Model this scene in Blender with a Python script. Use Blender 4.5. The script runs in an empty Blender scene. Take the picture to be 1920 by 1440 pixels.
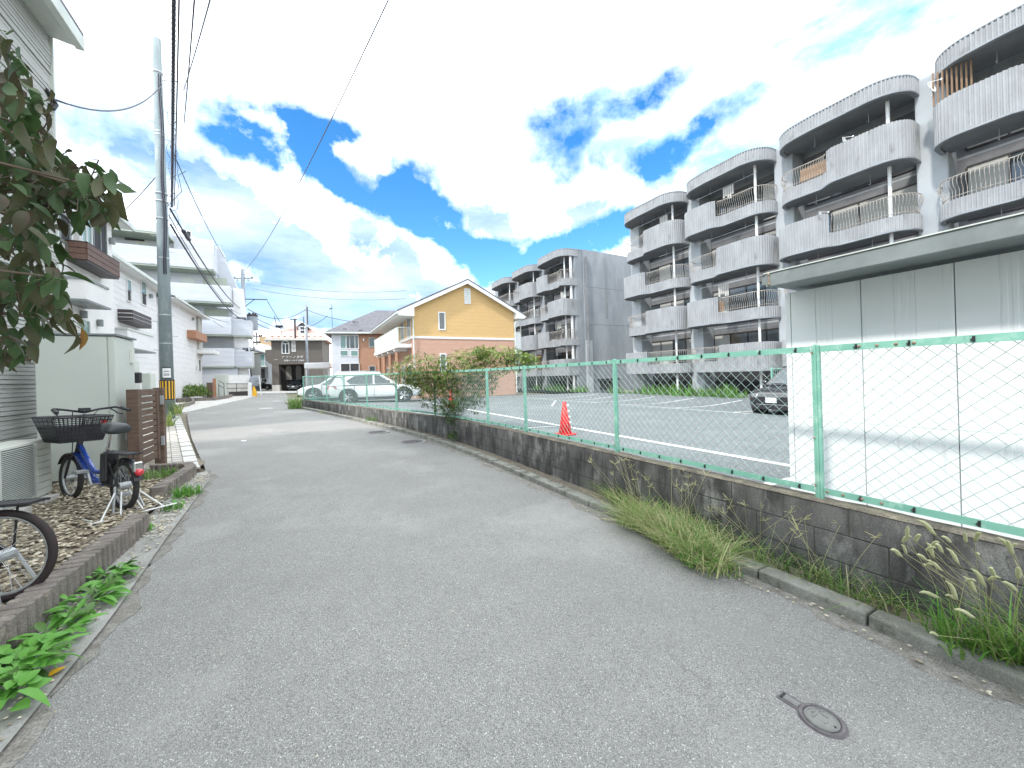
import bpy, bmesh, math, random
from mathutils import Vector, Matrix
random.seed(7)
R = math.radians
SC = bpy.context.scene
COL = SC.collection
# ---------------------------------------------------------------- camera, world, sun, exposure
FPX, PCX, PCY, ROLL, YAW, CAMZ = 721.0, 960.0, 704.3, 0.030, R(28.4), 1.4
FALL = 1.137 * ROLL      # the land falls away to the right (towards +x) by this much per metre; see settle() at the end
cam_d = bpy.data.cameras.new('camera'); cam = bpy.data.objects.new('camera', cam_d); COL.objects.link(cam)
cam_d.sensor_width = 36.0; cam_d.lens = FPX / 1920 * 36.0
cam_d.shift_y = (PCY - 720.0) / 1920.0
cam_d.clip_start = 0.05; cam_d.clip_end = 3000
CAMM = Matrix.Rotation(-YAW, 3, 'Z') @ Matrix.Rotation(R(90), 3, 'X') @ Matrix.Rotation(-ROLL, 3, 'Z')
cam.location = (0, 0, CAMZ); cam.rotation_euler = CAMM.to_euler()
SC.camera = cam
def ray(px, py):
    return CAMM @ Vector(((px - PCX) / FPX, (PCY - py) / FPX, -1.0))
# points are measured on level ground first (x across, y along the street); settle() lowers them onto the slope
def at_z(px, py, z=0.0):
    d = ray(px, py); t = (z - CAMZ) / (d.z + FALL * d.x); return Vector((d.x * t, d.y * t, z))
def at_n(px, py, n):
    d = ray(px, py); t = n / d.x; return Vector((n, d.y * t, CAMZ + d.z * t + FALL * n))
def at_u(px, py, u):
    d = ray(px, py); t = u / d.y; return Vector((d.x * t, u, CAMZ + d.z * t + FALL * d.x * t))
def at_d(px, py, dep):
    d = ray(px, py); t = dep; return Vector((d.x * t, d.y * t, CAMZ + d.z * t + FALL * d.x * t))

SUN_DIR = Vector((-0.93, -0.33, 0)).normalized()      # horizontal direction towards the sun (from the left side of the street)
SUN_EL = R(45)
w = bpy.data.worlds.new('World'); SC.world = w; w.use_nodes = True
nt = w.node_tree; N = nt.nodes; L = nt.links; N.clear()
def wn(t, **k):
    n = N.new(t)
    for a, b in k.items(): setattr(n, a, b)
    return n
out = wn('ShaderNodeOutputWorld'); bg_sky = wn('ShaderNodeBackground'); bg_cl = wn('ShaderNodeBackground'); mx = wn('ShaderNodeMixShader')
sky = wn('ShaderNodeTexSky', sky_type='NISHITA', sun_disc=False)
sky.sun_elevation = SUN_EL; sky.sun_rotation = math.atan2(SUN_DIR.x, SUN_DIR.y)
sky.air_density = 1.0; sky.dust_density = 0.3; sky.ozone_density = 1.6
bg_sky.inputs['Strength'].default_value = 0.108
hs = wn('ShaderNodeHueSaturation'); hs.inputs['Saturation'].default_value = 1.38; hs.inputs['Value'].default_value = 1.12
L.new(sky.outputs[0], hs.inputs['Color']); L.new(hs.outputs[0], bg_sky.inputs['Color'])
tc = wn('ShaderNodeTexCoord')
def wmath(op, a, b=None, c=None, clamp=False):
    n = wn('ShaderNodeMath', operation=op); n.use_clamp = clamp
    for i, v in enumerate((a, b, c)):
        if v is None: continue
        if isinstance(v, (int, float)): n.inputs[i].default_value = v
        else: L.new(v, n.inputs[i])
    return n.outputs[0]
def wnoise(scale, detail, rough=0.55, vec=None, off=(0, 0, 0), stretch=(1, 1, 1)):
    mp = wn('ShaderNodeMapping'); mp.inputs['Location'].default_value = off; mp.inputs['Scale'].default_value = stretch
    L.new(vec or tc.outputs['Generated'], mp.inputs['Vector'])
    n = wn('ShaderNodeTexNoise'); n.inputs['Scale'].default_value = scale; n.inputs['Detail'].default_value = detail; n.inputs['Roughness'].default_value = rough
    L.new(mp.outputs[0], n.inputs['Vector']); return n
warp = wnoise(5.0, 5, 0.6)
wv = wn('ShaderNodeVectorMath', operation='SUBTRACT'); L.new(warp.outputs['Color'], wv.inputs[0]); wv.inputs[1].default_value = (0.5, 0.5, 0.5)
wv2 = wn('ShaderNodeVectorMath', operation='SCALE'); L.new(wv.outputs[0], wv2.inputs[0]); wv2.inputs['Scale'].default_value = 0.10
wv3 = wn('ShaderNodeVectorMath', operation='ADD'); L.new(tc.outputs['Generated'], wv3.inputs[0]); L.new(wv2.outputs[0], wv3.inputs[1])
nv = wn('ShaderNodeVectorMath', operation='NORMALIZE'); L.new(wv3.outputs[0], nv.inputs[0])
DIRV = nv.outputs[0]
def blob(px, py, rx, ry, rot=0.0, soft=1.0):
    """a soft ellipse in the sky round the direction of one cloud or gap; 1 at its middle, 0 outside"""
    c = ray(px, py).normalized()
    ca, sa = math.cos(R(rot)), math.sin(R(rot))
    ax = (ray(px + 30 * ca, py + 30 * sa).normalized() - c).normalized(); ay = (ray(px - 30 * sa, py + 30 * ca).normalized() - c).normalized()
    sc = 1.0 / ray(px, py).length
    sub = wn('ShaderNodeVectorMath', operation='SUBTRACT'); L.new(DIRV, sub.inputs[0]); sub.inputs[1].default_value = c
    res = []
    for v, r in ((ax, rx), (ay, ry)):
        d = wn('ShaderNodeVectorMath', operation='DOT_PRODUCT'); L.new(sub.outputs[0], d.inputs[0]); d.inputs[1].default_value = v / (r / FPX * sc)
        res.append(wmath('MULTIPLY', d.outputs['Value'], d.outputs['Value']))
    s = wmath('ADD', *res)
    dd = wn('ShaderNodeVectorMath', operation='DOT_PRODUCT'); L.new(DIRV, dd.inputs[0]); dd.inputs[1].default_value = c
    front = wmath('GREATER_THAN', dd.outputs['Value'], 0.3)
    g = wmath('EXPONENT', wmath('MULTIPLY', wmath('MULTIPLY', s, s), -0.7))
    return wmath('MULTIPLY', g, front)
def vsum(lst, op='ADD'):
    r_ = lst[0]
    for x in lst[1:]: r_ = wmath(op, r_, x)
    return r_
def blobs(lst): return vsum([wmath('MULTIPLY', blob(*a[:5]), a[5]) for a in lst])
# gaps of open blue between the clouds
holes = blobs([(440, 275, 60, 20, 10, .9), (560, 290, 120, 50, 12, 1.0), (620, 240, 70, 26, 0, .9), (700, 370, 110, 34, 32, 1.0), (790, 330, 50, 50, 40, .7), (820, 415, 80, 40, 30, 1.0), (880, 470, 60, 26, 10, .8),
    (985, 480, 120, 34, 0, 1.0), (1110, 445, 90, 34, -8, 1.0), (1200, 340, 60, 60, 0, .65), (1255, 290, 70, 36, -35, .75), (1065, 205, 70, 22, -8, .7), (1170, 210, 110, 24, -14, .7), (1030, 330, 60, 90, 0, .55), (960, 520, 130, 24, 0, .9), (1330, 230, 90, 26, -20, .45)])
# cloud masses that lie in front of those gaps
puffs = blobs([(690, 320, 42, 30, 20, 1.1), (880, 280, 130, 75, 20, .55), (915, 385, 95, 48, 15, .95), (890, 430, 60, 18, 0, .7), (1120, 375, 85, 34, 0, 1.15), (1165, 280, 55, 45, 0, .7), (1010, 350, 22, 28, 0, .8), (600, 400, 150, 70, 25, .9), (640, 470, 200, 50, 14, .8), (530, 245, 50, 14, 0, .5), (1330, 330, 100, 50, 0, .6)])
n1 = wnoise(7.0, 11, 0.66, stretch=(1, 1, 1.5))
nb = wnoise(17.0, 8, 0.62, off=(4, 2, 9))
n1v = wmath('ADD', wmath('MULTIPLY', wmath('SUBTRACT', n1.outputs['Fac'], 0.5), 2.6), wmath('MULTIPLY', wmath('SUBTRACT', nb.outputs['Fac'], 0.5), 2.0))
cov = wmath('ADD', wmath('SUBTRACT', wmath('MULTIPLY', holes, 1.15), wmath('MULTIPLY', puffs, 0.95)), wmath('MULTIPLY', n1v, wmath('ADD', wmath('MULTIPLY', wmath('MINIMUM', holes, 1.0), 1.2), 0.28)))
far_holes = wnoise(2.2, 6, 0.55, off=(3.1, 1.7, 0.4))
behind = wn('ShaderNodeVectorMath', operation='DOT_PRODUCT'); L.new(tc.outputs['Generated'], behind.inputs[0]); behind.inputs[1].default_value = ray(960, 400).normalized()
bmask = wmath('MULTIPLY', wmath('SUBTRACT', 0.45, behind.outputs['Value']), 2.0, clamp=True)
cov = wmath('ADD', cov, wmath('MULTIPLY', wmath('MULTIPLY', wmath('MAXIMUM', wmath('SUBTRACT', far_holes.outputs['Fac'], 0.48), 0.0), 6.0), bmask))
blue = wn('ShaderNodeMapRange'); L.new(cov, blue.inputs['Value'])
blue.inputs['From Min'].default_value = -0.05; blue.inputs['From Max'].default_value = 0.95
bl2 = wmath('POWER', blue.outputs[0], 0.7)
# cloud body shade: pale grey blue undersides low in the sky, white tops
grey = blobs([(560, 580, 220, 40, 3, 1.0), (470, 440, 170, 60, 22, .42), (640, 510, 190, 50, 14, .5), (380, 340, 90, 40, 20, .12), (700, 565, 150, 40, 0, .6),
    (920, 420, 110, 30, 10, .75), (860, 340, 130, 50, 20, .45), (1120, 400, 80, 20, 0, .75), (690, 340, 45, 18, 20, .6), (1165, 300, 60, 30, 0, .55), (1040, 300, 100, 80, 0, .4), (560, 430, 260, 100, 22, .42), (400, 400, 120, 60, 20, .34), (760, 480, 120, 40, 20, .45), (900, 220, 160, 50, 0, .3), (1420, 360, 120, 60, -20, .25), (250, 260, 120, 60, 0, .3)])
n2 = wnoise(8.0, 9, 0.62, off=(1, 5, 2), vec=DIRV)
gfac = wmath('MULTIPLY', wmath('ADD', grey, 0.0), wmath('MULTIPLY', wmath('SUBTRACT', n2.outputs['Fac'], 0.24), 4.6), clamp=True)
veil = wnoise(3.0, 7, 0.6, off=(2, 8, 1), stretch=(1, 1, 3.0))
vm_ = blobs([(1500, 180, 420, 120, -16, 1.0), (1300, 100, 300, 70, -14, .7), (170, 190, 110, 70, 20, 0.6), (420, 250, 90, 40, 0, .5), (1050, 230, 260, 110, -10, .55)])
vf = wmath('MULTIPLY', vm_, wmath('MULTIPLY', wmath('SUBTRACT', veil.outputs['Fac'], 0.30), 3.0), clamp=True)
cv = wn('ShaderNodeMix', data_type='RGBA'); L.new(vf, cv.inputs['Factor']); cv.inputs[6].default_value = (0.97, 1.0, 1.0, 1); cv.inputs[7].default_value = (0.19, 0.35, 0.45, 1)
cm = wn('ShaderNodeMix', data_type='RGBA'); L.new(wmath('MULTIPLY', gfac, wmath('ADD', 0.5, wmath('MULTIPLY', veil.outputs['Fac'], 0.75))), cm.inputs['Factor']); L.new(cv.outputs[2], cm.inputs[6]); cm.inputs[7].default_value = (0.105, 0.19, 0.31, 1)
L.new(cm.outputs[2], bg_cl.inputs['Color']); bg_cl.inputs['Strength'].default_value = 1.25
L.new(bl2, mx.inputs[0]); L.new(bg_cl.outputs[0], mx.inputs[1]); L.new(bg_sky.outputs[0], mx.inputs[2]); L.new(mx.outputs[0], out.inputs[0])

sun_d = bpy.data.lights.new('sun', 'SUN'); sun_d.energy = 1.45; sun_d.angle = R(4); sun_d.color = (1.0, 0.96, 0.9)
sun = bpy.data.objects.new('sun', sun_d); COL.objects.link(sun)
sv = Vector((SUN_DIR.x * math.cos(SUN_EL), SUN_DIR.y * math.cos(SUN_EL), math.sin(SUN_EL)))
sun.rotation_euler = sv.to_track_quat('Z', 'Y').to_euler(); sun.location = (0, 0, 40)
SC.view_settings.view_transform = 'Standard'; SC.view_settings.look = 'None'; SC.view_settings.gamma = 1.0
SC.view_settings.exposure = 1.38; SC.view_settings.use_curve_mapping = False

# ---------------------------------------------------------------- materials
def mat(name, c1, c2=None, scale=4.0, rough=0.7, bump=0.0, bscale=60.0, metal=0.0, detail=5, stretch=(1, 1, 1), lo=0.35, hi=0.65, coat=0.0, spec=0.5, trans=0.0, fine=0.0, c3=None, s3=1.0, t3=0.55, st3=(1, 1, 1), sss=0.0):
    m = bpy.data.materials.new(name); m.use_nodes = True
    t = m.node_tree; b = t.nodes['Principled BSDF']
    b.inputs['Roughness'].default_value = rough; b.inputs['Metallic'].default_value = metal
    b.inputs['Coat Weight'].default_value = coat; b.inputs['Specular IOR Level'].default_value = spec
    b.inputs['Transmission Weight'].default_value = trans
    b.inputs['Base Color'].default_value = (*c1, 1)
    tcn = t.nodes.new('ShaderNodeTexCoord'); mp = t.nodes.new('ShaderNodeMapping'); mp.inputs['Scale'].default_value = stretch
    t.links.new(tcn.outputs['Object'], mp.inputs[0])
    colr = None
    if c2 is not None:
        nz = t.nodes.new('ShaderNodeTexNoise'); nz.inputs['Scale'].default_value = scale; nz.inputs['Detail'].default_value = detail; nz.inputs['Roughness'].default_value = 0.62
        t.links.new(mp.outputs[0], nz.inputs['Vector'])
        mr = t.nodes.new('ShaderNodeMapRange'); mr.inputs['From Min'].default_value = lo; mr.inputs['From Max'].default_value = hi
        t.links.new(nz.outputs['Fac'], mr.inputs[0])
        mi = t.nodes.new('ShaderNodeMix'); mi.data_type = 'RGBA'; mi.inputs[6].default_value = (*c1, 1); mi.inputs[7].default_value = (*c2, 1)
        t.links.new(mr.outputs[0], mi.inputs['Factor']); colr = mi.outputs[2]
    if c3 is not None:
        mp3 = t.nodes.new('ShaderNodeMapping'); mp3.inputs['Scale'].default_value = st3; mp3.inputs['Location'].default_value = (3.3, 1.1, 7.7)
        t.links.new(tcn.outputs['Object'], mp3.inputs[0])
        nz = t.nodes.new('ShaderNodeTexNoise'); nz.inputs['Scale'].default_value = s3; nz.inputs['Detail'].default_value = 7; nz.inputs['Roughness'].default_value = 0.65
        t.links.new(mp3.outputs[0], nz.inputs['Vector'])
        mr = t.nodes.new('ShaderNodeMapRange'); mr.inputs['From Min'].default_value = t3; mr.inputs['From Max'].default_value = t3 + 0.16
        t.links.new(nz.outputs['Fac'], mr.inputs[0])
        mi = t.nodes.new('ShaderNodeMix'); mi.data_type = 'RGBA'; mi.inputs[7].default_value = (*c3, 1)
        if colr: t.links.new(colr, mi.inputs[6])
        else: mi.inputs[6].default_value = (*c1, 1)
        t.links.new(mr.outputs[0], mi.inputs['Factor']); colr = mi.outputs[2]
    if fine:
        nf = t.nodes.new('ShaderNodeTexNoise'); nf.inputs['Scale'].default_value = bscale * 1.3; nf.inputs['Detail'].default_value = 3
        t.links.new(tcn.outputs['Object'], nf.inputs['Vector'])
        mr = t.nodes.new('ShaderNodeMapRange'); mr.inputs['To Min'].default_value = 1 - fine; mr.inputs['To Max'].default_value = 1 + fine; mr.inputs['From Min'].default_value = 0.3; mr.inputs['From Max'].default_value = 0.7
        t.links.new(nf.outputs['Fac'], mr.inputs[0])
        vm = t.nodes.new('ShaderNodeVectorMath'); vm.operation = 'SCALE'
        if colr: t.links.new(colr, vm.inputs[0])
        else: vm.inputs[0].default_value = c1
        t.links.new(mr.outputs[0], vm.inputs['Scale']); colr = vm.outputs[0]
    if colr: t.links.new(colr, b.inputs['Base Color'])
    if bump:
        nb = t.nodes.new('ShaderNodeTexNoise'); nb.inputs['Scale'].default_value = bscale; nb.inputs['Detail'].default_value = 4
        t.links.new(mp.outputs[0], nb.inputs['Vector'])
        bp = t.nodes.new('ShaderNodeBump'); bp.inputs['Strength'].default_value = bump; bp.inputs['Distance'].default_value = 0.01
        t.links.new(nb.outputs['Fac'], bp.inputs['Height']); t.links.new(bp.outputs[0], b.inputs['Normal'])
    return m

def asphalt(name, base, light, dark, sc=210.0, patch=0.75):
    m = bpy.data.materials.new(name); m.use_nodes = True; t = m.node_tree; b = t.nodes['Principled BSDF']
    b.inputs['Roughness'].default_value = 0.82; b.inputs['Specular IOR Level'].default_value = 0.35
    tcn = t.nodes.new('ShaderNodeTexCoord')
    def nz(s, d, v=None):
        n = t.nodes.new('ShaderNodeTexNoise'); n.inputs['Scale'].default_value = s; n.inputs['Detail'].default_value = d; n.inputs['Roughness'].default_value = 0.6
        t.links.new(tcn.outputs['Object'], n.inputs['Vector']); return n.outputs['Fac']
    def rng(v, a, b2, c=0.0, d=1.0):
        n = t.nodes.new('ShaderNodeMapRange'); n.inputs['From Min'].default_value = a; n.inputs['From Max'].default_value = b2; n.inputs['To Min'].default_value = c; n.inputs['To Max'].default_value = d
        t.links.new(v, n.inputs[0]); return n.outputs[0]
    def mix(f, a, c):
        n = t.nodes.new('ShaderNodeMix'); n.data_type = 'RGBA'; t.links.new(f, n.inputs['Factor'])
        for i, x in ((6, a), (7, c)):
            if isinstance(x, tuple): n.inputs[i].default_value = (*x, 1)
            else: t.links.new(x, n.inputs[i])
        return n.outputs[2]
    vo = t.nodes.new('ShaderNodeTexVoronoi'); vo.inputs['Scale'].default_value = sc; t.links.new(tcn.outputs['Object'], vo.inputs['Vector'])
    sp = t.nodes.new('ShaderNodeSeparateColor'); t.links.new(vo.outputs['Color'], sp.inputs[0])
    c = mix(rng(nz(0.35, 6), 0.35, 0.7), tuple(x * (1 - 0.28 * patch) for x in base), tuple(x * (1 + 0.25 * patch) for x in base))
    c = mix(rng(nz(3.0, 5), 0.5, 0.75), c, tuple(x * 0.8 for x in base))
    c = mix(rng(sp.outputs[0], 0.84, 1.0), c, light)
    c = mix(rng(sp.outputs[1], 0.72, 0.95), c, dark)
    c = mix(rng(vo.outputs['Distance'], 0.35, 0.75), c, dark)
    vs = t.nodes.new('ShaderNodeTexVoronoi'); vs.inputs['Scale'].default_value = sc * 1.2; t.links.new(tcn.outputs['Object'], vs.inputs['Vector'])
    sp2 = t.nodes.new('ShaderNodeSeparateColor'); t.links.new(vs.outputs['Color'], sp2.inputs[0])
    c = mix(rng(sp2.outputs[2], 0.982, 0.99), c, tuple(min(1, x * 1.25) for x in light))
    if patch > .6:
        wn_ = t.nodes.new('ShaderNodeTexNoise'); wn_.inputs['Scale'].default_value = 2.5; wn_.inputs['Detail'].default_value = 6; t.links.new(tcn.outputs['Object'], wn_.inputs['Vector'])
        ad = t.nodes.new('ShaderNodeVectorMath'); ad.operation = 'MULTIPLY_ADD'; t.links.new(wn_.outputs['Color'], ad.inputs[0]); ad.inputs[1].default_value = (.5, .5, .5); t.links.new(tcn.outputs['Object'], ad.inputs[2])
        ve = t.nodes.new('ShaderNodeTexVoronoi'); ve.feature = 'DISTANCE_TO_EDGE'; ve.inputs['Scale'].default_value = 0.55; t.links.new(ad.outputs[0], ve.inputs['Vector'])
        mu = t.nodes.new('ShaderNodeMath'); mu.operation = 'MULTIPLY'; t.links.new(rng(ve.outputs['Distance'], 0.0, 0.005, 0.35, 0.0), mu.inputs[0]); t.links.new(rng(nz(0.6, 3), 0.48, 0.60), mu.inputs[1])
        c = mix(mu.outputs[0], c, tuple(x * .35 for x in base))
        c = mix(rng(nz(1.1, 8), 0.58, 0.74, 0, .55), c, tuple(x * .72 for x in base))
        c = mix(rng(nz(0.5, 7), 0.30, 0.46, .45, 0), c, tuple(x * 1.22 for x in base))
    t.links.new(c, b.inputs['Base Color'])
    bp = t.nodes.new('ShaderNodeBump'); bp.inputs['Strength'].default_value = 0.75; bp.inputs['Distance'].default_value = 0.006; bp.invert = True
    t.links.new(vo.outputs['Distance'], bp.inputs['Height']); t.links.new(bp.outputs[0], b.inputs['Normal'])
    return m

M = {}
M['asphalt'] = asphalt('asphalt', (0.385, 0.38, 0.365), (0.53, 0.53, 0.51), (0.19, 0.188, 0.18))
M['lot'] = asphalt('lot_asphalt', (0.21, 0.235, 0.245), (0.38, 0.41, 0.41), (0.12, 0.135, 0.14), sc=80)
M['earth'] = mat('earth', (0.16, 0.14, 0.11), (0.24, 0.21, 0.16), 6, 0.95, 0.5, 40, fine=0.3)
M['earth_d'] = mat('gutter_dirt', (0.17, 0.16, 0.14), (0.26, 0.25, 0.23), 14, 0.95, 0.6, 90, fine=0.4)
M['gravel'] = mat('gravel', (0.36, 0.31, 0.23), (0.17, 0.145, 0.10), 14, 0.9, 0.3, 60, lo=.3, hi=.7)
M['gravel2'] = mat('gravel_pale', (0.62, 0.57, 0.46), (0.46, 0.40, 0.28), 9, 0.9, 0.2, 60)
M['concrete'] = mat('concrete', (0.36, 0.36, 0.34), (0.25, 0.25, 0.235), 3, 0.85, 0.35, 90, fine=0.15, c3=(0.14, 0.14, 0.12), s3=5, t3=0.56)
M['conc_pale'] = mat('concrete_pale', (0.62, 0.61, 0.58), (0.48, 0.47, 0.44), 2.5, 0.85, 0.2, 80, fine=0.08)
M['kerb'] = mat('kerb_concrete', (0.30, 0.30, 0.27), (0.19, 0.19, 0.165), 5, 0.9, 0.4, 120, fine=0.25, c3=(0.09, 0.095, 0.07), s3=7, t3=0.52)
M['block'] = mat('stained_block', (0.165, 0.163, 0.157), (0.058, 0.057, 0.055), 5, 0.92, 0.5, 110, stretch=(1, 1, .35), fine=0.35, c3=(0.36, 0.355, 0.34), s3=2.6, t3=0.54, st3=(1.4, 1.4, .6), lo=.38, hi=.62)
M['mortar'] = mat('mortar', (0.05, 0.048, 0.043), (0.12, 0.115, 0.10), 6, 0.95, 0.4, 90)
M['cap'] = mat('wall_top_mortar', (0.26, 0.235, 0.18), (0.12, 0.11, 0.09), 8, 0.95, 0.6, 70, fine=0.3)
M['green'] = mat('green_paint', (0.22, 0.47, 0.375), (0.17, 0.40, 0.315), 5, 0.45, 0.1, 60, c3=(0.36, 0.58, 0.48), s3=11, t3=0.54)
M['wire'] = mat('galvanised_wire', (0.38, 0.50, 0.47), (0.24, 0.34, 0.32), 9, 0.45, metal=0.2)
M['steel'] = mat('galvanised_steel', (0.50, 0.52, 0.53), (0.38, 0.40, 0.41), 6, 0.45, metal=0.6)
M['rust'] = mat('rusty_bolt', (0.22, 0.14, 0.08), (0.35, 0.30, 0.25), 60, 0.8)
M['white'] = mat('white_paint', (0.78, 0.79, 0.78), (0.70, 0.71, 0.71), 3, 0.55, 0.0)
M['white_panel'] = mat('white_panel', (0.86, 0.89, 0.90), (0.82, 0.86, 0.87), 1.5, 0.4, c3=(0.58, 0.62, 0.64), s3=3, t3=0.62, st3=(2, 2, .12))
M['stucco'] = mat('white_stucco', (0.80, 0.80, 0.79), (0.74, 0.74, 0.73), 1.2, 0.85, 0.6, 45, stretch=(1, 1, 1))
M['siding_w'] = mat('white_siding', (0.77, 0.78, 0.78), (0.71, 0.72, 0.73), 1.5, 0.7, 0.15, 40, stretch=(1, 1, 3))
M['siding_g'] = mat('pale_grey_siding', (0.50, 0.51, 0.49), (0.38, 0.39, 0.37), 3.5, 0.75, 0.5, 30, stretch=(1, .35, 7), lo=.3, hi=.7)
M['tile_w'] = mat('white_tile', (0.58, 0.61, 0.66), (0.50, 0.53, 0.58), 1.0, 0.5, 0.1, 20, stretch=(.6, .6, 6))
M['soffit'] = mat('soffit_green', (0.40, 0.45, 0.38), (0.34, 0.38, 0.33), 1, 0.8)
M['metal_g'] = mat('grey_metal_trim', (0.23, 0.26, 0.26), (0.17, 0.195, 0.195), 3, 0.5, 0.1, 40, c3=(0.30, 0.34, 0.34), s3=2, t3=0.55)
M['gutter'] = mat('pale_gutter', (0.62, 0.66, 0.62), (0.52, 0.56, 0.53), 3, 0.45)
M['roof_d'] = mat('dark_slate_roof', (0.085, 0.085, 0.10), (0.14, 0.14, 0.16), 3, 0.6, 0.3, 20)
M['roof_p'] = mat('pink_tile_roof', (0.50, 0.31, 0.27), (0.60, 0.42, 0.37), 4, 0.75, 0.3, 20)
M['roof_gr'] = mat('pale_green_roof', (0.50, 0.56, 0.46), (0.42, 0.47, 0.40), 3, 0.7)
M['shed'] = mat('shed_grey_green', (0.55, 0.59, 0.54), (0.51, 0.55, 0.51), 1.2, 0.55, 0.12, 200, fine=0.03)
M['ac'] = mat('ac_casing', (0.66, 0.68, 0.62), (0.58, 0.60, 0.55), 3, 0.45)
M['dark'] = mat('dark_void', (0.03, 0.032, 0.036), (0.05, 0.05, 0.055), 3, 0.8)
M['black'] = mat('black_plastic', (0.018, 0.018, 0.022), (0.03, 0.03, 0.035), 8, 0.42)
M['rubber'] = mat('rubber', (0.022, 0.022, 0.022), (0.04, 0.038, 0.036), 20, 0.85, 0.3, 80)
M['tyre_red'] = mat('reddish_tyre', (0.035, 0.018, 0.019), (0.02, 0.018, 0.018), 20, 0.8, 0.3, 80)
M['glass'] = mat('window_glass', (0.035, 0.05, 0.06), (0.07, 0.09, 0.10), 0.9, 0.06, spec=0.8)
M['glass_g'] = mat('greenish_glass', (0.13, 0.24, 0.23), (0.18, 0.30, 0.29), 1.2, 0.12, spec=0.7)
M['curtain'] = mat('curtain', (0.50, 0.50, 0.47), (0.38, 0.37, 0.34), 8, 0.9, stretch=(6, 6, .3))
M['curtain_y'] = mat('curtain_ochre', (0.44, 0.34, 0.16), (0.34, 0.26, 0.12), 8, 0.9, stretch=(6, 6, .3))
M['brown'] = mat('brown_slats', (0.105, 0.058, 0.042), (0.14, 0.08, 0.06), 4, 0.6, 0.15, 30)
M['brown_d'] = mat('dark_brown_rail', (0.035, 0.03, 0.03), (0.055, 0.045, 0.045), 4, 0.55)
M['wood'] = mat('gate_wood', (0.16, 0.105, 0.075), (0.10, 0.066, 0.048), 5, 0.75, 0.5, 60, stretch=(1, 1, 6))
M['wood_h'] = mat('gate_slat_wood', (0.17, 0.112, 0.08), (0.105, 0.07, 0.05), 5, 0.75, 0.5, 60, stretch=(4, .8, 8))
M['wood_o'] = mat('orange_timber', (0.42, 0.21, 0.12), (0.33, 0.17, 0.10), 6, 0.7, 0.2, 40)
M['stone_p'] = mat('stone_pilaster', (0.20, 0.22, 0.23), (0.34, 0.35, 0.35), 7, 0.85, 0.5, 30)
M['tan'] = mat('tan_wall', (0.46, 0.33, 0.20), (0.40, 0.28, 0.17), 2, 0.8)
M['yellow'] = mat('yellow_siding', (0.64, 0.43, 0.19), (0.59, 0.39, 0.17), 2.5, 0.75, 0.4, 28, stretch=(1, 1, 4), fine=0.05)
M['salmon'] = mat('salmon_siding', (0.55, 0.34, 0.25), (0.50, 0.30, 0.22), 2.5, 0.75, 0.4, 28, stretch=(1, 1, 4), fine=0.06)
M['brick'] = mat('orange_brick_siding', (0.46, 0.27, 0.18), (0.36, 0.20, 0.13), 9, 0.8, 0.5, 30, stretch=(1, 1, 5), fine=0.15)
M['taupe'] = mat('taupe_siding', (0.11, 0.10, 0.09), (0.15, 0.135, 0.12), 5, 0.8, 0.5, 22, stretch=(1, 1, 5), fine=0.12)
M['apt'] = mat('weathered_concrete', (0.30, 0.32, 0.34), (0.22, 0.24, 0.26), 0.9, 0.88, 0.3, 40, stretch=(1, 1, .35), fine=0.08, c3=(0.20, 0.22, 0.235), s3=1.6, t3=0.56, st3=(1, 1, .22))
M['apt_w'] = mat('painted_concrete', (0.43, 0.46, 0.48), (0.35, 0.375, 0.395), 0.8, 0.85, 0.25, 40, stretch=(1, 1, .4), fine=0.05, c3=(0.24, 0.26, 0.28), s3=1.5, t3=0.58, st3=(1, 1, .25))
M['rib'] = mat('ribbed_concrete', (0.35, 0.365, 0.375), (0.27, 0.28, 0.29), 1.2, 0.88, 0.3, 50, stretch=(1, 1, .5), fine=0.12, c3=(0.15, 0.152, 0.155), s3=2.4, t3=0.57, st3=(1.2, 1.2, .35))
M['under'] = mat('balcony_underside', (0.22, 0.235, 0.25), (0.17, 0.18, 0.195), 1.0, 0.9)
M['recess_shade'] = mat('recess_shade_panel', (0.20, 0.205, 0.215), (0.15, 0.155, 0.165), 1.5, 0.9)  # shade of the balcony recesses put into the colour
M['rail'] = mat('aged_railing', (0.40, 0.385, 0.36), (0.28, 0.24, 0.20), 9, 0.6, c3=(0.24, 0.15, 0.10), s3=7, t3=0.60)
M['reed'] = mat('reed_screen', (0.30, 0.20, 0.13), (0.20, 0.13, 0.085), 12, 0.9, stretch=(8, 8, .4))
M['pole'] = mat('utility_pole_concrete', (0.26, 0.31, 0.325), (0.19, 0.235, 0.25), 3.5, 0.8, 0.25, 60, stretch=(1, 1, .3), fine=0.12, c3=(0.36, 0.39, 0.39), s3=4, t3=0.58, st3=(1, 1, .3))
M['pole2'] = mat('grey_pole', (0.33, 0.37, 0.41), (0.26, 0.29, 0.33), 3, 0.7)
M['cable'] = mat('cable_sheath', (0.020, 0.018, 0.035), (0.03, 0.028, 0.05), 8, 0.5)
M['cable_l'] = mat('cable_grey', (0.07, 0.085, 0.13), (0.05, 0.06, 0.10), 8, 0.5)
M['yel_p'] = mat('yellow_guard', (0.78, 0.44, 0.02), (0.70, 0.38, 0.02), 6, 0.5)
M['car_w'] = mat('white_car_paint', (0.75, 0.79, 0.79), None, rough=0.25, coat=1.0)
M['car_s'] = mat('silver_car_paint', (0.55, 0.58, 0.59), None, rough=0.28, coat=1.0, metal=0.3)
M['car_b'] = mat('black_car_paint', (0.012, 0.014, 0.018), None, rough=0.18, coat=1.0)
M['chrome'] = mat('chrome', (0.72, 0.73, 0.74), None, rough=0.15, metal=1.0)
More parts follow.
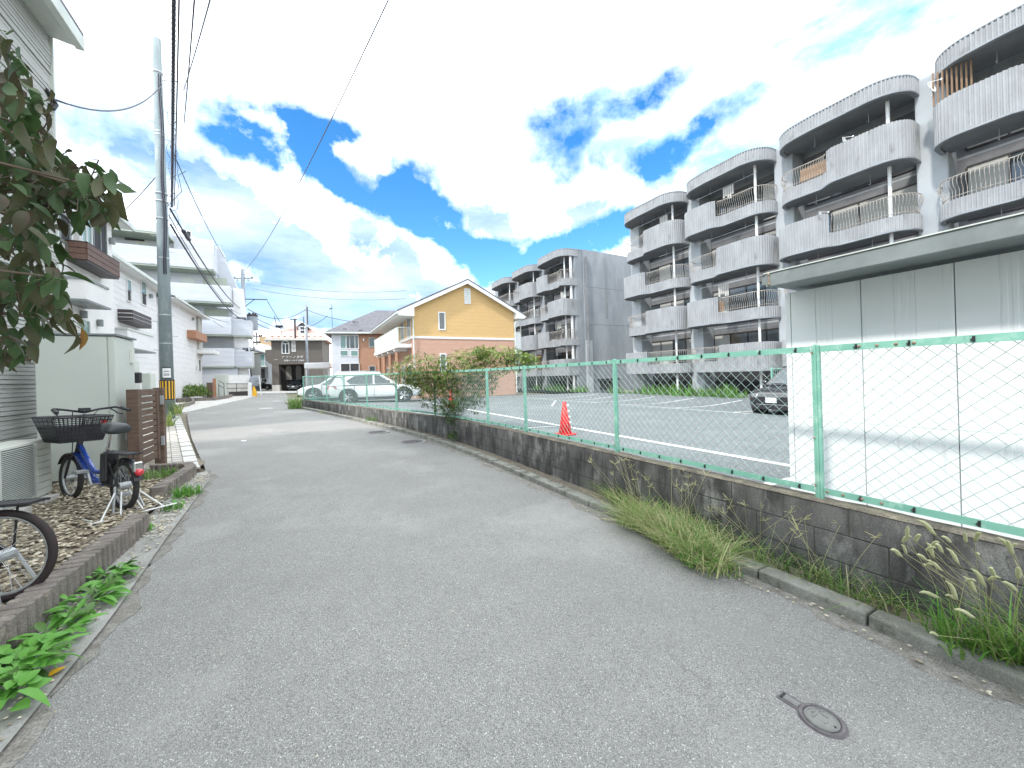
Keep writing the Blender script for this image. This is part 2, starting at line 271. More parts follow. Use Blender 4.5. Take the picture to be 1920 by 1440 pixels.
M['alloy'] = mat('alloy', (0.60, 0.62, 0.64), None, rough=0.3, metal=0.7)
M['red_l'] = mat('red_lamp', (0.62, 0.02, 0.035), None, rough=0.15, coat=1.0)
M['lamp'] = mat('head_lamp', (0.72, 0.76, 0.80), (0.45, 0.5, 0.55), 20, 0.1, coat=1.0)
M['plate'] = mat('number_plate', (0.62, 0.63, 0.64), None, rough=0.6)
M['cone'] = mat('cone_red', (0.80, 0.035, 0.035), (0.66, 0.03, 0.03), 8, 0.5)
M['blue'] = mat('blue_frame_paint', (0.015, 0.05, 0.27), None, rough=0.25, coat=1.0)
M['saddle'] = mat('saddle_vinyl', (0.03, 0.034, 0.038), (0.045, 0.048, 0.052), 10, 0.35)
M['iron'] = mat('manhole_iron', (0.19, 0.175, 0.185), (0.12, 0.11, 0.115), 20, 0.6, 0.5, 120, metal=0.4, c3=(0.32, 0.23, 0.17), s3=6, t3=0.60)
M['iron2'] = mat('manhole_iron_pale', (0.27, 0.27, 0.26), (0.20, 0.20, 0.19), 20, 0.6, 0.6, 120, metal=0.3)
M['line'] = mat('road_paint', (0.66, 0.67, 0.66), (0.42, 0.43, 0.43), 14, 0.7, lo=.45, hi=.72)
M['paver'] = mat('pale_paver', (0.56, 0.53, 0.47), (0.45, 0.42, 0.37), 6, 0.9, 0.3, 90, fine=0.12)
M['paver2'] = mat('pale_paver_b', (0.50, 0.485, 0.45), (0.38, 0.36, 0.33), 6, 0.9, 0.3, 90, fine=0.12)
M['edge'] = mat('edging_block', (0.22, 0.195, 0.175), (0.14, 0.125, 0.11), 7, 0.9, 0.6, 90, fine=0.25, c3=(0.34, 0.29, 0.25), s3=9, t3=0.56)
for nm, c1, c2 in (('leaf_a', (0.030, 0.072, 0.022), (0.06, 0.11, 0.03)), ('leaf_b', (0.05, 0.08, 0.026), (0.085, 0.065, 0.032)), ('leaf_c', (0.075, 0.040, 0.03), (0.045, 0.07, 0.026)),
                   ('leaf_o', (0.36, 0.12, 0.03), (0.16, 0.16, 0.04)), ('grass', (0.13, 0.27, 0.045), (0.20, 0.34, 0.07)), ('grass_d', (0.07, 0.16, 0.035), (0.11, 0.21, 0.05)),
                   ('straw', (0.62, 0.57, 0.32), (0.46, 0.46, 0.22)), ('weed', (0.10, 0.31, 0.04), (0.16, 0.38, 0.07)), ('bush', (0.07, 0.15, 0.05), (0.13, 0.21, 0.06)), ('bush_y', (0.30, 0.37, 0.08), (0.20, 0.29, 0.06)),
                   ('foxtail', (0.62, 0.62, 0.38), (0.48, 0.52, 0.28)), ('variegated', (0.62, 0.60, 0.24), (0.30, 0.42, 0.12)), ('bark', (0.10, 0.075, 0.055), (0.15, 0.12, 0.09))):
    m = mat(nm, c1, c2, 9 if nm.startswith('leaf') else 3, 0.55 if nm != 'bark' else 0.9)
    if nm != 'bark':
        t = m.node_tree; b = t.nodes['Principled BSDF']; tr = t.nodes.new('ShaderNodeBsdfTranslucent'); ms = t.nodes.new('ShaderNodeMixShader'); ms.inputs[0].default_value = 0.30 if nm.startswith('leaf') else 0.25
        src = b.inputs['Base Color'].links[0].from_socket
        t.links.new(src, tr.inputs[0]); t.links.new(b.outputs[0], ms.inputs[1]); t.links.new(tr.outputs[0], ms.inputs[2])
        t.links.new(ms.outputs[0], t.nodes['Material Output'].inputs[0])
    M[nm] = m

# ---------------------------------------------------------------- scene helpers
def wm(o):
    return o.matrix_basis.copy() if o.parent is None else wm(o.parent) @ o.matrix_parent_inverse @ o.matrix_basis
def par(o, p):
    if p is not None:
        o.parent = p; o.matrix_parent_inverse = wm(p).inverted()
    return o
def tag(o, label, cat, group=None, kind=None):
    o['label'] = label; o['category'] = cat
    if group: o['group'] = group
    if kind: o['kind'] = kind
    return o
def thing(name, label, cat, loc=(0, 0, 0), group=None):
    o = bpy.data.objects.new(name, None); COL.objects.link(o); o.location = loc; o.empty_display_size = 0.2
    return tag(o, label, cat, group)
def inst(name, mesh, parent=None, loc=(0, 0, 0), rot=(0, 0, 0), scale=(1, 1, 1)):
    o = bpy.data.objects.new(name, mesh); COL.objects.link(o); o.location = loc; o.rotation_euler = rot; o.scale = scale
    return par(o, parent)
def dup_tree(root, loc, rz=None, scale=None):
    c = root.copy(); COL.objects.link(c); c.location = loc
    if rz is not None: c.rotation_euler = (0, 0, rz)
    if scale: c.scale = scale
    def rec(s, d):
        for ch in list(s.children):
            k = ch.copy(); COL.objects.link(k); k.parent = d; rec(ch, k)
    rec(root, c); return c
class MB:
    def __init__(s): s.v = []; s.f = []; s.mi = []; s.cur = 0
    def add(s, vs, fs):
        k = len(s.v); s.v += [tuple(p) for p in vs]; s.f += [tuple(i + k for i in f) for f in fs]; s.mi += [s.cur] * len(fs); return s
    def box(s, x0, x1, y0, y1, z0, z1):
        x0, x1 = min(x0, x1), max(x0, x1); y0, y1 = min(y0, y1), max(y0, y1); z0, z1 = min(z0, z1), max(z0, z1)
        return s.add([(x0, y0, z0), (x1, y0, z0), (x1, y1, z0), (x0, y1, z0), (x0, y0, z1), (x1, y0, z1), (x1, y1, z1), (x0, y1, z1)],
                     [(0, 3, 2, 1), (4, 5, 6, 7), (0, 1, 5, 4), (1, 2, 6, 5), (2, 3, 7, 6), (3, 0, 4, 7)])
    def hexa(s, p):   # 8 points, bottom ring ccw then top ring
        return s.add(p, [(0, 3, 2, 1), (4, 5, 6, 7), (0, 1, 5, 4), (1, 2, 6, 5), (2, 3, 7, 6), (3, 0, 4, 7)])
    def obox(s, c, a, b, la, lb, z0, z1):   # oriented box: centre, dir a (2D), dir b, lengths
        c = Vector(c[:2]); a = Vector(a[:2]).normalized() * la / 2; b = Vector(b[:2]).normalized() * lb / 2
        q = [c - a - b, c + a - b, c + a + b, c - a + b]
        return s.hexa([(p.x, p.y, z0) for p in q] + [(p.x, p.y, z1) for p in q])
    def prism(s, poly, z0, z1):
        n = len(poly); vs = [(p[0], p[1], z0) for p in poly] + [(p[0], p[1], z1) for p in poly]
        return s.add(vs, [tuple(range(n - 1, -1, -1)), tuple(range(n, 2 * n))] + [(i, (i + 1) % n, n + (i + 1) % n, n + i) for i in range(n)])
    def poly(s, pts): return s.add(pts, [tuple(range(len(pts)))])
    def tube(s, pts, r, k=6, caps=True):
        pts = [Vector(p) for p in pts]; n = len(pts); rs = r if isinstance(r, (list, tuple)) else [r] * n
        vs = []; up = None
        for i, p in enumerate(pts):
            d = (pts[min(i + 1, n - 1)] - pts[max(i - 1, 0)])
            d = d.normalized() if d.length > 1e-9 else Vector((0, 0, 1))
            if up is None: up = Vector((0, 0, 1)) if abs(d.z) < 0.9 else Vector((1, 0, 0))
            x = up.cross(d); x = x.normalized() if x.length > 1e-6 else Vector((1, 0, 0)); y = d.cross(x); up = y
            for j in range(k):
                a = 2 * math.pi * j / k; vs.append(p + (x * math.cos(a) + y * math.sin(a)) * rs[i])
        fs = [(i * k + j, i * k + (j + 1) % k, (i + 1) * k + (j + 1) % k, (i + 1) * k + j) for i in range(n - 1) for j in range(k)]
        if caps: fs += [tuple(range(k - 1, -1, -1)), tuple((n - 1) * k + j for j in range(k))]
        return s.add(vs, fs)
    def cyl(s, c, r, z0, z1, k=12, r2=None):
        return s.tube([(c[0], c[1], z0), (c[0], c[1], z1)], [r, r if r2 is None else r2], k)
    def ball(s, c, r, seg=8, rings=5, sc=(1, 1, 1)):
        vs = []; 
        for i in range(rings + 1):
            t = math.pi * i / rings
            for j in range(seg):
                a = 2 * math.pi * j / seg
                vs.append((c[0] + r * sc[0] * math.sin(t) * math.cos(a), c[1] + r * sc[1] * math.sin(t) * math.sin(a), c[2] + r * sc[2] * math.cos(t)))
        return s.add(vs, [(i * seg + j, (i + 1) * seg + j, (i + 1) * seg + (j + 1) % seg, i * seg + (j + 1) % seg) for i in range(rings) for j in range(seg)])
    def torus(s, c, ax, r, rr, seg=32, k=6):
        ax = Vector(ax).normalized(); x = ax.orthogonal().normalized(); y = ax.cross(x); c = Vector(c); vs = []
        for i in range(seg):
            a = 2 * math.pi * i / seg; d = x * math.cos(a) + y * math.sin(a)
            for j in range(k):
                b = 2 * math.pi * j / k; vs.append(c + d * (r + rr * math.cos(b)) + ax * rr * math.sin(b))
        return s.add(vs, [(i * k + j, ((i + 1) % seg) * k + j, ((i + 1) % seg) * k + (j + 1) % k, i * k + (j + 1) % k) for i in range(seg) for j in range(k)])
    def mesh(s, name, mats, smooth=False):
        me = bpy.data.meshes.new(name); me.from_pydata(s.v, [], s.f)
        mats = mats if isinstance(mats, (list, tuple)) else [mats]
        for m in mats: me.materials.append(M[m] if isinstance(m, str) else m)
        if len(mats) > 1: me.polygons.foreach_set('material_index', s.mi)
        if smooth: me.polygons.foreach_set('use_smooth', [True] * len(me.polygons))
        me.update(); return me
    def build(s, name, mats, parent=None, smooth=False, bevel=0, **kw):
        o = bpy.data.objects.new(name, s.mesh(name, mats, smooth)); COL.objects.link(o); par(o, parent)
        if bevel:
            b = o.modifiers.new('bevel', 'BEVEL'); b.width = bevel; b.segments = 2; b.limit_method = 'ANGLE'
        return o
def structure(o, label=None):
    o['kind'] = 'structure'
    if label: o['label'] = label
    return o
class Face:
    """a vertical wall plane: origin, horizontal direction A, outward normal Nn"""
    def __init__(s, origin, A, out_sign=1):
        s.o = Vector((origin[0], origin[1], 0)); s.nref = origin[0]; s.A = Vector((A[0], A[1], 0)).normalized(); s.n = Vector((s.A.y, -s.A.x, 0)) * out_sign
    def p(s, a, z, d=0): v = s.o + s.A * a + s.n * d; return Vector((v.x, v.y, z))
    def pick(s, px, py):
        d = ray(px, py); c = Vector((0, 0, CAMZ)); t = (s.o - Vector((0, 0, 0))).dot(s.n) / d.dot(s.n)
        q = c + d * t; return ((q - s.o).dot(s.A), q.z + FALL * s.nref)
    def rect(s, x0, y0, x1, y1):
        """wall rectangle seen at this picture box"""
        xm = (x0 + x1) / 2; ym = (y0 + y1) / 2
        a0 = s.pick(x0, ym)[0]; a1 = s.pick(x1, ym)[0]; z1 = s.pick(xm, y0)[1]; z0 = s.pick(xm, y1)[1]
        return min(a0, a1), max(a0, a1), z0, z1
    def box(s, mb, a0, a1, z0, z1, d0, d1):
        q = [s.p(a0, z0, d0), s.p(a1, z0, d0), s.p(a1, z0, d1), s.p(a0, z0, d1)]
        return mb.hexa([tuple(v) for v in q] + [(v.x, v.y, z1) for v in q])
def window(face, a0, a1, z0, z1, parent, frame='white', glass='glass', fr=0.05, depth=0.05, mull=(), trans=(), name='window', inset=0.0):
    m = MB()
    for b in ((a0 - fr, a1 + fr, z1, z1 + fr), (a0 - fr, a1 + fr, z0 - fr, z0), (a0 - fr, a0, z0, z1), (a1, a1 + fr, z0, z1)): face.box(m, *b, -0.02, depth)
    for t_ in mull:
        a = a0 + (a1 - a0) * t_; face.box(m, a - fr * .45, a + fr * .45, z0, z1, 0.0, depth * 0.9)
    for t_ in trans:
        z = z0 + (z1 - z0) * t_; face.box(m, a0, a1, z - fr * .45, z + fr * .45, 0.0, depth * 0.95)
    f = m.build(name, frame, parent)
    g = MB(); face.box(g, a0 + .004, a1 - .004, z0 + .004, z1 - .004, 0.003, depth * 0.4); g.build('pane', glass, f)
    return f
def lerp_path(pts, t):
    for i in range(len(pts) - 1):
        if t <= pts[i + 1][1] or i == len(pts) - 2:
            a, b = pts[i], pts[i + 1]; k = (t - a[1]) / (b[1] - a[1]); return a[0] + (b[0] - a[0]) * k
def smooth_path(pts, per=8):
    out_ = []; P = [Vector(p) for p in pts]; P = [P[0] * 2 - P[1]] + P + [P[-1] * 2 - P[-2]]
    for i in range(1, len(P) - 2):
        for k in range(per):
            t = k / per; p0, p1, p2, p3 = P[i - 1:i + 3]
            out_.append(0.5 * ((2 * p1) + (p2 - p0) * t + (2 * p0 - 5 * p1 + 4 * p2 - p3) * t * t + (3 * p1 - p0 - 3 * p2 + p3) * t ** 3))
    out_.append(P[-2]); return out_
class Path:
    def __init__(s, pts):
        s.p = [Vector(q) for q in pts]; s.l = [0.0]
        for a, b in zip(s.p, s.p[1:]): s.l.append(s.l[-1] + (b - a).length)
        s.len = s.l[-1]
    def at(s, d):
        d = min(max(d, 0), s.len - 1e-6)
        for i in range(len(s.p) - 1):
            if d <= s.l[i + 1]:
                k = (d - s.l[i]) / max(1e-9, s.l[i + 1] - s.l[i]); q = s.p[i].lerp(s.p[i + 1], k); return q
        return s.p[-1]
    def dirn(s, d):
        v = s.at(d + 0.05) - s.at(d - 0.05); return v.normalized()
def cat(p, q, sag, n=14):
    p = Vector(p); q = Vector(q)
    return [p.lerp(q, i / n) - Vector((0, 0, sag * 4 * (i / n) * (1 - i / n))) for i in range(n + 1)]
def zg(u):
    t = min(1, max(0, (u - 2) / 17)); return 0.24 * t * t * (3 - 2 * t)
# ================================================================= GROUND, ROAD, LOT
LOTZ = 0.34
WALL = [(3.24, -1.6), (3.24, 1.3), (3.22, 4.0), (3.17, 6.2), (3.02, 7.9), (2.82, 9.23), (2.31, 11.26), (1.8, 13.36), (1.28, 15.31), (0.79, 17.2), (0.3, 19.0), (-0.12, 20.6), (-0.15, 20.9)]
LEFT = [(-1.05, -4), (-1.02, 3.1), (-1.09, 4.4), (-1.17, 6.7), (-1.38, 7.5), (-2.2, 10.8), (-2.99, 14.3), (-3.75, 17.8), (-4.0, 20.4), (-3.8, 26), (-3.5, 32), (-3.4, 38.5), (-4.6, 43), (-9, 47), (-30, 48)]
def left_n(u): return lerp_path(LEFT, u)
def wall_n(u): return lerp_path(WALL + [(-0.9, 23.5), (-0.2, 30), (-1.0, 34), (-1.6, 44)], u)
g = MB(); xs = [-400, -120, -40, -20, -10, -6, -4, -2, 0, 2, 4, 8, 14, 20, 30, 60, 160, 400]; us = [-300, -80, -20, -6, 0, 2, 4, 6, 8, 10, 12, 14, 16, 18, 20, 30, 50, 90, 200, 600]
for u in us:
    for x in xs: g.v.append((x, u, zg(u) - 0.05))
nx = len(xs)
g.f = [(j * nx + i, j * nx + i + 1, (j + 1) * nx + i + 1, (j + 1) * nx + i) for j in range(len(us) - 1) for i in range(nx - 1)]; g.mi = [0] * len(g.f)
structure(g.build('ground', 'earth'))
def strip_mesh(fl, fr, u0, u1, du, cols, zf, name, m, jit=0.0):
    b = MB(); n = int(round((u1 - u0) / du)) + 1
    for i in range(n):
        u = u0 + (u1 - u0) * i / (n - 1)
        for c in range(cols + 1):
            t = c / cols; x = fl(u) + (fr(u) - fl(u)) * t
            b.v.append((x, u, zf(x, u, t) + (random.uniform(-jit, jit) if 0 < c < cols else 0)))
    k = cols + 1
    b.f = [(i * k + j, i * k + j + 1, (i + 1) * k + j + 1, (i + 1) * k + j) for i in range(n - 1) for j in range(cols)]; b.mi = [0] * len(b.f)
    return b.build(name, m, None, smooth=True)
road_z = lambda x, u, t: zg(u) + 0.018 * math.sin(math.pi * t)
structure(strip_mesh(lambda u: left_n(u) , lambda u: wall_n(u) - 0.05, -4, 46, 0.5, 14, road_z, 'road', 'asphalt'))
far = MB(); far.poly([(-30, 45.0, 0.236), (40, 45.0, 0.236), (40, 54, 0.236), (-30, 54, 0.236)]); structure(far.build('cross_road', 'asphalt'))
# parking lot, rising towards the apartment block
def lot_z(x):
    t = min(1, max(0, (x - 14.5) / 5)); return LOTZ + 0.28 * t * t * (3 - 2 * t)
lb = MB(); rows = []
LU = [-6, -2, 1, 4, 6.9, 9.25, 11.3, 13.4, 15.4, 17.6, 19.4, 20.9, 22, 24.0, 27.5]
for u in LU:
    n0 = wall_n(u) + 0.08 if u <= 20.9 else -0.2
    cols_ = [n0, 4.5, 6, 8, 11, 14, 15, 16, 17, 18, 19.2] if u < 24 else [n0, 4.5, 5, 5.2, 5.4, 5.6, 5.7, 5.8, 5.9, 6.0, 6.1]
    for x in cols_: lb.v.append((x, u, lot_z(x)))
kk = 11; lb.f = [(i * kk + j, i * kk + j + 1, (i + 1) * kk + j + 1, (i + 1) * kk + j) for i in range(len(LU) - 1) for j in range(10)]; lb.mi = [0] * len(lb.f)
lot = structure(lb.build('parking_lot', 'lot', None, smooth=True))
fill = MB(); fill.prism([(0.1, 21.05), (19.2, 21.05), (19.2, 24.3), (0.1, 24.3)], 0.0, 0.325); fill.build('lot_bank', 'concrete', lot)
def line(x0, u0, x1, u1, wdt=0.14):
    a = Vector((x0, u0)); b_ = Vector((x1, u1)); d = (b_ - a).normalized(); n_ = Vector((-d.y, d.x)) * wdt / 2
    m = MB(); k = 12
    for i in range(k):
        p = a.lerp(b_, i / k); q = a.lerp(b_, (i + 1) / k)
        m.add([(p.x - n_.x, p.y - n_.y, lot_z(p.x) + .005), (q.x - n_.x, q.y - n_.y, lot_z(q.x) + .005), (q.x + n_.x, q.y + n_.y, lot_z(q.x) + .005), (p.x + n_.x, p.y + n_.y, lot_z(p.x) + .005)], [(0, 1, 2, 3)])
    m.build('line_marking', 'line', lot)
line(5.35, 2.2, 5.55, 19.8, 0.16)
for u in (2.25, 7.6, 13.0, 18.6): line(3.75 if u < 8 else wall_n(u) + .4, u, 5.25, u, 0.1)
line(13.0, -2, 13.0, 23, 0.11)
for u in (5.6, 8.1, 10.6, 13.1, 15.6, 18.1, 20.6, 23.1): line(13.07, u, 17.8, u, 0.11)
line(9.5, 14, 12.5, 18, 0.09)
# kerb stones along the foot of the wall
kp = Path([(wall_n(u) - 0.40 - (0.02 if u > 3 else 0), u, 0) for u in [x * 0.6 - 2 for x in range(0, 38)]])
kerb = thing('kerb', 'low concrete kerb of separate stones along the foot of the stained block wall', 'kerb', (2.9, 2, 0))
d = 0.0
while d < kp.len - 0.3:
    ln = 0.598; a = kp.at(d); b_ = kp.at(min(d + ln - 0.012, kp.len)); c = (a + b_) / 2; dr = (b_ - a)
    z = zg(c.y); top = z + 0.075 + random.uniform(-.006, .006)
    m = MB(); dd = dr.normalized(); sd = Vector((dd.y, -dd.x, 0)); wv_ = 0.075; L2 = dr.length / 2
    m.hexa([tuple(c - dd * L2 - sd * wv_ + Vector((0, 0, z - .06))), tuple(c + dd * L2 - sd * wv_ + Vector((0, 0, z - .06))), tuple(c + dd * L2 + sd * wv_ + Vector((0, 0, z - .06))), tuple(c - dd * L2 + sd * wv_ + Vector((0, 0, z - .06))),
            tuple(c - dd * L2 - sd * (wv_ - .012) + Vector((0, 0, top))), tuple(c + dd * L2 - sd * (wv_ - .012) + Vector((0, 0, top))), tuple(c + dd * L2 + sd * wv_ + Vector((0, 0, top))), tuple(c - dd * L2 + sd * wv_ + Vector((0, 0, top)))])
    m.build('kerb_stone', 'kerb', kerb, bevel=0.012); d += ln
# dirt between kerb and wall
structure(strip_mesh(lambda u: wall_n(u) - 0.31, lambda u: wall_n(u) - 0.02, -2, 20.5, 0.25, 3, lambda x, u, t: zg(u) + 0.012, 'verge', 'earth', 0.015))
wob = lambda u, k: .035 * math.sin(u * 5.1 + k) + .03 * math.sin(u * 13.7 + 2 * k) + .015 * math.sin(u * 31 + k)
structure(strip_mesh(lambda u: wall_n(u) - 0.60 + wob(u, 1), lambda u: wall_n(u) - 0.44, -2, 20.5, 0.07, 2, lambda x, u, t: zg(u) + 0.0085, 'gutter_dirt', 'earth_d', 0.001))
structure(strip_mesh(lambda u: left_n(u) - 0.02, lambda u: left_n(u) + 0.05 + wob(u, 4) * .8, -2, 7.4, 0.07, 2, lambda x, u, t: zg(u) + 0.0045, 'gutter_dirt', 'earth_d', 0.001))
# ------------------------------------------------------------- stained block wall
wall = thing('block_wall', 'low dark stained concrete block wall under the green chain link fence', 'wall', (3.3, 0, 0))
wp = Path([(x, u, 0) for x, u in [(wall_n(q), q) for q in [i * 0.45 - 1.6 for i in range(0, 51)]]])
for crs in range(3):
    z0 = -0.02 + crs * 0.192; d = 0.02 + (0.2 if crs % 2 else 0)
    while d < wp.len - 0.25:
        ln = 0.392; a = wp.at(d); b_ = wp.at(d + ln); c = (a + b_) / 2; dr = (b_ - a)
        if z0 + 0.19 > zg(c.y) + 0.01:
            off = random.uniform(-.003, .003); nn = Vector((dr.y, -dr.x, 0)).normalized()
            m = MB(); m.obox(c + nn * off, dr, nn, dr.length, 0.12, z0, z0 + 0.186 )
            m.build('block', 'block', wall, bevel=0.005)
        d += 0.399
core = MB()
for i in range(60):
    a = wp.at(i * wp.len / 60); b_ = wp.at((i + 1) * wp.len / 60); dr = b_ - a
    core.obox((a + b_) / 2, dr, Vector((dr.y, -dr.x, 0)), dr.length + .004, 0.108, -0.05, 0.552)
core.build('mortar_core', 'mortar', wall)
cap = MB(); n = 150; prev = None
for i in range(n + 1):
    p = wp.at(i * wp.len / n); dr = wp.dirn(i * wp.len / n); nn = Vector((dr.y, -dr.x, 0))
    zt = 0.568 + random.uniform(-.004, .006)
    ring = [p + nn * (0.064 + random.uniform(-.004, .004)) + Vector((0, 0, .552)), p + nn * .055 + Vector((0, 0, zt)), p - nn * .055 + Vector((0, 0, zt)), p - nn * .066 + Vector((0, 0, .552))]
    k = len(cap.v); cap.v += [tuple(q) for q in ring]
    if i: 
        for j in range(3): cap.f.append((k - 4 + j, k - 3 + j, k + 1 + j, k + j)); cap.mi.append(0)
cap.build('cap', 'cap', wall)
# stub of concrete at the wall foot
s = at_z(918, 846, zg(7.0)); sm = MB(); sm.obox((s.x + .1, s.y + .05), (0.1, 1), (1, -.1), .14, .24, s.z - .02, s.z + .20); 
tag(sm.build('concrete_stub', 'kerb', None, bevel=.012), 'small square concrete block sticking out from the foot of the block wall', 'concrete block')
# ------------------------------------------------------------- chain link fence
fence = thing('chain_link_fence', 'green painted chain link fence with posts on top of the low block wall', 'fence', (3.3, 0, 0.55))
ZB, ZT = 0.625, 1.635
# distances of posts along the wall path
def dist_of_u(u):
    lo, hi = 0, wp.len
    for _ in range(40):
        m_ = (lo + hi) / 2
        if wp.at(m_).y < u: lo = m_
        else: hi = m_
    return lo
PU = [-0.75, 1.39, 3.41, 5.46, 6.79, 9.23, 11.26, 13.36, 15.31, 17.2, 18.95, 20.3]
pp = [wp.at(dist_of_u(u)) for u in PU]
pp = [p + Vector((0.0, 0, 0)) for p in pp] + [Vector((1.7, 21.35, 0))]
for i, p in enumerate(pp):
    dr = (pp[min(i + 1, len(pp) - 1)] - pp[max(i - 1, 0)]).normalized() if i < 11 else Vector((0.3, 1, 0)).normalized(); nn = Vector((dr.y, -dr.x, 0))
    m = MB(); m.obox(p, dr, nn, 0.014, 0.046, 0.50, 1.668); m.obox(p - nn * .0 + dr * .0155, dr, nn, 0.016, 0.036, 0.50, 1.662); m.obox(p - dr * .0155, dr, nn, 0.016, 0.036, 0.50, 1.662)
    po = m.build('post', 'green', fence, bevel=0.003)
    b_ = MB()
    for z in (1.61, 1.0, .66): b_.ball(tuple(p - nn * .027 + dr * .016 + Vector((0, 0, z))), .008, 6, 4)
    b_.build('bolt', 'rust', po)
for i in range(len(pp) - 1):
    a, b_ = pp[i], pp[i + 1]; dr = (b_ - a); ln = dr.length; dr.normalize(); nn = Vector((dr.y, -dr.x, 0))
    a2 = a + dr * .03; l2 = ln - .06; c = (a + b_) / 2
    for z, nm in ((ZT, 'top_rail'), (ZB, 'bottom_rail')):
        m = MB(); m.obox(c - nn * .012, dr, nn, l2, .005, z - .022, z + .022); m.obox(c + nn * .008, dr, nn, l2, .036, z + (.017 if z == ZT else -.022), z + (.022 if z == ZT else -.017))
        r_ = m.build(nm, 'green', fence)
        k = MB(); q = 0.12
        while q < ln - .1 and i < 9:
            pc = a + dr * q - nn * .018; z_ = z - .004
            k.obox(pc, dr, nn, .010, .010, z_ - .012, z_ + .020); k.tube([pc + Vector((0, 0, z_ + .012)), pc + dr * .012 - nn * .004 + Vector((0, 0, z_)), pc + Vector((0, 0, z_ - .010))], .003, 4); q += .255
        if i < 9: k.build('hook_bolt', 'black', r_)
        if i in (0, 3):
            k = MB()
            for q in ((1.63, 1.71, 1.80, 1.89) if z == ZT else (1.8, 1.9, 2.0, 2.09)): k.ball(tuple(a + dr * q - nn * .016 + Vector((0, 0, z))), .010, 8, 4)
            k.build('joint_bolt', 'rust', r_)
    w_ = 0.0415; h_ = 0.0405; z0, z1 = ZB - .012, ZT + .004; nz_ = int((z1 - z0) / h_); m = MB(); kk_ = 4 if i < 4 else 3; rr = .0024 if i < 4 else .0026
    for j in range(int(ln / w_)):
        pts = []
        for q in range(nz_ + 1):
            x = j * w_ + (w_ if (q + j) % 2 else 0); off = .0025 if q % 2 else -.0025
            pts.append(a + dr * (x + .004) + nn * off + Vector((0, 0, z0 + q * (z1 - z0) / nz_)))
        m.tube(pts, rr, kk_, caps=False)
    m.build('chain_mesh', 'wire', fence)
    if i < 10: k = MB(); k.tube([a + Vector((0, 0, 1.14)), b_ + Vector((0, 0, 1.12))], .0016, 4); k.build('tension_wire', 'wire', fence)
# ------------------------------------------------------------- white prefab storage building on the right
WN = 3.9
sh = thing('storage_building', 'white panelled prefab storage building with grey fascia behind the near end of the fence', 'storage building', (WN, 0, LOTZ))
edges = [1.905, 1.86, 1.36, 0.86, 0.36, -0.14, -0.64, -1.14, -1.64, -2.14]
for a, b_ in zip(edges, edges[1:]):
    m = MB(); g0 = .003
    if a - b_ < .1: m.box(WN, WN + .05, b_ + g0, a, LOTZ + .02, 2.21)
    else:
        mid = (a + b_) / 2; m.box(WN, WN + .04, b_ + g0, mid - .06, LOTZ + .02, 2.21); m.box(WN, WN + .04, mid + .06, a - g0, LOTZ + .02, 2.21)
        for k in range(3): q = mid - .045 + k * .042; m.box(WN + .002, WN + .04, q - .012, q + .012, LOTZ + .02, 2.21)
        m.box(WN + .005, WN + .039, mid - .06, mid + .06, LOTZ + .02, 2.21)
    m.build('wall_panel', 'white_panel', sh, bevel=.002)
m = MB(); m.box(WN + .045, 6.3, 1.80, 1.86, LOTZ, 2.2); m.box(WN + .06, WN + .1, -2.2, 1.8, LOTZ, 2.2); m.box(6.2, 6.3, -2.2, 1.8, LOTZ, 2.2); m.build('side_wall', 'white_panel', sh)
m = MB(); m.box(WN - .03, 6.3, -2.2, 1.92, LOTZ - .02, LOTZ + .016); m.build('base_frame', 'metal_g', sh)
m = MB(); m.box(3.45, 3.475, -2.4, 1.83, 2.215, 2.325); m.box(3.475, 3.52, -2.4, 1.83, 2.215, 2.225); fa = m.build('fascia', 'metal_g', sh, bevel=.004)
m = MB(); m.box(3.44, 3.53, -2.4, 1.84, 2.326, 2.334); m.build('flashing', 'gutter', fa)
m = MB(); m.box(3.478, WN - .002, -2.4, 1.825, 2.24, 2.25); m.build('soffit', 'metal_g', sh)
m = MB(); m.box(3.53, 6.4, -2.4, 1.9, 2.255, 2.322); m.build('roof', 'metal_g', sh)
m = MB(); m.tube([(3.447, 1.80, 2.225), (3.443, 1.80, 2.31)], .006, 6); m.ball((3.443, 1.80, 2.315), .012, 8, 5); m.ball((3.443, 1.80, 2.235), .010, 8, 5); m.build('hinge_bolt', 'rust', sh)
m = MB(); m.box(4.75, 5.25, 2.05, 2.2, LOTZ, LOTZ + .12); tag(m.build('wheel_stop', 'white', None, bevel=.03), 'white concrete wheel stop beside the corner of the white storage building', 'wheel stop')
# ------------------------------------------------------------- iron covers in the road
c = at_z(1541, 1353, 0.012); c.z = road_z(0, c.y, (c.x - left_n(c.y)) / (wall_n(c.y) - left_n(c.y)))
t = thing('valve_cover', 'small round iron valve cover with a handle slot, in the near right of the road', 'manhole cover', tuple(c))
tp = at_z(1494, 1322, c.z); td = (tp - c); td.z = 0; tl = td.length; td.normalize(); tn = Vector((-td.y, td.x, 0))
m = MB(); m.torus(tuple(c + Vector((0, 0, .001))), (0, 0, 1), .070, .010, 40, 6); m.cyl(c, .083, c.z - .02, c.z + .003, 40); m.obox(c + td * (.075 + .03), td, tn, .10, .062, c.z - .02, c.z + .004); m.build('frame', 'iron', t)
m = MB(); m.cyl(c, .058, c.z - .01, c.z + .008, 36); m.torus(tuple(c + Vector((0, 0, .008))), (0, 0, 1), .053, .003, 36, 5)
for q in ((-.02, .02, .030, .008), (.0, .032, .02, .006), (.022, -.01, .008, .026), (-.015, -.02, .022, .007), (.03, .015, .018, .007)): m.box(c.x + q[0], c.x + q[0] + q[2], c.y + q[1], c.y + q[1] + q[3], c.z + .006, c.z + .011)
m.build('lid', 'iron2', t)
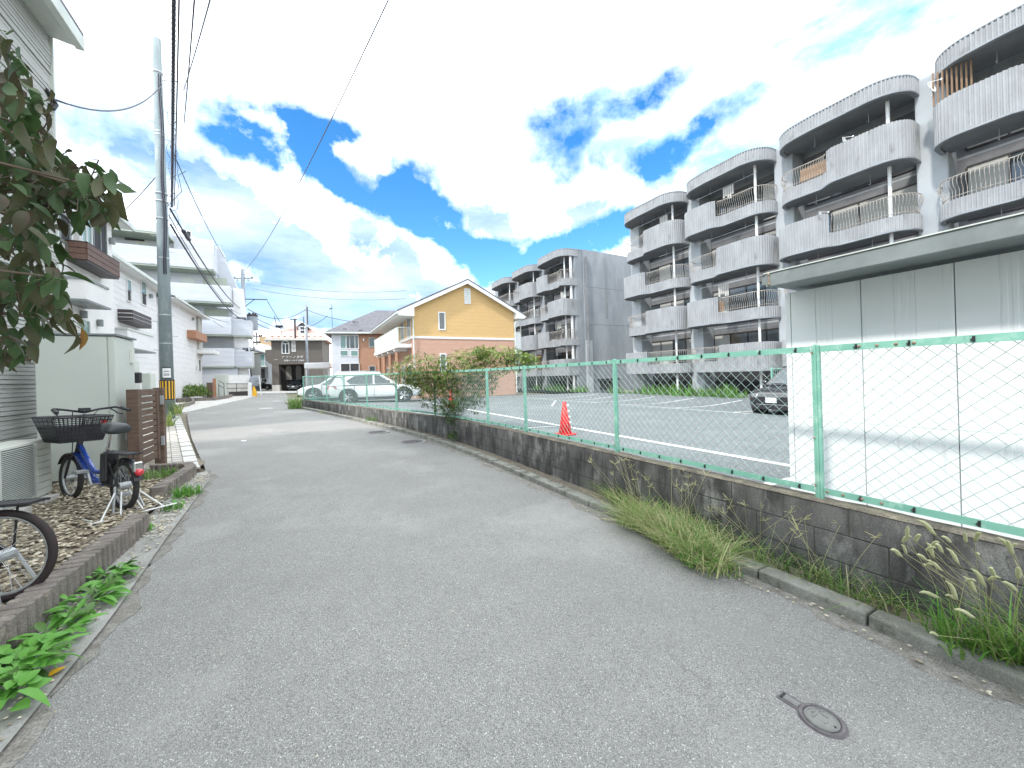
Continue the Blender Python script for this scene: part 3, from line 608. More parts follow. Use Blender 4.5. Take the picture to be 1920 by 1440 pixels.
m = MB(); m.obox(c + td * .115, td, tn, .07, .030, c.z - .01, c.z + .0065); m.build('tab', 'iron2', t)
m = MB(); m.obox(c + td * .142, td, tn, .010, .036, c.z, c.z + .0085); m.cyl(tuple(c - td * .045), .005, c.z, c.z + .0095, 8); m.build('key_slot', 'dark', t)
for (px, py, lab) in ((772, 826, 'nearer of the two round manhole covers in the road beside the block wall'), (707, 811, 'farther of the two round manhole covers in the road beside the block wall')):
    c = at_z(px, py, 0.12); c.z = road_z(0, c.y, (c.x - left_n(c.y)) / (wall_n(c.y) - left_n(c.y)))
    t = thing('manhole_cover', lab, 'manhole cover', tuple(c), 'round manhole covers beside the wall')
    m = MB(); m.cyl(c, .31, c.z - .02, c.z + .006, 40); m.build('collar', 'concrete', t)
    m = MB(); m.cyl(c, .24, c.z, c.z + .010, 36)
    for k in range(5): m.box(c.x - .17, c.x + .17, c.y - .16 + k * .075, c.y - .13 + k * .075, c.z + .008, c.z + .014)
    m.build('lid', 'iron', t)
m = MB(); c = at_z(457, 828, 0.11); c.z = road_z(0, c.y, .3) + .004; m.cyl(c, .055, c.z - .01, c.z + .003, 14); tag(m.build('survey_disc', 'white', None), 'small pale round survey mark in the road left of centre', 'road mark')
for (x0, y0, x1, y1, lab) in ((487, 766, 511, 765, 'nearer faded white paint dash on the far road'), (511, 752, 527, 752, 'farther faded white paint dash on the far road')):
    a = at_z(x0, y0, .26); b_ = at_z(x1, y1, .26); m = MB(); dr = b_ - a; m.obox(((a + b_) / 2), dr, Vector((dr.y, -dr.x, 0)), dr.length, .35, .25, .262); tag(m.build('paint_dash', 'line', None), lab, 'road mark', 'faded paint dashes on the far road')
# ------------------------------------------------------------- left side: gutter, pavers, edging, gravel
structure(strip_mesh(lambda u: left_n(u) - 0.30, lambda u: left_n(u) - 0.005, -3, 7.2, 0.3, 3, lambda x, u, t: zg(u) + 0.022 - (.01 if 0 < t < 1 else 0), 'gutter_strip', 'concrete', 0.006))
structure(strip_mesh(lambda u: -3.25, lambda u: -1.36 - 0.02 * max(0, u - 3), -3, 8.6, 0.3, 8, lambda x, u, t: 0.085 + .02 * math.sin(u * 3 + x * 5), 'gravel_bed', 'earth', 0.012))
paving = thing('paving', 'strip of pale oblong pavers beside the road between the wooden gate and the utility pole', 'paving', (-2, 10, .1)); 
a = Vector((-1.62, 7.42, 0)); b_ = Vector((-3.92, 16.8, 0)); dr = (b_ - a).normalized(); nn = Vector((-dr.y, dr.x, 0)); ln = (b_ - a).length
m = MB(); m.hexa([tuple(a - nn * .2 + Vector((0, 0, -.05))), tuple(b_ - nn * .2 + Vector((0, 0, -.05))), tuple(b_ + nn * .75 + Vector((0, 0, -.05))), tuple(a + nn * .75 + Vector((0, 0, -.05))), tuple(a - nn * .2 + Vector((0, 0, zg(7.4) + .015))), tuple(b_ - nn * .2 + Vector((0, 0, zg(16.8) + .015))), tuple(b_ + nn * .75 + Vector((0, 0, zg(16.8) + .015))), tuple(a + nn * .75 + Vector((0, 0, zg(7.4) + .015)))])
m.build('joint_sand', 'earth', paving)
pm = [MB().box(-.11, .11, -.062, .062, -.03, .0).mesh('paver', mm) for mm in ('paver', 'paver2')]
km = MB().box(-.29, .29, -.085, .085, -.05, .0).mesh('edge_stone', 'conc_pale')
ang = math.atan2(dr.y, dr.x)
for r_ in range(5):
    q = 0.11 + (0.11 if r_ % 2 else 0)
    while q < ln - .1:
        p = a + dr * q + nn * (.055 + r_ * .133); inst('paver', random.choice(pm), paving, (p.x, p.y, zg(p.y) + .030 + random.uniform(-.003, .003)), (0, 0, ang + random.uniform(-.01, .01))); q += .229
q = .3
while q < ln:
    p = a + dr * q - nn * .105; inst('edge_stone', km, paving, (p.x, p.y, zg(p.y) + .028), (0, 0, ang)); q += .595
# ribbed edging blocks
def edging(pts, label, z1):
    P = Path([(x, u, 0) for x, u in pts]); t_ = thing('garden_edging', label, 'edging', (pts[0][0], pts[0][1], 0), 'ribbed edging rows round the gravel bed'); d_ = 0
    while d_ < P.len - .03:
        p = P.at(d_ + .035); dr_ = P.dirn(d_ + .035); nn_ = Vector((dr_.y, -dr_.x, 0)); m_ = MB(); hw = .0325
        prof = [(-hw, -.046), (-hw * .55, -.066), (hw * .55, -.066), (hw, -.046), (hw, .046), (hw * .55, .066), (-hw * .55, .066), (-hw, .046)]
        poly = [p + dr_ * x_ + nn_ * y_ for x_, y_ in prof]; m_.prism([(v.x, v.y) for v in poly], -.02, z1 + random.uniform(-.003, .003))
        m_.build('edging_post', 'edge', t_, bevel=.004); d_ += .072
edging([(-1.46, 2.0), (-1.40, 3.06), (-1.35, 4.75)], 'long ribbed concrete edging row along the near gravel bed', .195)
edging([(-1.50, 5.75), (-1.46, 7.05), (-1.56, 7.32), (-1.95, 7.40)], 'short ribbed concrete edging row ending by the pavers', .20)
gm = []
rs = MB()
random.seed(11)
def pebble(mb, c, r_):
    k = len(mb.v); a = random.uniform(0, 6.28); sx, sy, sz = r_ * random.uniform(.9, 1.5), r_ * random.uniform(.6, 1.0), r_ * random.uniform(.35, .6)
    for (x, y, z) in ((1, 0, 0), (0.4, .9, .1), (-.5, .8, 0), (-1, 0, .1), (-.45, -.85, 0), (.5, -.85, .1), (.1, 0, 1), (0, 0, -1)):
        X = x * sx * random.uniform(.85, 1.15); Y = y * sy; mb.v.append((c[0] + X * math.cos(a) - Y * math.sin(a), c[1] + X * math.sin(a) + Y * math.cos(a), c[2] + z * sz))
    for i in range(6): mb.f.append((k + i, k + (i + 1) % 6, k + 6)); mb.f.append((k + (i + 1) % 6, k + i, k + 7)); mb.mi += [mb.cur] * 2
for i in range(9500):
    u = random.uniform(1.9, 7.7); x = random.uniform(-3.1, -1.44); rs.cur = random.choice([0, 0, 1])
    if u > 5.9 and x < -2.95: continue
    if u > 7.3 and x > -1.9: continue
    pebble(rs, (x, u, .098 + random.uniform(-.006, .018) + .02 * math.sin(u * 3 + x * 5)), random.uniform(.011, .025))
for i in range(500):
    u = random.uniform(4.5, 7.0); x = left_n(u) - random.uniform(.02, .30); rs.cur = random.choice([0, 1, 1]); pebble(rs, (x, u, zg(u) + .03), random.uniform(.006, .014))
for i in range(260):
    u = random.uniform(2.0, 4.5); x = left_n(u) - random.uniform(.02, .28); rs.cur = random.choice([0, 1]); pebble(rs, (x, u, zg(u) + .025), random.uniform(.004, .011))
o = rs.build('gravel', ['gravel', 'gravel2'], None); tag(o, 'pale pebble gravel under the bicycles on the left', 'gravel', kind='stuff')
rs = MB()
for i in range(380):
    u = random.uniform(.2, 8.5); x = wall_n(u) - random.choice([random.uniform(.10, .30), random.uniform(.48, .62)]); rs.cur = random.choice([0, 1, 1]); pebble(rs, (x, u, zg(u) + .022), random.uniform(.004, .011))
for i in range(160):
    u = random.uniform(1.5, 9); x = random.uniform(left_n(u) + .05, wall_n(u) - .6); rs.cur = 1; pebble(rs, (x, u, road_z(0, u, (x - left_n(u)) / (wall_n(u) - left_n(u))) + .002), random.uniform(.003, .006))
o = rs.build('grit', ['gravel', 'gravel2'], None); tag(o, 'loose grit scattered along the kerb and the road', 'grit', kind='stuff')
# pale driveways on the far left
m = MB(); m.prism([(-3.95, 18.6), (-3.9, 20.4), (-3.72, 26), (-3.5, 32), (-3.42, 38.4), (-5.4, 38.4), (-5.6, 27.5), (-6.6, 27), (-6.6, 20.6), (-5.5, 18.6)], .1, .262); structure(m.build('driveway', 'conc_pale', None))
m = MB(); m.prism([(-1.95, 7.45), (-3.2, 8.0), (-6.0, 8.2), (-6.0, 18.0), (-4.6, 17.5), (-2.75, 8.6)], .02, .10); structure(m.build('yard', 'concrete', None))
m = MB(); m.prism([(-5.0, 45.8), (-1.2, 47.2), (4, 50), (4, 56), (-10, 56), (-10, 46)], .1, .245); structure(m.build('forecourt', 'conc_pale', None))
# ================================================================= APARTMENT BLOCKS WITH RIBBED CURVED BALCONIES
FN = 20.9; SPAN = 4.9
def sstep(t): t = min(1, max(0, t)); return t * t * (3 - 2 * t)
def bal_path(kind, wall_x=1.75, R0=0.85, flush_end=False):
    """plan of a balcony front, local x away from the street (0 = foremost), s = distance from the far end"""
    tall = 2.25 if kind == 'A' else 2.65
    def rec(s):
        if kind == 'A': return 0.0 + 0.40 * sstep((s - (tall - .35)) / .7)
        if kind == 'B': return 0.40 * (1 - sstep((s - (SPAN - tall - .35)) / .7))
        return 0.30 * (1 - sstep((s - .2) / 1.6)) * 0.6
    pts = []
    r0 = rec(R0)
    pts.append((wall_x, 0.0))
    for k in range(0, 9):
        t = k / 8 * math.pi / 2; pts.append((r0 + R0 - R0 * math.sin(t), R0 - R0 * math.cos(t)))
    s = R0 + .1
    while s < SPAN - R0 - .05: pts.append((rec(s), s)); s += .1
    r1 = rec(SPAN - R0); 
    if flush_end: pts += [(r1 * .3, SPAN - .45), (r1 + .12, SPAN - .18), (r1 + .45, SPAN), (wall_x, SPAN)]
    else:
        for k in range(0, 9):
            t = k / 8 * math.pi / 2; pts.append((r1 + R0 - R0 * math.cos(t), SPAN - R0 + R0 * math.sin(t)))
        pts.append((wall_x, SPAN))
    P = Path([(x, -s_, 0) for x, s_ in pts]); return P, (tall if kind == 'A' else SPAN - tall)
def ribbed(P, d0, d1, z0, z1, th=0.10, per=0.125, dep=0.042):
    n = int((d1 - d0) / (per / 4)); mb = MB(); offs = [0, dep, dep, 0]
    def ring(dd, off):
        p = P.at(dd); dr = P.dirn(dd); nn = Vector((dr.y, -dr.x, 0))   # points away from the building
        if nn.x > 0 and False: nn = -nn
        return p, nn
    cx = Vector((1.2, -SPAN / 2, 0)); rows = []
    for i in range(n + 1):
        dd = d0 + (d1 - d0) * i / n; p, nn = ring(dd, 0)
        if (p - cx).dot(nn) < 0: nn = -nn
        o_ = p + nn * offs[i % 4]; in_ = p - nn * th
        k = len(mb.v); mb.v += [(o_.x, o_.y, z0), (o_.x, o_.y, z1), (in_.x, in_.y, z1), (in_.x, in_.y, z0)]
        if i:
            for a, b in ((0, 1), (1, 2), (2, 3), (3, 0)): mb.f.append((k - 4 + a, k - 4 + b, k + b, k + a)); mb.mi.append(0)
    k = len(mb.v) - 4; mb.f += [(0, 1, 2, 3), (k + 3, k + 2, k + 1, k)]; mb.mi += [0, 0]
    return mb
def offpath(P, off, step=.12, d0=0, d1=None):
    d1 = P.len if d1 is None else d1; n = max(2, int((d1 - d0) / step)); cx = Vector((1.2, -SPAN / 2, 0)); r_ = []
    for i in range(n + 1):
        dd = d0 + (d1 - d0) * i / n; p = P.at(dd); dr = P.dirn(dd); nn = Vector((dr.y, -dr.x, 0))
        if (p - cx).dot(nn) < 0: nn = -nn
        r_.append(p + nn * off)
    return r_
def find_d(P, s):
    for i in range(400):
        dd = P.len * i / 400
        if -P.at(dd).y >= s and P.at(dd).x < 1.2: return dd
    return P.len
BAL = {}
for kind in ('A', 'B', 'Bf', 'Af'):
    P, ss = bal_path(kind[0], flush_end=kind.endswith('f')); dm = find_d(P, ss); k0 = kind[0]
    tall = ribbed(P, 0 if k0 == 'A' else dm, dm if k0 == 'A' else P.len, 0, 1.5)
    low = ribbed(P, dm if k0 == 'A' else 0, P.len if k0 == 'A' else dm, 0, 0.60)
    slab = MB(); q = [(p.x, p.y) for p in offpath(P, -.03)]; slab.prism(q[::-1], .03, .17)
    lip = MB(); pts = offpath(P, .045, .15); pin = offpath(P, -.1, .15)
    for i, (a, b) in enumerate(zip(pts, pin)):
        k = len(lip.v); lip.v += [(a.x, a.y, -.035), (a.x, a.y, .028), (b.x, b.y, .028), (b.x, b.y, -.035)]
        if i:
            for c, e in ((0, 1), (1, 2), (2, 3), (3, 0)): lip.f.append((k - 4 + c, k - 4 + e, k + e, k + c)); lip.mi.append(0)
    a0, a1 = ((dm + .1, P.len - .3) if k0 == 'A' else (.3, dm - .1))
    hand = MB(); hand.tube([p + Vector((0, 0, 1.44)) for p in offpath(P, .02, .15, a0, a1)], .022, 5); hand.tube([p + Vector((0, 0, .72)) for p in offpath(P, -.04, .15, a0, a1)], .014, 4)
    bal = MB(); inn, o1, o2, to = offpath(P, -.04, .105, a0, a1), offpath(P, .055, .105, a0, a1), offpath(P, .085, .105, a0, a1), offpath(P, .02, .105, a0, a1)
    for j in range(len(inn)):
        bal.tube([inn[j] + Vector((0, 0, .60)), inn[j] + Vector((0, 0, .95)), o1[j] + Vector((0, 0, 1.12)), o2[j] + Vector((0, 0, 1.30)), to[j] + Vector((0, 0, 1.44))], .009, 3, caps=False)
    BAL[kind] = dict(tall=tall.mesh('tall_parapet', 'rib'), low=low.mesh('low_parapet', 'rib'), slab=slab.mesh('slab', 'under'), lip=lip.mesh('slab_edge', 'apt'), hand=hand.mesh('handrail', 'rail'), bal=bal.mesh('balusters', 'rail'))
P, _ = bal_path('R', wall_x=1.9, R0=1.15); rf = ribbed(P, 0, P.len, 0, .60, th=.14); rs_ = MB(); rs_.prism([(p.x, p.y) for p in offpath(P, -.05)][::-1], .04, .5)
rim = MB(); pts = offpath(P, .045, .15); pin = offpath(P, -.12, .15)
for zz0, zz1 in ((.60, .65), (-.03, .03)):
    for i, (a, b) in enumerate(zip(pts, pin)):
        k = len(rim.v); rim.v += [(a.x, a.y, zz0), (a.x, a.y, zz1), (b.x, b.y, zz1), (b.x, b.y, zz0)]
        if i:
            for c, e in ((0, 1), (1, 2), (2, 3), (3, 0)): rim.f.append((k - 4 + c, k - 4 + e, k + e, k + c)); rim.mi.append(0)
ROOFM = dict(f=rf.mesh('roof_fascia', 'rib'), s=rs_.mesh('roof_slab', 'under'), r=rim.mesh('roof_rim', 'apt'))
FLOORZ = [2.0, 4.78, 7.55, 10.33]; ROOFZ = 13.05
def block(name, label, bounds, u_near, u_far, wallmat, end_wall=False, parity0=0, flush=False):
    t_ = thing(name, label, 'apartment building', (25, (u_near + u_far) / 2, .5), 'curved balcony apartment blocks')
    m = MB(); m.box(23.5, 33, u_near + .01, u_far, .3, 13.66); m.build('wall', wallmat, t_)
    for b in bounds:
        lo, hi = (b - .30, b + .60)
        if lo < u_near: lo = u_near + .02
        m = MB(); m.box(22.35, 23.49, lo, hi, .3, 13.68); m.build('pier', wallmat, t_, bevel=.06)
    for bi, b in enumerate(bounds[:-1] if not flush else bounds[:-1]):
        u0 = b + 5.38 if not flush else b + SPAN + .02
        for fi, z in enumerate(FLOORZ):
            A = (bi + fi + parity0) % 2 == 0; kind = 'A' if A else 'B'
            if flush and bi == 0: kind += 'f'
            B = BAL[kind]; sl = inst('balcony', B['slab'], t_, (FN, u0, z))
            for nm, key in (('tall_parapet', 'tall'), ('low_parapet', 'low'), ('slab_edge', 'lip'), ('handrail', 'hand'), ('balusters', 'bal')): inst(nm, B[key], sl, (FN, u0, z))
            # recessed window band
            zb = z + .17; fa = Face((23.49, u0 + .05, 0), (0, -1)); rnd = random.Random(bi * 10 + fi + 77)
            w0, w1 = .45, 4.7; rw_ = MB(); fa.box(rw_, -.3, SPAN + .5, z + .02, z + 2.7, .001, .004); rw_.build('recess_shade_panel', 'recess_shade', t_); fr = MB()  # thin dark panel paints the recess shade over the lighter wall
            for tz in (zb + .02, zb + 2.12): fa.box(fr, w0, w1, tz, tz + .06, 0, .07)
            panes = 4; ww = (w1 - w0) / panes
            for k in range(panes + 1): fa.box(fr, w0 + k * ww - .03, w0 + k * ww + .03, zb + .08, zb + 2.12, .005, .06)
            wf = fr.build('window', 'brown_d', t_)
            for k in range(panes):
                g_ = MB(); fa.box(g_, w0 + k * ww + .03, w0 + (k + 1) * ww - .03, zb + .085, zb + 2.115, .008, .03); c_ = rnd.random()
                g_.build('pane', 'curtain_y' if (fi == 0 and bi in (1,) and k in (1, 2)) else ('curtain' if c_ < .28 else 'glass'), wf)
            # laundry pole hung under the slab above
            zt = (FLOORZ + [ROOFZ])[fi + 1]; m = MB()
            for s_ in (1.5, 3.5): m.tube([(FN + .95, u0 - s_, zt + .03), (FN + .95, u0 - s_, zt - .42)], .012, 4); m.tube([(FN + .95, u0 - s_, zt - .42), (FN + .75, u0 - s_, zt - .42)], .012, 4)
            if rnd.random() < .6: m.tube([(FN + .80, u0 - .7, zt - .40), (FN + .80, u0 - 4.3, zt - .40)], .014, 5)
            m.build('laundry_hanger', 'steel', t_)
            if rnd.random() < .55:
                m = MB(); s_ = rnd.uniform(1.2, 3.8); m.box(FN + 1.1, FN + 1.4, u0 - s_ - .75, u0 - s_, z + .2, z + .78); m.build('air_conditioner', 'ac', t_)
            if rnd.random() < .4:
                m = MB(); s_ = rnd.uniform(1.5, 3.6)
                for k in range(5): m.box(FN + .78, FN + .80, u0 - s_ - k * .13 - .1, u0 - s_ - k * .13, zt - .95 - rnd.uniform(0, .25), zt - .45)
                m.build('laundry', 'curtain', t_)
        for nm, key in (('roof_fascia', 'f'), ('roof_slab', 's'), ('roof_rim', 'r')): inst(nm, ROOFM[key], t_, (FN, u0, ROOFZ))
        m = MB(); uu = u0 - SPAN + .75; m.cyl((21.75, uu), .065, .5, ROOFZ + .05, 8); m.build('drainpipe', 'white', t_)
        m = MB(); m.box(23.52, 23.55, u0 - SPAN + .3, u0 - .4, .4, 1.95); m.build('dark_underfloor', 'dark', t_) if False else None
    m = MB(); m.box(22.5, 33.2, u_near - .001, u_far + .1, 13.661, 13.76); m.build('roof', 'metal_g', t_)
    return t_
near_apt = block('apartment_building', 'four storey concrete apartment block with ribbed curved balconies, nearest to the road', [-5.7, -.23, 5.29, 10.67, 15.97, 21.0], -6, 21.55, 'apt_w', parity0=0)
# underfloor voids, fence and hedge strip in front of the ground floor
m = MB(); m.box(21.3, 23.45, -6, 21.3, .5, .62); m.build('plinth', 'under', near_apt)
m = MB(); m.box(23.40, 23.48, -6, 21.5, .62, 1.98); m.build('underfloor_shade', 'dark', near_apt)  # dark sheet painting the shade of the open space under the block
far_apt = block('apartment_building', 'farther concrete apartment block behind the yellow house, with a bare grey end wall', [28.5, 34.0, 39.4, 44.8], 28.5, 45.3, 'apt', parity0=1, flush=True)
for z0, z1 in ((.3, 2.75), (2.77, 6.72), (6.74, 10.25), (10.27, 13.74)):
    m = MB(); m.box(23.3, 33.3, 28.36, 28.5, z0, z1); m.build('end_wall_panel', 'apt', far_apt)
m = MB(); m.box(25.9, 26.0, 28.30, 28.36, 7.5, 13.3); m.box(30.6, 30.68, 28.30, 28.36, 8.5, 12.5); m.build('end_wall_pipe', 'metal_g', far_apt)
m = MB(); m.box(24.6, 27.2, 28.18, 28.36, 1.35, 1.55); m.box(24.9, 26.9, 28.30, 28.37, .5, 1.34); m.build('end_wall_opening', 'dark', far_apt)
m = MB(); m.box(23.3, 24.0, 28.24, 28.36, .3, 5.2); m.build('end_pilaster', 'apt_w', far_apt)
m = MB(); m.box(21.3, 23.45, 28.5, 45, .5, .62); m.box(23.40, 23.48, 28.5, 45, .62, 1.98); m.build('underfloor_shade', 'dark', far_apt)  # dark floor and back sheets paint in the underfloor shade
m = MB(); m.box(21.9, 22.1, 28.6, 28.7, .4, 13.0); m.build('corner_post', 'white', far_apt)
# satellite dishes
def dish(p, yaw, lab):
    t_ = thing('satellite_dish', lab, 'satellite dish', tuple(p), 'satellite dishes on the balconies'); m_ = MB(); k = 14; d_ = Vector((math.cos(yaw), math.sin(yaw), .25)).normalized(); x = d_.cross(Vector((0, 0, 1))).normalized(); y = d_.cross(x)
    c0 = Vector(p) + Vector((0, 0, .38)); m_.v.append(tuple(c0 - d_ * .06)); 
    for r_, o_ in ((.13, -.045), (.24, 0)):
        for j in range(k): a = 2 * math.pi * j / k; m_.v.append(tuple(c0 + d_ * o_ + (x * math.cos(a) + y * math.sin(a)) * r_))
    for j in range(k): m_.f.append((0, 1 + j, 1 + (j + 1) % k)); m_.f.append((1 + j, 1 + k + j, 1 + k + (j + 1) % k, 1 + (j + 1) % k))
    m_.mi = [0] * len(m_.f); r = m_.build('reflector', 'white', t_, smooth=True)
    m_ = MB(); m_.tube([Vector(p), Vector(p) + Vector((0, 0, .25)), c0 - d_ * .06], .018, 5); m_.build('mast', 'steel', t_)
    m_ = MB(); e = c0 + d_ * .28; m_.tube([c0 - y * .2, e], .01, 4); m_.ball(tuple(e), .04, 6, 4); m_.build('feed_arm', 'white', t_)
dish(at_n(1583, 268, 20.95) + Vector((.1, 0, -.28)), 4.7, 'white satellite dish on the top floor parapet of the third bay')
dish(at_n(1538, 408, 20.9) + Vector((.1, 0, -.28)), 4.75, 'white satellite dish on the parapet one floor below the top of the third bay')
dish(at_n(1745, 165, 20.95) + Vector((.1, 0, -.28)), 4.5, 'white satellite dish below the roof slab of the nearest bay, by the reed screen')
m = MB(); q = at_n(1752, 150, 21.15)
for k in range(9): m.tube([(21.2 + .04 * k, q.y + .05 - k * .11, 11.8), (21.2 + .04 * k, q.y + .05 - k * .11, 13.05)], .028, 5)
m.build('reed_screen', 'reed', near_apt)
# satellite screens of reed on some low railings
for (u_, z_) in ((14.9, 5.45), (9.2, 11.0)):
    m = MB(); m.box(21.36, 21.38, u_ - 1.3, u_ + .4, z_ - .0, z_ + .62); m.build('reed_screen', 'reed', near_apt)

# ================================================================= YELLOW TWO STOREY HOUSE
N0, N1, U0, U1 = 6.17, 13.47, 24.4, 34.2; NM = (N0 + N1) / 2
yh = thing('yellow_house', 'two storey gabled house, yellow above and salmon below, with a white walkway balcony', 'house', (NM, 31, .35))
def gz_y(n): return 8.02 - 0.5 * abs(n - NM)
m = MB(); m.box(N0, N1, U0, U1, .25, 4.17); m.build('lower_wall', 'salmon', yh)
m = MB(); z_e = gz_y(N0) - .0
k = [(N0, U0, 4.30), (N1, U0, 4.30), (N1, U0, z_e), (NM, U0, 8.02), (N0, U0, z_e)]; k2 = [(a, U1, c) for a, b, c in k]; m.add(k + k2, [(0, 1, 2, 3, 4), (9, 8, 7, 6, 5)] + [(i, 5 + i, 5 + (i + 1) % 5, (i + 1) % 5) for i in range(5)]); m.build('upper_wall', 'yellow', yh)
fy = Face((N0, U0, 0), (1, 0))
m = MB(); m.box(N0 - .05, N1 + .05, U0 - .05, U1 + .05, 4.17, 4.31); m.build('white_band', 'white', yh)
bd = MB()
for z in [0.6 + .32 * i for i in range(11)]: bd.box(N0 + .01, N1 - .01, U0 - .006, U0 - .001, z, z + .305)
bd.build('siding_boards', 'salmon', yh)
i = 0
while True:
    z = 4.33 + .245 * i; 
    if z > 7.8: break
    zt = z + .232; hw = min((N1 - N0) / 2, (8.02 - zt) / .5)
    if hw < .1: break
    m = MB(); m.box(NM - hw, NM + hw, U0 - .008, U0 - .001, z, zt); m.build('siding_board', 'yellow', yh); i += 1
for sgn in (-1, 1):
    ext = 1.02 if sgn < 0 else .68; ne = (N0 - ext) if sgn < 0 else (N1 + ext); ze = gz_y(ne); hwt = .16
    for nm, mm, (d0, d1), (uu0, uu1) in (('roof', 'roof_d', (.10, .19), (U0 - .42, U1 + .4)), ('roof_soffit', 'white', (.0, .095), (U0 - .36, U1 + .35))):
        m = MB(); m.hexa([(ne, uu0, ze + d0), (NM, uu0, 8.02 + d0), (NM, uu1, 8.02 + d0), (ne, uu1, ze + d0), (ne, uu0, ze + d1), (NM, uu0, 8.02 + d1), (NM, uu1, 8.02 + d1), (ne, uu1, ze + d1)] if sgn < 0 else
               [(NM, uu0, 8.02 + d0), (ne, uu0, ze + d0), (ne, uu1, ze + d0), (NM, uu1, 8.02 + d0), (NM, uu0, 8.02 + d1), (ne, uu0, ze + d1), (ne, uu1, ze + d1), (NM, uu1, 8.02 + d1)])
        m.build(nm, mm, yh)
    a, b = (ne, NM) if sgn < 0 else (NM, ne)
    za, zb_ = (ze, 8.02) if sgn < 0 else (8.02, ze)
    m = MB(); m.hexa([(a, U0 - .41, za - .14), (b, U0 - .41, zb_ - .14), (b, U0 - .37, zb_ - .14), (a, U0 - .37, za - .14), (a, U0 - .41, za + .11), (b, U0 - .41, zb_ + .11), (b, U0 - .37, zb_ + .11), (a, U0 - .37, za + .11)]); m.build('bargeboard', 'white', yh)
    # boxed eave end
    w0, w1 = (ne, N0) if sgn < 0 else (N1, ne); m = MB(); m.hexa([(w0, U0 - .40, ze - .16), (w1, U0 - .40, ze - .16), (w1, U1, ze - .16), (w0, U1, ze - .16), (w0, U0 - .40, ze - .0 if sgn < 0 else gz_y(w0)), (w1, U0 - .40, gz_y(w1) if sgn < 0 else ze), (w1, U1, gz_y(w1) if sgn < 0 else ze), (w0, U1, ze if sgn < 0 else gz_y(w0))]); m.build('eave_soffit', 'white', yh)
    m = MB(); m.tube([(ne + sgn * .05, U0 - .45, ze - .03), (ne + sgn * .05, U1 + .4, ze - .03)], .07, 8); m.build('gutter', 'gutter', yh)
for nd, ne2 in ((N0, N0 - 1.02), (N1, N1 + .68)):
    s_ = -1 if nd == N0 else 1; m = MB(); m.tube([(ne2, U0 - .1, 5.85), (nd + s_ * .06, U0 - .12, 5.45), (nd + s_ * .02, U0 - .12, 5.3), (nd + s_ * .02, U0 - .12, .4)], .045, 6); m.build('downpipe', 'gutter', yh)
window(fy, *fy.rect(823.5, 587, 833, 617), yh, fr=.07)
window(fy, *fy.rect(826.5, 664.5, 835, 694), yh, fr=.07)
r = fy.rect(872, 543, 880, 568); m = MB(); fy.box(m, r[0] - .07, r[1] + .07, r[2] - .07, r[3] + .07, 0, .05)
vn = m.build('vent', 'white', yh); m = MB()
for k in range(7): fy.box(m, r[0], r[1], r[2] + (r[3] - r[2]) * k / 7 + .02, r[2] + (r[3] - r[2]) * k / 7 + .09, .05, .07)
m.build('louvre', 'gutter', vn)
bn0, bu0, bu1 = 5.25, 24.85, 34.0
m = MB(); m.box(bn0, N0 - .001, bu0, bu1, 3.62, 3.86); bl = m.build('walkway_balcony', 'white', yh)
k = bu0
while k < bu1 - .3:
    m = MB(); m.box(bn0 + .02, bn0 + .045, k + .05, k + .80, 3.88, 4.86); m.build('balcony_panel', 'white_panel', bl); k += .9
m = MB(); m.tube([(N0, bu0 + .03, 4.90), (bn0 + .03, bu0 + .03, 4.90), (bn0 + .03, bu1, 4.90)], .03, 6); k = bu0
while k < bu1: m.box(bn0 + .05, bn0 + .09, k - .02, k + .02, 3.86, 4.9); k += .9
for q in range(8): m.box(bn0 + .1 + q * .1, bn0 + .112 + q * .1, bu0 + .02, bu0 + .04, 3.86, 4.88)
m.build('balcony_rail', 'gutter', bl)
k = 26.2
while k < 34:
    m = MB(); m.cyl((5.5, k), .13, .3, 3.4, 8); m.build('column', 'brick', yh); m = MB(); m.box(5.3, N0 - .01, k - .09, k + .09, 3.45, 3.61); m.build('balcony_beam', 'white', yh); k += 2.3
fs = Face((N0, U1, 0), (0, -1))
for a in (0.8, 2.7, 4.6, 6.5, 8.4):
    window(fs, a, a + .75, 1.2, 2.5, yh, mull=(.5,)); window(fs, a, a + .8, 4.35, 5.9, yh, glass='curtain' if a < 4 else 'glass', mull=(.5,))
m = MB()
for k in (26.3, 28.6, 31, 33.4): m.box(5.45, 5.65, k, k + .2, 5.63, 5.66)
m.build('soffit_vent', 'metal_g', yh)
# rear balcony of the yellow house on the right side
m = MB(); m.box(N1 + .01, N1 + 1.05, 25.2, 29, 3.2, 3.38); rb = m.build('rear_balcony', 'white', yh)
m = MB(); m.box(N1 + 1.0, N1 + 1.04, 25.2, 29, 3.4, 4.9); m.box(N1 + .02, N1 + 1.0, 25.2, 25.24, 3.4, 4.85); m.build('balcony_panel', 'white_panel', rb)
m = MB(); m.tube([(N1 + 1.02, 25.22, .4), (N1 + 1.02, 25.22, 5.4)], .035, 6); m.tube([(N1 + 1.02, 25.22, 5.4), (N1, 25.22, 5.0)], .03, 6); m.tube([(N1, 25.22, 4.9), (N1 + 1.02, 25.22, 4.9)], .02, 6); m.build('balcony_post', 'gutter', rb)

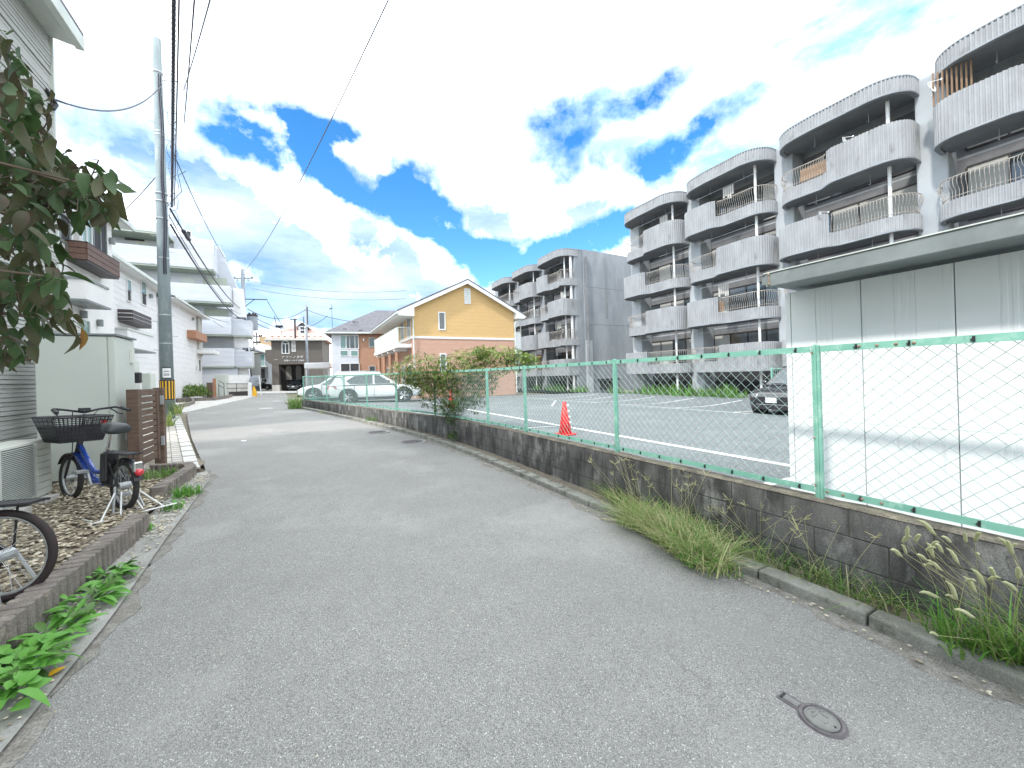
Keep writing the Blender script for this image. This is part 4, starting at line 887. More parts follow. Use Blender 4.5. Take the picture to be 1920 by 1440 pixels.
# ================================================================= BROWN HOUSE AND GREY HOUSE AT THE END
A70 = CAMM @ Vector((math.sin(R(72)), 0, -math.cos(R(72)))); A70.z = 0; A70.normalize()
def cw(px, py, dep):
    v = at_d(px, py, dep); return v
def hip_roof(mb, fc, a0, a1, d0, d1, z0, rise, th=.12, ridge=.0):
    """hipped roof over a face aligned footprint, d measured outward (negative goes back)"""
    am = (a0 + a1) / 2; dm_ = (d0 + d1) / 2; half = min(a1 - a0, d1 - d0) / 2
    if (a1 - a0) > (d1 - d0): r0, r1 = fc.p(a0 + half, z0 + rise, dm_), fc.p(a1 - half, z0 + rise, dm_)
    else: r0, r1 = fc.p(am, z0 + rise, d0 + half), fc.p(am, z0 + rise, d1 - half)
    c = [fc.p(a0, z0, d1), fc.p(a1, z0, d1), fc.p(a1, z0, d0), fc.p(a0, z0, d0)]
    v = [tuple(x) for x in c] + [(x.x, x.y, x.z - th) for x in c] + [tuple(r0), tuple(r1)]
    if (a1 - a0) > (d1 - d0): fs_ = [(0, 1, 9, 8), (1, 2, 9), (2, 3, 8, 9), (3, 0, 8)]
    else: fs_ = [(0, 1, 9), (1, 2, 8, 9), (2, 3, 8), (3, 0, 9, 8)]
    mb.add(v, fs_ + [(4, 5, 1, 0), (5, 6, 2, 1), (6, 7, 3, 2), (7, 4, 0, 3), (7, 6, 5, 4)]); return r0, r1
p0 = cw(624, 700, 36.8); bh = thing('brown_house', 'two storey orange brown brick house with a white window bay and dark hipped roof', 'house', (p0.x, p0.y, .24))
fb = Face((p0.x, p0.y, 0), A70)
W = fb.pick(860, 680)[0]; ez = fb.pick(670, 624)[1]
m = MB(); fb.box(m, 0, W, .1, ez, -8, 0); m.build('wall', 'brick', bh)
bk = MB()
z = .5
while z < ez - .1:
    fb.box(bk, .02, W - .02, z, z + .20, .001, .012); z += .215
bk.build('brick_course', 'brick', bh)
m = MB(); r = fb.rect(624, 624, 673, 735); fb.box(m, -.02, r[1], .1, ez - .1, .014, .07); m.build('white_bay', 'tile_w', bh)
m = MB(); rr = hip_roof(m, fb, -.55, W + .5, -8.5, .6, ez + .02, 2.9, .16); m.build('roof', 'roof_d', bh)
m = MB(); fb.box(m, -.6, W + .5, ez - .14, ez + .0, .60, .68); m.tube([fb.p(-.6, ez - .06, .64), fb.p(-.6, ez - .06, -8)], .07, 6); m.build('gutter', 'gutter', bh)
f = Face(fb.p(0, 0, .07), A70)
for (bx, mul, tr, gl) in (((638.5, 629.5, 648, 653), (), (), 'glass_g'), ((650, 629.5, 655, 653), (), (), 'glass'), ((656.5, 629.5, 671.5, 653), (.6,), (), 'glass'), ((638.5, 658, 652, 667), (), (), 'glass_g'), ((658.5, 658, 671, 667), (), (), 'glass_g'), ((639.5, 682, 673, 696), (.5,), (), 'dark')):
    r = f.rect(*bx); window(f, r[0], r[1], r[2], r[3], bh, mull=mul, trans=tr, glass=gl, fr=.06)
f2 = Face(fb.p(0, 0, .014), A70)
for bx in ((693, 634, 701.5, 650), (693, 687, 703, 696)): r = f2.rect(*bx); window(f2, r[0], r[1], r[2], r[3], bh, frame='curtain', fr=.07)
r = f2.rect(680.5, 635, 683, 639); m = MB(); f2.box(m, *r, 0, .15); m.build('wall_lamp', 'white', bh)
gs = MB()
for a, d_ in ((1.2, .1), (2.6, .35), (4.3, .1), (5.3, .5)): zz = ez + .02 + (0.6 - d_) * .52; q = fb.p(a, zz, d_); gs.obox(q, A70, fb.n, .35, .05, zz - .02, zz + .10)
gs.build('snow_guard', 'brown_d', bh)
# grey house
p0 = cw(511, 733, 49.5); gh = thing('grey_house', 'taupe two storey house with a pink hipped roof, dormer, lettering and an open garage', 'house', (p0.x, p0.y, .24))
fg = Face((p0.x, p0.y, 0), A70)
W = fg.pick(605, 690)[0]; ez = fg.pick(556, 637)[1]; ga0, ga1, gz0, gz1 = fg.rect(523, 683, 571, 734)
m = MB(); fg.box(m, 0, W, gz1, ez, -7, 0); m.build('upper_wall', 'taupe', gh)
sd = MB(); z = gz1 + .05
while z < ez - .1: fg.box(sd, .02, W - .02, z, z + .27, .001, .016); z += .29
sd.build('siding_boards', 'taupe', gh)
m = MB(); fg.box(m, 0, ga0, gz0 + .9, gz1 - .001, -.9, .0); m.build('pillar', 'taupe', gh); m = MB(); fg.box(m, -.05, ga0 + .05, .1, gz0 + .9, -.92, .03); m.build('pillar_base', 'conc_pale', gh)
m = MB(); fg.box(m, ga1, W, .1, gz1 - .001, -7, 0); m.build('lower_wall', 'taupe', gh)
m = MB(); fg.box(m, 0, ga1 - .01, .1, gz1 - .002, -7, -4.2); m.build('garage_back_wall', 'brown_d', gh)
r = fg.rect(497.5, 655.5, 511, 676); m = MB(); q = [(r[0], r[3]), (0.0 - .001, r[3]), (-.001, fg.pick(505, 683)[1]), (-.3, fg.pick(505, 681)[1]), (r[0], fg.pick(505, 675)[1])]
vs = [tuple(fg.p(a, z, .0)) for a, z in q] + [tuple(fg.p(a, z, -3)) for a, z in q]; m.add(vs, [(4, 3, 2, 1, 0), (5, 6, 7, 8, 9)] + [(i, (i + 1) % 5, 5 + (i + 1) % 5, 5 + i) for i in range(5)]); m.build('side_bay', 'taupe', gh)
m = MB(); hip_roof(m, fg, -.5, W + .5, -7.5, .55, ez + .12, 2.75, .14); m.build('roof', 'roof_p', gh)
m = MB(); fg.box(m, -.55, W + .55, ez - .12, ez + .04, .0, .62); m.build('eave', 'gutter', gh)
m = MB()
for i in range(10): fg.box(m, .1 + i * .7, .36 + i * .7, ez + .28, ez + .42, .2, .3)
m.build('snow_guard', 'brown_d', gh)
def arched(fc, r, parent, frame='white', glass='glass', fr=.09, d=.05, name='arched_window'):
    a0, a1, z0, z1 = r; ra = (a1 - a0) / 2; zc = z1 - ra; am = (a0 + a1) / 2
    def outline(e): return [(a0 - e, z0 - e), (a1 + e, z0 - e)] + [(am + (ra + e) * math.cos(t), zc + (ra + e) * math.sin(t)) for t in [math.pi * k / 10 for k in range(11)]]
    m_ = MB(); o_, i_ = outline(fr), outline(0); n_ = len(o_)
    vs_ = [tuple(fc.p(a, z, d)) for a, z in o_] + [tuple(fc.p(a, z, d)) for a, z in i_] + [tuple(fc.p(a, z, 0)) for a, z in o_] + [tuple(fc.p(a, z, 0)) for a, z in i_]
    for k in range(n_):
        k2 = (k + 1) % n_; m_.f += [(k, k2, n_ + k2, n_ + k), (k2, k, 2 * n_ + k, 2 * n_ + k2), (n_ + k, n_ + k2, 3 * n_ + k2, 3 * n_ + k)]; m_.mi += [0] * 3
    m_.v = vs_; fc.box(m_, am - .04, am + .04, z0, zc, .004, d * .9); fc.box(m_, a0, a1, zc - .04, zc + .04, .004, d * .92)
    w_ = m_.build(name, frame, parent); g_ = MB(); g_.poly([tuple(fc.p(a, z, .02)) for a, z in i_]); g_.build('pane', glass, w_)
fg2 = Face(fg.p(0, 0, .016), A70)
arched(fg2, fg2.rect(529.5, 639.5, 541, 662), gh)
r = fg2.rect(548, 641, 553, 658.5); window(fg2, *r, gh, trans=(.55,), fr=.07, glass='curtain')
fbk = Face(fg.p(0, 0, -4.19), A70)
for bx in ((537, 687, 546, 712), (555.5, 687, 564.5, 712)): arched(fbk, fbk.rect(*bx), gh, frame='curtain', glass='curtain', fr=.05)
# dormer
r = fg.rect(560.5, 612, 571.5, 625.5); m = MB(); fg.box(m, r[0] - .15, r[1] + .15, r[2] - .3, r[3], -2.4, -.3); dm = m.build('dormer', 'white', gh)
m = MB(); am = (r[0] + r[1]) / 2; zt = r[3] + .65
for s_ in (-1, 1):
    q0 = fg.p(am, zt, -.1); q1 = fg.p(am + s_ * .85, r[3] - .08, -.1); q2 = fg.p(am + s_ * .85, r[3] - .08, -2.9); q3 = fg.p(am, zt, -2.9); m.add([tuple(x) for x in (q0, q1, q2, q3)] + [(x.x, x.y, x.z - .1) for x in (q0, q1, q2, q3)], [(0, 1, 2, 3), (7, 6, 5, 4), (0, 4, 5, 1), (1, 5, 6, 2)])
m.build('dormer_roof', 'white', dm)
fd = Face(fg.p(0, 0, -.3), A70); window(fd, r[0] + .12, r[1] - .12, r[2] + .1, r[3] - .05, dm, trans=(.5,), fr=.14); m = MB(); m.poly([tuple(fd.p(am - .55, r[3], .01)), tuple(fd.p(am + .55, r[3], .01)), tuple(fd.p(am, r[3] + .45, .01))]); m.build('gable_glass', 'glass', dm)
def lettering(txt, fc, a, z, size, parent, m_, name='lettering', shear=0.0, sp=1.0):
    cu = bpy.data.curves.new(name, 'FONT'); cu.body = txt; cu.size = size; cu.extrude = .02; cu.shear = shear; cu.space_character = sp; cu.materials.append(M[m_])
    o_ = bpy.data.objects.new(name, cu); COL.objects.link(o_); p_ = fc.p(a, z, .03); o_.location = p_
    o_.rotation_euler = (math.pi / 2, 0, math.atan2(fc.A.y, fc.A.x)); bpy.context.view_layer.update(); me = bpy.data.meshes.new_from_object(o_.evaluated_get(bpy.context.evaluated_depsgraph_get())); k_ = bpy.data.objects.new(name, me); COL.objects.link(k_); k_.location = o_.location; k_.rotation_euler = o_.rotation_euler; bpy.data.objects.remove(o_); return par(k_, parent)
a, z = fg2.pick(527.5, 671.5); lettering('テリーノ宮町', fg2, a, z, .36, gh, 'white', shear=.25, sp=1.42)
a, z = fg2.pick(532, 677.6); lettering('会場ケーエナ', fg2, a, z, .27, gh, 'white', sp=1.0); a, z = fg2.pick(559, 677.2); lettering('宮城会', fg2, a, z, .25, gh, 'white', sp=1.0)
a, z = fg2.pick(515, 675.3); lettering('BOA', fg2, a, z, .17, gh, 'white')
# white canopy in front of the grey house
p0 = cw(571, 733, 41.0); fc = Face((p0.x, p0.y, 0), A70); cn = thing('carport_canopy', 'white flat carport canopy on thin posts in front of the grey house', 'canopy', (p0.x, p0.y, .3))
r = fc.rect(570, 680, 619, 690.5); m = MB(); fc.box(m, r[0], r[1], r[2], r[3], -2.2, 0); m.build('roof', 'white_panel', cn, bevel=.08)
m = MB()
for px in (574, 616): a = fc.pick(px, 720)[0]; fc.box(m, a - .06, a + .06, .2, r[2] + .01, -.3, -.18)
m.build('post', 'white', cn)
# small balcony house with the pale green roof and the tan block behind
p0 = cw(470, 735, 57); fq = Face((p0.x, p0.y, 0), A70); sh2 = thing('green_roof_house', 'small two storey house with a pale green roof and balcony beside the grey house', 'house', (p0.x, p0.y, .24))
ez = fq.pick(485, 661)[1]; r = fq.rect(470, 661, 503, 735)
m = MB(); fq.box(m, r[0], r[1], .1, ez, -7, 0); m.build('wall', 'apt', sh2)
m = MB(); hip_roof(m, fq, r[0] - .4, r[1] + .4, -7.5, .5, ez + .15, 1.3, .2); m.build('roof', 'roof_gr', sh2)
window(fq, *fq.rect(479, 665, 496, 686), sh2, glass='glass_g', mull=(.55,), fr=.06)
r = fq.rect(471, 676, 500, 687); m = MB(); fq.box(m, r[0], r[1], r[2] - .12, r[2], .001, .9); 
for k in range(16): a = r[0] + (r[1] - r[0]) * k / 15; fq.box(m, a - .015, a + .015, r[2], r[3], .86, .89)
m.build('balcony', 'gutter', sh2)
window(fq, *fq.rect(474, 692, 497, 722), sh2, glass='dark', frame='metal_g', trans=(.4,))
p0 = cw(487, 640, 78); fq = Face((p0.x, p0.y, 0), A70); tb = thing('tan_apartment_block', 'distant tan multi storey block between the poles and the grey house', 'apartment building', (p0.x, p0.y, .24))
r = fq.rect(487, 631, 520, 735); m = MB(); fq.box(m, r[0], r[1], .1, r[3], -8, 0); m.build('wall', 'tan', tb)
for bx in ((497.5, 636.5, 504, 641), (497.5, 647, 504, 651), (510, 636.5, 516, 641), (510, 647, 516, 651)): window(fq, *fq.rect(*bx), tb, fr=.06)
p0 = cw(443, 735, 47); fq = Face((p0.x, p0.y, 0), A70); dh = thing('weathered_house', 'narrow grey weathered house with a dark sloping roof left of the second utility pole', 'house', (p0.x, p0.y, .24))
r = fq.rect(436, 658, 461, 735); m = MB(); fq.box(m, r[0], r[1], .1, r[3], -6, 0); m.build('wall', 'metal_g', dh)
m = MB(); q = [fq.p(r[0] - 2, r[3] + 1.9, .5), fq.p(r[1] + .4, r[3] + .05, .5), fq.p(r[1] + .4, r[3] + .05, -6.5), fq.p(r[0] - 2, r[3] + 1.9, -6.5)]; m.hexa([tuple(v) for v in q] + [(v.x, v.y, v.z + .15) for v in q]); m.build('roof', 'roof_d', dh)
for bx in ((445, 664, 449, 680), (450.5, 661, 455, 674), (448, 694, 452, 701)): window(fq, *fq.rect(*bx), dh, frame='metal_g', glass='dark', fr=.05)
# ================================================================= LEFT HOUSES
# near house with ribbed siding
h1 = thing('siding_house', 'pale grey ribbed siding house at the near left, behind the bicycles', 'house', (-6, 3, .1))
HN, HU, HZ = -3.2, 8.24, 6.60
m = MB(); m.box(-9, HN - .04, -4, HU, .06, HZ); m.build('wall', 'siding_g', h1)
z = .10; rr_ = random.Random(5)
while z < HZ - .05:
    m = MB(); zz = z
    for k in range(8):
        hh = .055; dp = rr_.choice([.004, .012, .018, .022]); m.box(HN - .04, HN + dp - .008, -4, HU + .0 + dp * .5, zz + .003, zz + hh - .007); zz += hh
    m.box(HN - .04, HN - .012, -4, HU, z, z + .44); m.build('siding_board', 'siding_g', h1); z += .443
m = MB(); m.box(HN - .02, HN + .03, HU - .002, HU + .03, .1, HZ); m.build('corner_trim', 'gutter', h1)
m = MB(); m.hexa([(HN - .1, -4, 6.56), (-2.93, -4, 6.50), (-2.93, HU + .0, 6.50), (HN - .1, HU, 6.56), (HN - .1, -4, 6.66), (-2.93, -4, 6.62), (-2.93, HU, 6.62), (HN - .1, HU, 6.66)]); m.build('soffit', 'gutter', h1)
m = MB(); m.box(-2.93, -2.83, -4, HU + .02, 6.47, 6.67); m.build('fascia_gutter', 'gutter', h1, bevel=.01)
m = MB(); m.hexa([(-9, -4, 8.80), (-2.85, -4, 6.68), (-2.85, HU + .05, 6.68), (-9, HU + .05, 8.80), (-9, -4, 8.90), (-2.85, -4, 6.76), (-2.85, HU + .05, 6.76), (-9, HU + .05, 8.90)]); m.build('roof', 'roof_d', h1)
def left_house(name, label, n, u0, u1, ez, over, wallm, roofm='gutter', board=.0):
    t_ = thing(name, label, 'house', (n - 4, (u0 + u1) / 2, .24), None)
    m_ = MB(); m_.box(n - 8, n, u0, u1, .1, ez); m_.build('wall', wallm, t_)
    if board:
        z_ = .5; k_ = 0
        m2 = MB()
        while z_ < ez - .1: m2.box(n + .001, n + .014, u0 + .02, u1 - .02, z_, z_ + board - .015); m2.box(n - 7, n - .01, u0 - .013, u0 - .001, z_, z_ + board - .015); z_ += board
        m2.build('siding_boards', wallm, t_)
    m_ = MB(); m_.hexa([(n - 8.5, u0 - .3, ez + 2.0), (n + over, u0 - .3, ez + .02), (n + over, u1 + .45, ez + .02), (n - 8.5, u1 + .45, ez + 2.0), (n - 8.5, u0 - .3, ez + 2.14), (n + over, u0 - .3, ez + .12), (n + over, u1 + .45, ez + .12), (n - 8.5, u1 + .45, ez + 2.14)]); m_.build('roof', 'metal_g', t_)
    m_ = MB(); m_.box(n - .1, n + over, u0 - .28, u1 + .43, ez - .03, ez + .018); m_.build('soffit', 'white', t_)
    m_ = MB(); m_.box(n + over + .001, n + over + .10, u0 - .3, u1 + .5, ez - .06, ez + .10); m_.build('gutter', 'gutter', t_, bevel=.02)
    return t_, Face((n, 0, 0), (0, -1), -1)
h2, f2_ = left_house('white_stucco_house', 'white stucco house with a brown slatted window box, left of the near utility pole', -6.0, 11.2, 19.1, 7.15, .42, 'stucco')
f = Face((-6.0, 0, 0), (0, 1))
for bx, gl, mu in (((110, 404, 127, 452), 'dark', ()), ((132, 403, 145, 455), 'curtain', ()), ((150, 401, 168, 455), 'glass_g', (.5,)), ((173, 412, 196, 470), 'dark', (.55,)), ((147, 601, 165, 626), 'glass_g', ())):
    r = f.rect(*bx); window(f, *r, h2, glass=gl, frame='metal_g' if gl == 'dark' else 'white', mull=mu, fr=.05)
bx0, bx1 = 15.96, 18.2; wb = MB(); wb.box(-6.0 + .002, -5.56, bx0, bx1, 4.94, 5.0); bxo = wb.build('window_box', 'brown_d', h2)
for k in range(3):
    z = 5.0 + k * .172; m = MB(); m.box(-5.57, -5.535, bx0 - .01, bx1, z + .008, z + .162); m.build('slat', 'brown', bxo); m = MB(); m.box(-6.0, -5.571, bx0 - .03, bx0 + .0, z + .008, z + .162); m.build('slat', 'brown', bxo)
m = MB(); m.box(-6.0, -5.53, bx0 - .035, bx1 + .01, 5.515, 5.54); m.build('top_cap', 'brown_d', bxo)
r0 = at_n(132, 520, -5.7).y; r1 = at_n(172, 520, -5.7).y; za, zb_ = at_n(160, 512, -5.7).z, at_n(160, 548, -5.7).z
m = MB(); m.box(-5.999, -5.45, 15.5, 16.9, 3.75, 4.32); pb = m.build('porch_bay', 'stucco', h2); m = MB(); m.box(-5.999, -5.42, 15.45, 16.95, 4.321, 4.39); m.build('bay_cap', 'metal_g', pb); m = MB(); m.box(-5.99, -5.40, 15.4, 17.0, 3.69, 3.748); m.build('bay_base', 'metal_g', pb)
for (px, py) in ((205, 452), (151, 590), (182, 606)):
    c = at_n(px, py, -6.0); m = MB(); m.cyl((-5.92, c.y), .075, c.z - .1, c.z + .12, 10); m.box(-5.999, -5.92, c.y - .05, c.y + .05, c.z - .03, c.z + .08); m.build('wall_lamp', 'metal_g', h2)
h3, _ = left_house('white_siding_house', 'white clapboard house with a black slatted window box, just behind the near utility pole', -6.9, 20.2, 27.3, 6.35, .42, 'siding_w', board=.26)
f = Face((-6.886, 0, 0), (0, 1))
m = MB(); m.box(-6.88, -6.70, 20.15, 20.75, .2, 6.3); m.build('stone_pilaster', 'stone_p', h3); m = MB(); m.box(-6.88, -6.66, 20.78, 21.1, .2, 6.3); m.build('corner_board', 'white', h3)
for bx, gl in (((237, 526, 243.5, 544), 'glass_g'), ((237, 546, 243.5, 564), 'dark'), ((263.5, 528, 272, 550), 'glass_g'), ((264.5, 552, 272.5, 571), 'dark')):
    r = f.rect(*bx); window(f, *r, h3, glass=gl, fr=.045)
u0_ = at_n(254, 585, -6.5).y; u1_ = at_n(292, 588, -6.45).y
m = MB(); m.box(-6.88, -6.42, 22.3, 24.6, 3.95, 4.0); wb2 = m.build('window_box', 'brown_d', h3)
for k in range(3):
    z = 4.01 + k * .17; m = MB(); m.box(-6.44, -6.41, 22.28, 24.6, z, z + .14); m.build('slat', 'brown_d', wb2); m = MB(); m.box(-6.88, -6.441, 22.25, 22.28, z, z + .14); m.build('slat', 'brown_d', wb2)
c = at_n(280, 555, -6.88); m = MB(); m.cyl((-6.80, c.y), .07, c.z - .1, c.z + .1, 10); m.build('wall_lamp', 'metal_g', h3)
m = MB(); m.box(-6.879, -6.1, 20.6, 23.6, 2.75, 3.45); pb = m.build('porch_bay', 'siding_w', h3); m = MB(); m.box(-6.88, -6.06, 20.55, 23.65, 3.451, 3.51); m.build('bay_cap', 'gutter', pb); m = MB(); m.box(-6.88, -6.04, 20.5, 23.7, 2.69, 2.748); m.build('bay_base', 'metal_g', pb)
h4, _ = left_house('cream_planter_house', 'white house with a small orange planter under its window, right of the near pole', -6.7, 28.4, 36.3, 6.15, .42, 'siding_w', board=.3)
f = Face((-6.686, 0, 0), (0, 1))
m = MB(); m.box(-6.68, -6.60, 35.0, 36.25, 3.3, 6.1); m.build('brown_panel', 'curtain', h4)
f5 = Face((-6.60, 0, 0), (0, 1))
r = f.rect(366.5, 596, 377, 622); window(f, *r, h4, glass='glass', mull=(.5,), fr=.09); r = f.rect(366, 686, 369, 696); window(f, *r, h4, glass='curtain', fr=.04); r = f.rect(372, 675, 375, 696); window(f, *r, h4, glass='dark', fr=.05)
m = MB(); q0, q1 = at_n(363, 625, -6.3), at_n(386, 625, -6.3); m.box(-6.68, -6.2, q0.y + .2, q1.y - .2, q0.z - .30, q0.z + .22); m.build('planter', 'wood_o', h4)
m = MB(); q0 = at_n(382, 660, -6.3); m.box(-6.68, -5.7, 34.8, 36.9, q0.z - .12, q0.z + .14); m.build('porch_canopy', 'white', h4)
c = at_n(360, 598, -6.68); m = MB(); m.cyl((-6.6, c.y), .07, c.z - .1, c.z + .1, 8); m.build('wall_lamp', 'metal_g', h4)
# equipment boxes between the houses
for (x0, x1, u0, u1, zt, lab) in ((-6.3, -5.6, 19.4, 20.0, 2.2, 'tall pale equipment cabinet in front of the white clapboard house'), (-6.2, -5.6, 21.2, 21.8, 1.75, 'lower pale equipment cabinet beside the near utility pole'), (-6.0, -5.3, 36.6, 38.6, 1.95, 'pale cabinet beside the cream house, in front of the tiered block')):
    t_ = thing('equipment_cabinet', lab, 'cabinet', (x0, u0, .2), 'equipment cabinets between the houses'); m = MB(); m.box(x0, x1, u0, u1, .2, zt); m.build('casing', 'shed', t_, bevel=.03); m = MB(); m.box(x0 + .02, x1 - .02, u0 - .01, u0 - .001, .3, zt - .1); m.build('door', 'shed', t_)
# tiered white apartment block
ta = thing('tiered_apartment_block', 'white five storey apartment block with open galleries behind the left houses', 'apartment building', (-12, 42, .24))
UF = 39.0
m = MB(); m.box(-24, -6.35, 40.6, 52, .2, 13.0); m.build('wall', 'tile_w', ta)
m = MB(); m.box(-24, -5.3, 40.65, 52, .2, 7.6); m.build('lower_wall', 'tile_w', ta)
gal = [(10.55, 11.9, -24, -6.45), (7.9, 9.25, -24, -5.35), (5.25, 6.7, -24, -5.35), (2.6, 4.1, -24, -5.2)]
for z0, z1, x0, x1 in gal:
    m = MB(); m.box(x0, x1, UF, UF + .16, z0, z1); gl_ = m.build('gallery_parapet', 'tile_w', ta)
    m = MB(); m.box(x1 - .0, x1 + .16, UF, 42.5, z0, z1 - .0); m.build('parapet_return', 'tile_w', gl_)
    m = MB(); m.box(x0, x1 + .1, UF + .05, 40.6, z0 - .14, z0 - .001); m.build('gallery_slab', 'soffit', gl_)
    b_ = MB(); z = z0 + .06
    while z < z1 - .1: b_.box(x0, x1 + .155, UF - .008, UF - .001, z, z + .11); z += .13
    b_.build('tile_courses', 'tile_w', gl_)
m = MB(); m.box(-24, -9.0, UF - .3, 40.7, 12.95, 13.65); m.build('roof_parapet', 'tile_w', ta); m = MB(); m.box(-24, -9.0, UF - .28, 40.6, 12.80, 12.949); m.build('roof_slab', 'soffit', ta)
m = MB(); m.hexa([(-9.0, UF + .3, 10.55), (-6.45, UF + .3, 10.55), (-6.45, 41, 10.55), (-9.0, 41, 10.55), (-9.0, UF + .3, 13.1), (-8.2, UF + .3, 13.1), (-8.2, 41, 13.1), (-9.0, 41, 13.1)]) if False else m.box(-9.0, -6.40, 40.3, 40.6, 11.9, 13.3); m.build('stair_wall', 'tile_w', ta)
def slant(x0, x1, x2, z0, z1, u, u2, m_, nm):   # a wall panel with a slanting right edge
    b_ = MB(); b_.hexa([(x0, u, z0), (x2, u, z0), (x2, u2, z0), (x0, u2, z0), (x0, u, z1), (x1, u, z1), (x1, u2, z1), (x0, u2, z1)]); return b_.build(nm, m_, ta)
slant(-6.40, -6.2, -4.9, 9.25, 13.2, 41.5, 44, 'tile_w', 'slanted_end_wall')
for z in (7.0, 4.35, 1.7):
    slant(-5.15, -4.45, -4.25, z - .1, z + 2.35, 40.2, 40.5, 'white', 'slanted_fin')
for z in (5.25, 2.6):
    m = MB(); m.box(-7.4, -4.7, 37.6, 38.7, z, z + 1.35) if False else m.box(-5.2, -3.9, 39.6, 41.5, z, z + 1.3); m.build('end_balcony', 'tile_w', ta)
    m = MB(); m.box(-5.2, -3.92, 39.62, 41.4, z - .13, z - .002); m.build('end_balcony_slab', 'soffit', ta)
f = Face((0, 40.58, 0), (1, 0)); f.o = Vector((0, 40.6, 0))
for bx, gl in (((236, 440, 269, 456), 'glass'), ((351, 440, 358, 450), 'dark'), ((362, 456, 372, 470), 'curtain'), ((314, 512, 318, 526), 'dark')):
    r = f.rect(*bx); window(f, *r, ta, glass=gl, frame='brown_d' if gl == 'glass' else 'white', fr=.06)
for a in (-20, -17.5, -14.5, -11.4, -8.6):
    for z in (7.95, 5.3, 2.6, 10.6): m = MB(); m.box(a, a + .8, 40.55, 40.598, z, z + 2.05); m.build('door', 'gutter', ta)
for a, z in ((-7.2, 5.3), (-7.2, 7.9)): m = MB(); m.box(a, a + 1.6, 40.5, 40.59, z, z + 2.3); m.build('stair_opening', 'soffit', ta)
m = MB(); m.box(-7.4, -4.9, 39.2, 40.6, .2, 2.4); m.build('ground_floor_wall', 'tile_w', ta); m = MB(); m.box(-7.45, -4.85, 39.15, 40.6, 2.401, 2.5); m.build('dark_band', 'metal_g', ta)
# low white wall, ramp railing, posts by the tiered block
lw = thing('white_boundary_wall', 'low white boundary wall on a dark base in front of the tiered block', 'wall', (-4.6, 38.9, .24))
a, b_ = at_z(415, 742, .24), at_z(467, 742, .24); a = at_u(412, 720, 37.5); b_ = at_u(467.5, 720, 38.6)
dr = Vector((b_.x - a.x, b_.y - a.y, 0)); nn = Vector((dr.y, -dr.x, 0)).normalized(); c = (a + b_) / 2
m = MB(); m.obox(c, dr, nn, dr.length, .2, .2, .62); m.build('base', 'brown_d', lw)
m = MB(); m.obox(c, dr, nn, dr.length - .02, .16, .621, 1.25); m.build('lower_panel', 'conc_pale', lw); m = MB(); m.obox(c + nn * -.02, dr, nn, dr.length, .16, 1.262, 1.95); m.build('upper_panel', 'white', lw)
m = MB(); p1, p2, p3 = at_u(410, 716, 36.6), at_u(420, 722, 36.6), at_u(466, 724, 37.6)
for zz in (1.25, .9): m.tube([(p1.x, p1.y, zz + .25), (p2.x, p2.y, zz), (p3.x, p3.y, zz)], .025, 6)
for p in (p1, p2, p3, (p2 + p3) / 2): m.tube([(p.x, p.y, .25), (p.x, p.y, 1.3)], .022, 6)
tag(m.build('handrail', 'black', None), 'black tubular handrail beside the ramp in front of the low white wall', 'handrail')
for (px, py, w_, h_, m_, lab) in ((403, 745, .17, 1.35, 'wood_o', 'orange timber post at the foot of the ramp'), (394.5, 748, .30, 1.05, 'wood', 'dark brown post pair beside the round shrub'), (325, 748, .22, 1.1, 'wood', 'dark brown fence post just right of the striped pole guard')):
    c = at_z(px, py, .26); 
    if px == 325: c = at_z(325, 747, .4)
    m = MB(); m.box(c.x - w_ / 2, c.x + w_ / 2, c.y - w_ / 2, c.y + w_ / 2, .2, .26 + h_); m.box(c.x - w_ / 2 - .015, c.x + w_ / 2 + .015, c.y - w_ / 2 - .015, c.y + w_ / 2 + .015, .261 + h_, .30 + h_); tag(m.build('timber_post', m_, None, bevel=.01), lab, 'post')
c = at_z(469, 745, .26); m = MB(); m.box(c.x - .12, c.x + .12, c.y - .12, c.y + .12, .2, 1.35); tag(m.build('gate_post', 'white', None, bevel=.02), 'white square post at the right end of the low white wall', 'post')
# planting bed edging round the shrub
m = MB(); P_ = [at_z(*q, .26) for q in ((318, 768), (350, 762), (363, 757), (361, 752), (330, 752))]
for a, b_ in zip(P_, P_[1:]): d_ = b_ - a; m.obox((a + b_) / 2, d_, Vector((d_.y, -d_.x, 0)), d_.length, .12, .1, .42)
tag(m.build('bed_edging', 'edge', None), 'low edging of the planting bed at the foot of the near utility pole', 'edging')
m = MB(); P_ = [at_z(*q, .26) for q in ((332, 753), (400, 751), (425, 747), (434, 744))]
for a, b_ in zip(P_, P_[1:]): d_ = b_ - a; m.obox((a + b_) / 2, d_, Vector((d_.y, -d_.x, 0)), d_.length, .14, .1, .45)
tag(m.build('bed_edging', 'edge', None), 'long low edging under the round shrub and the ramp', 'edging')
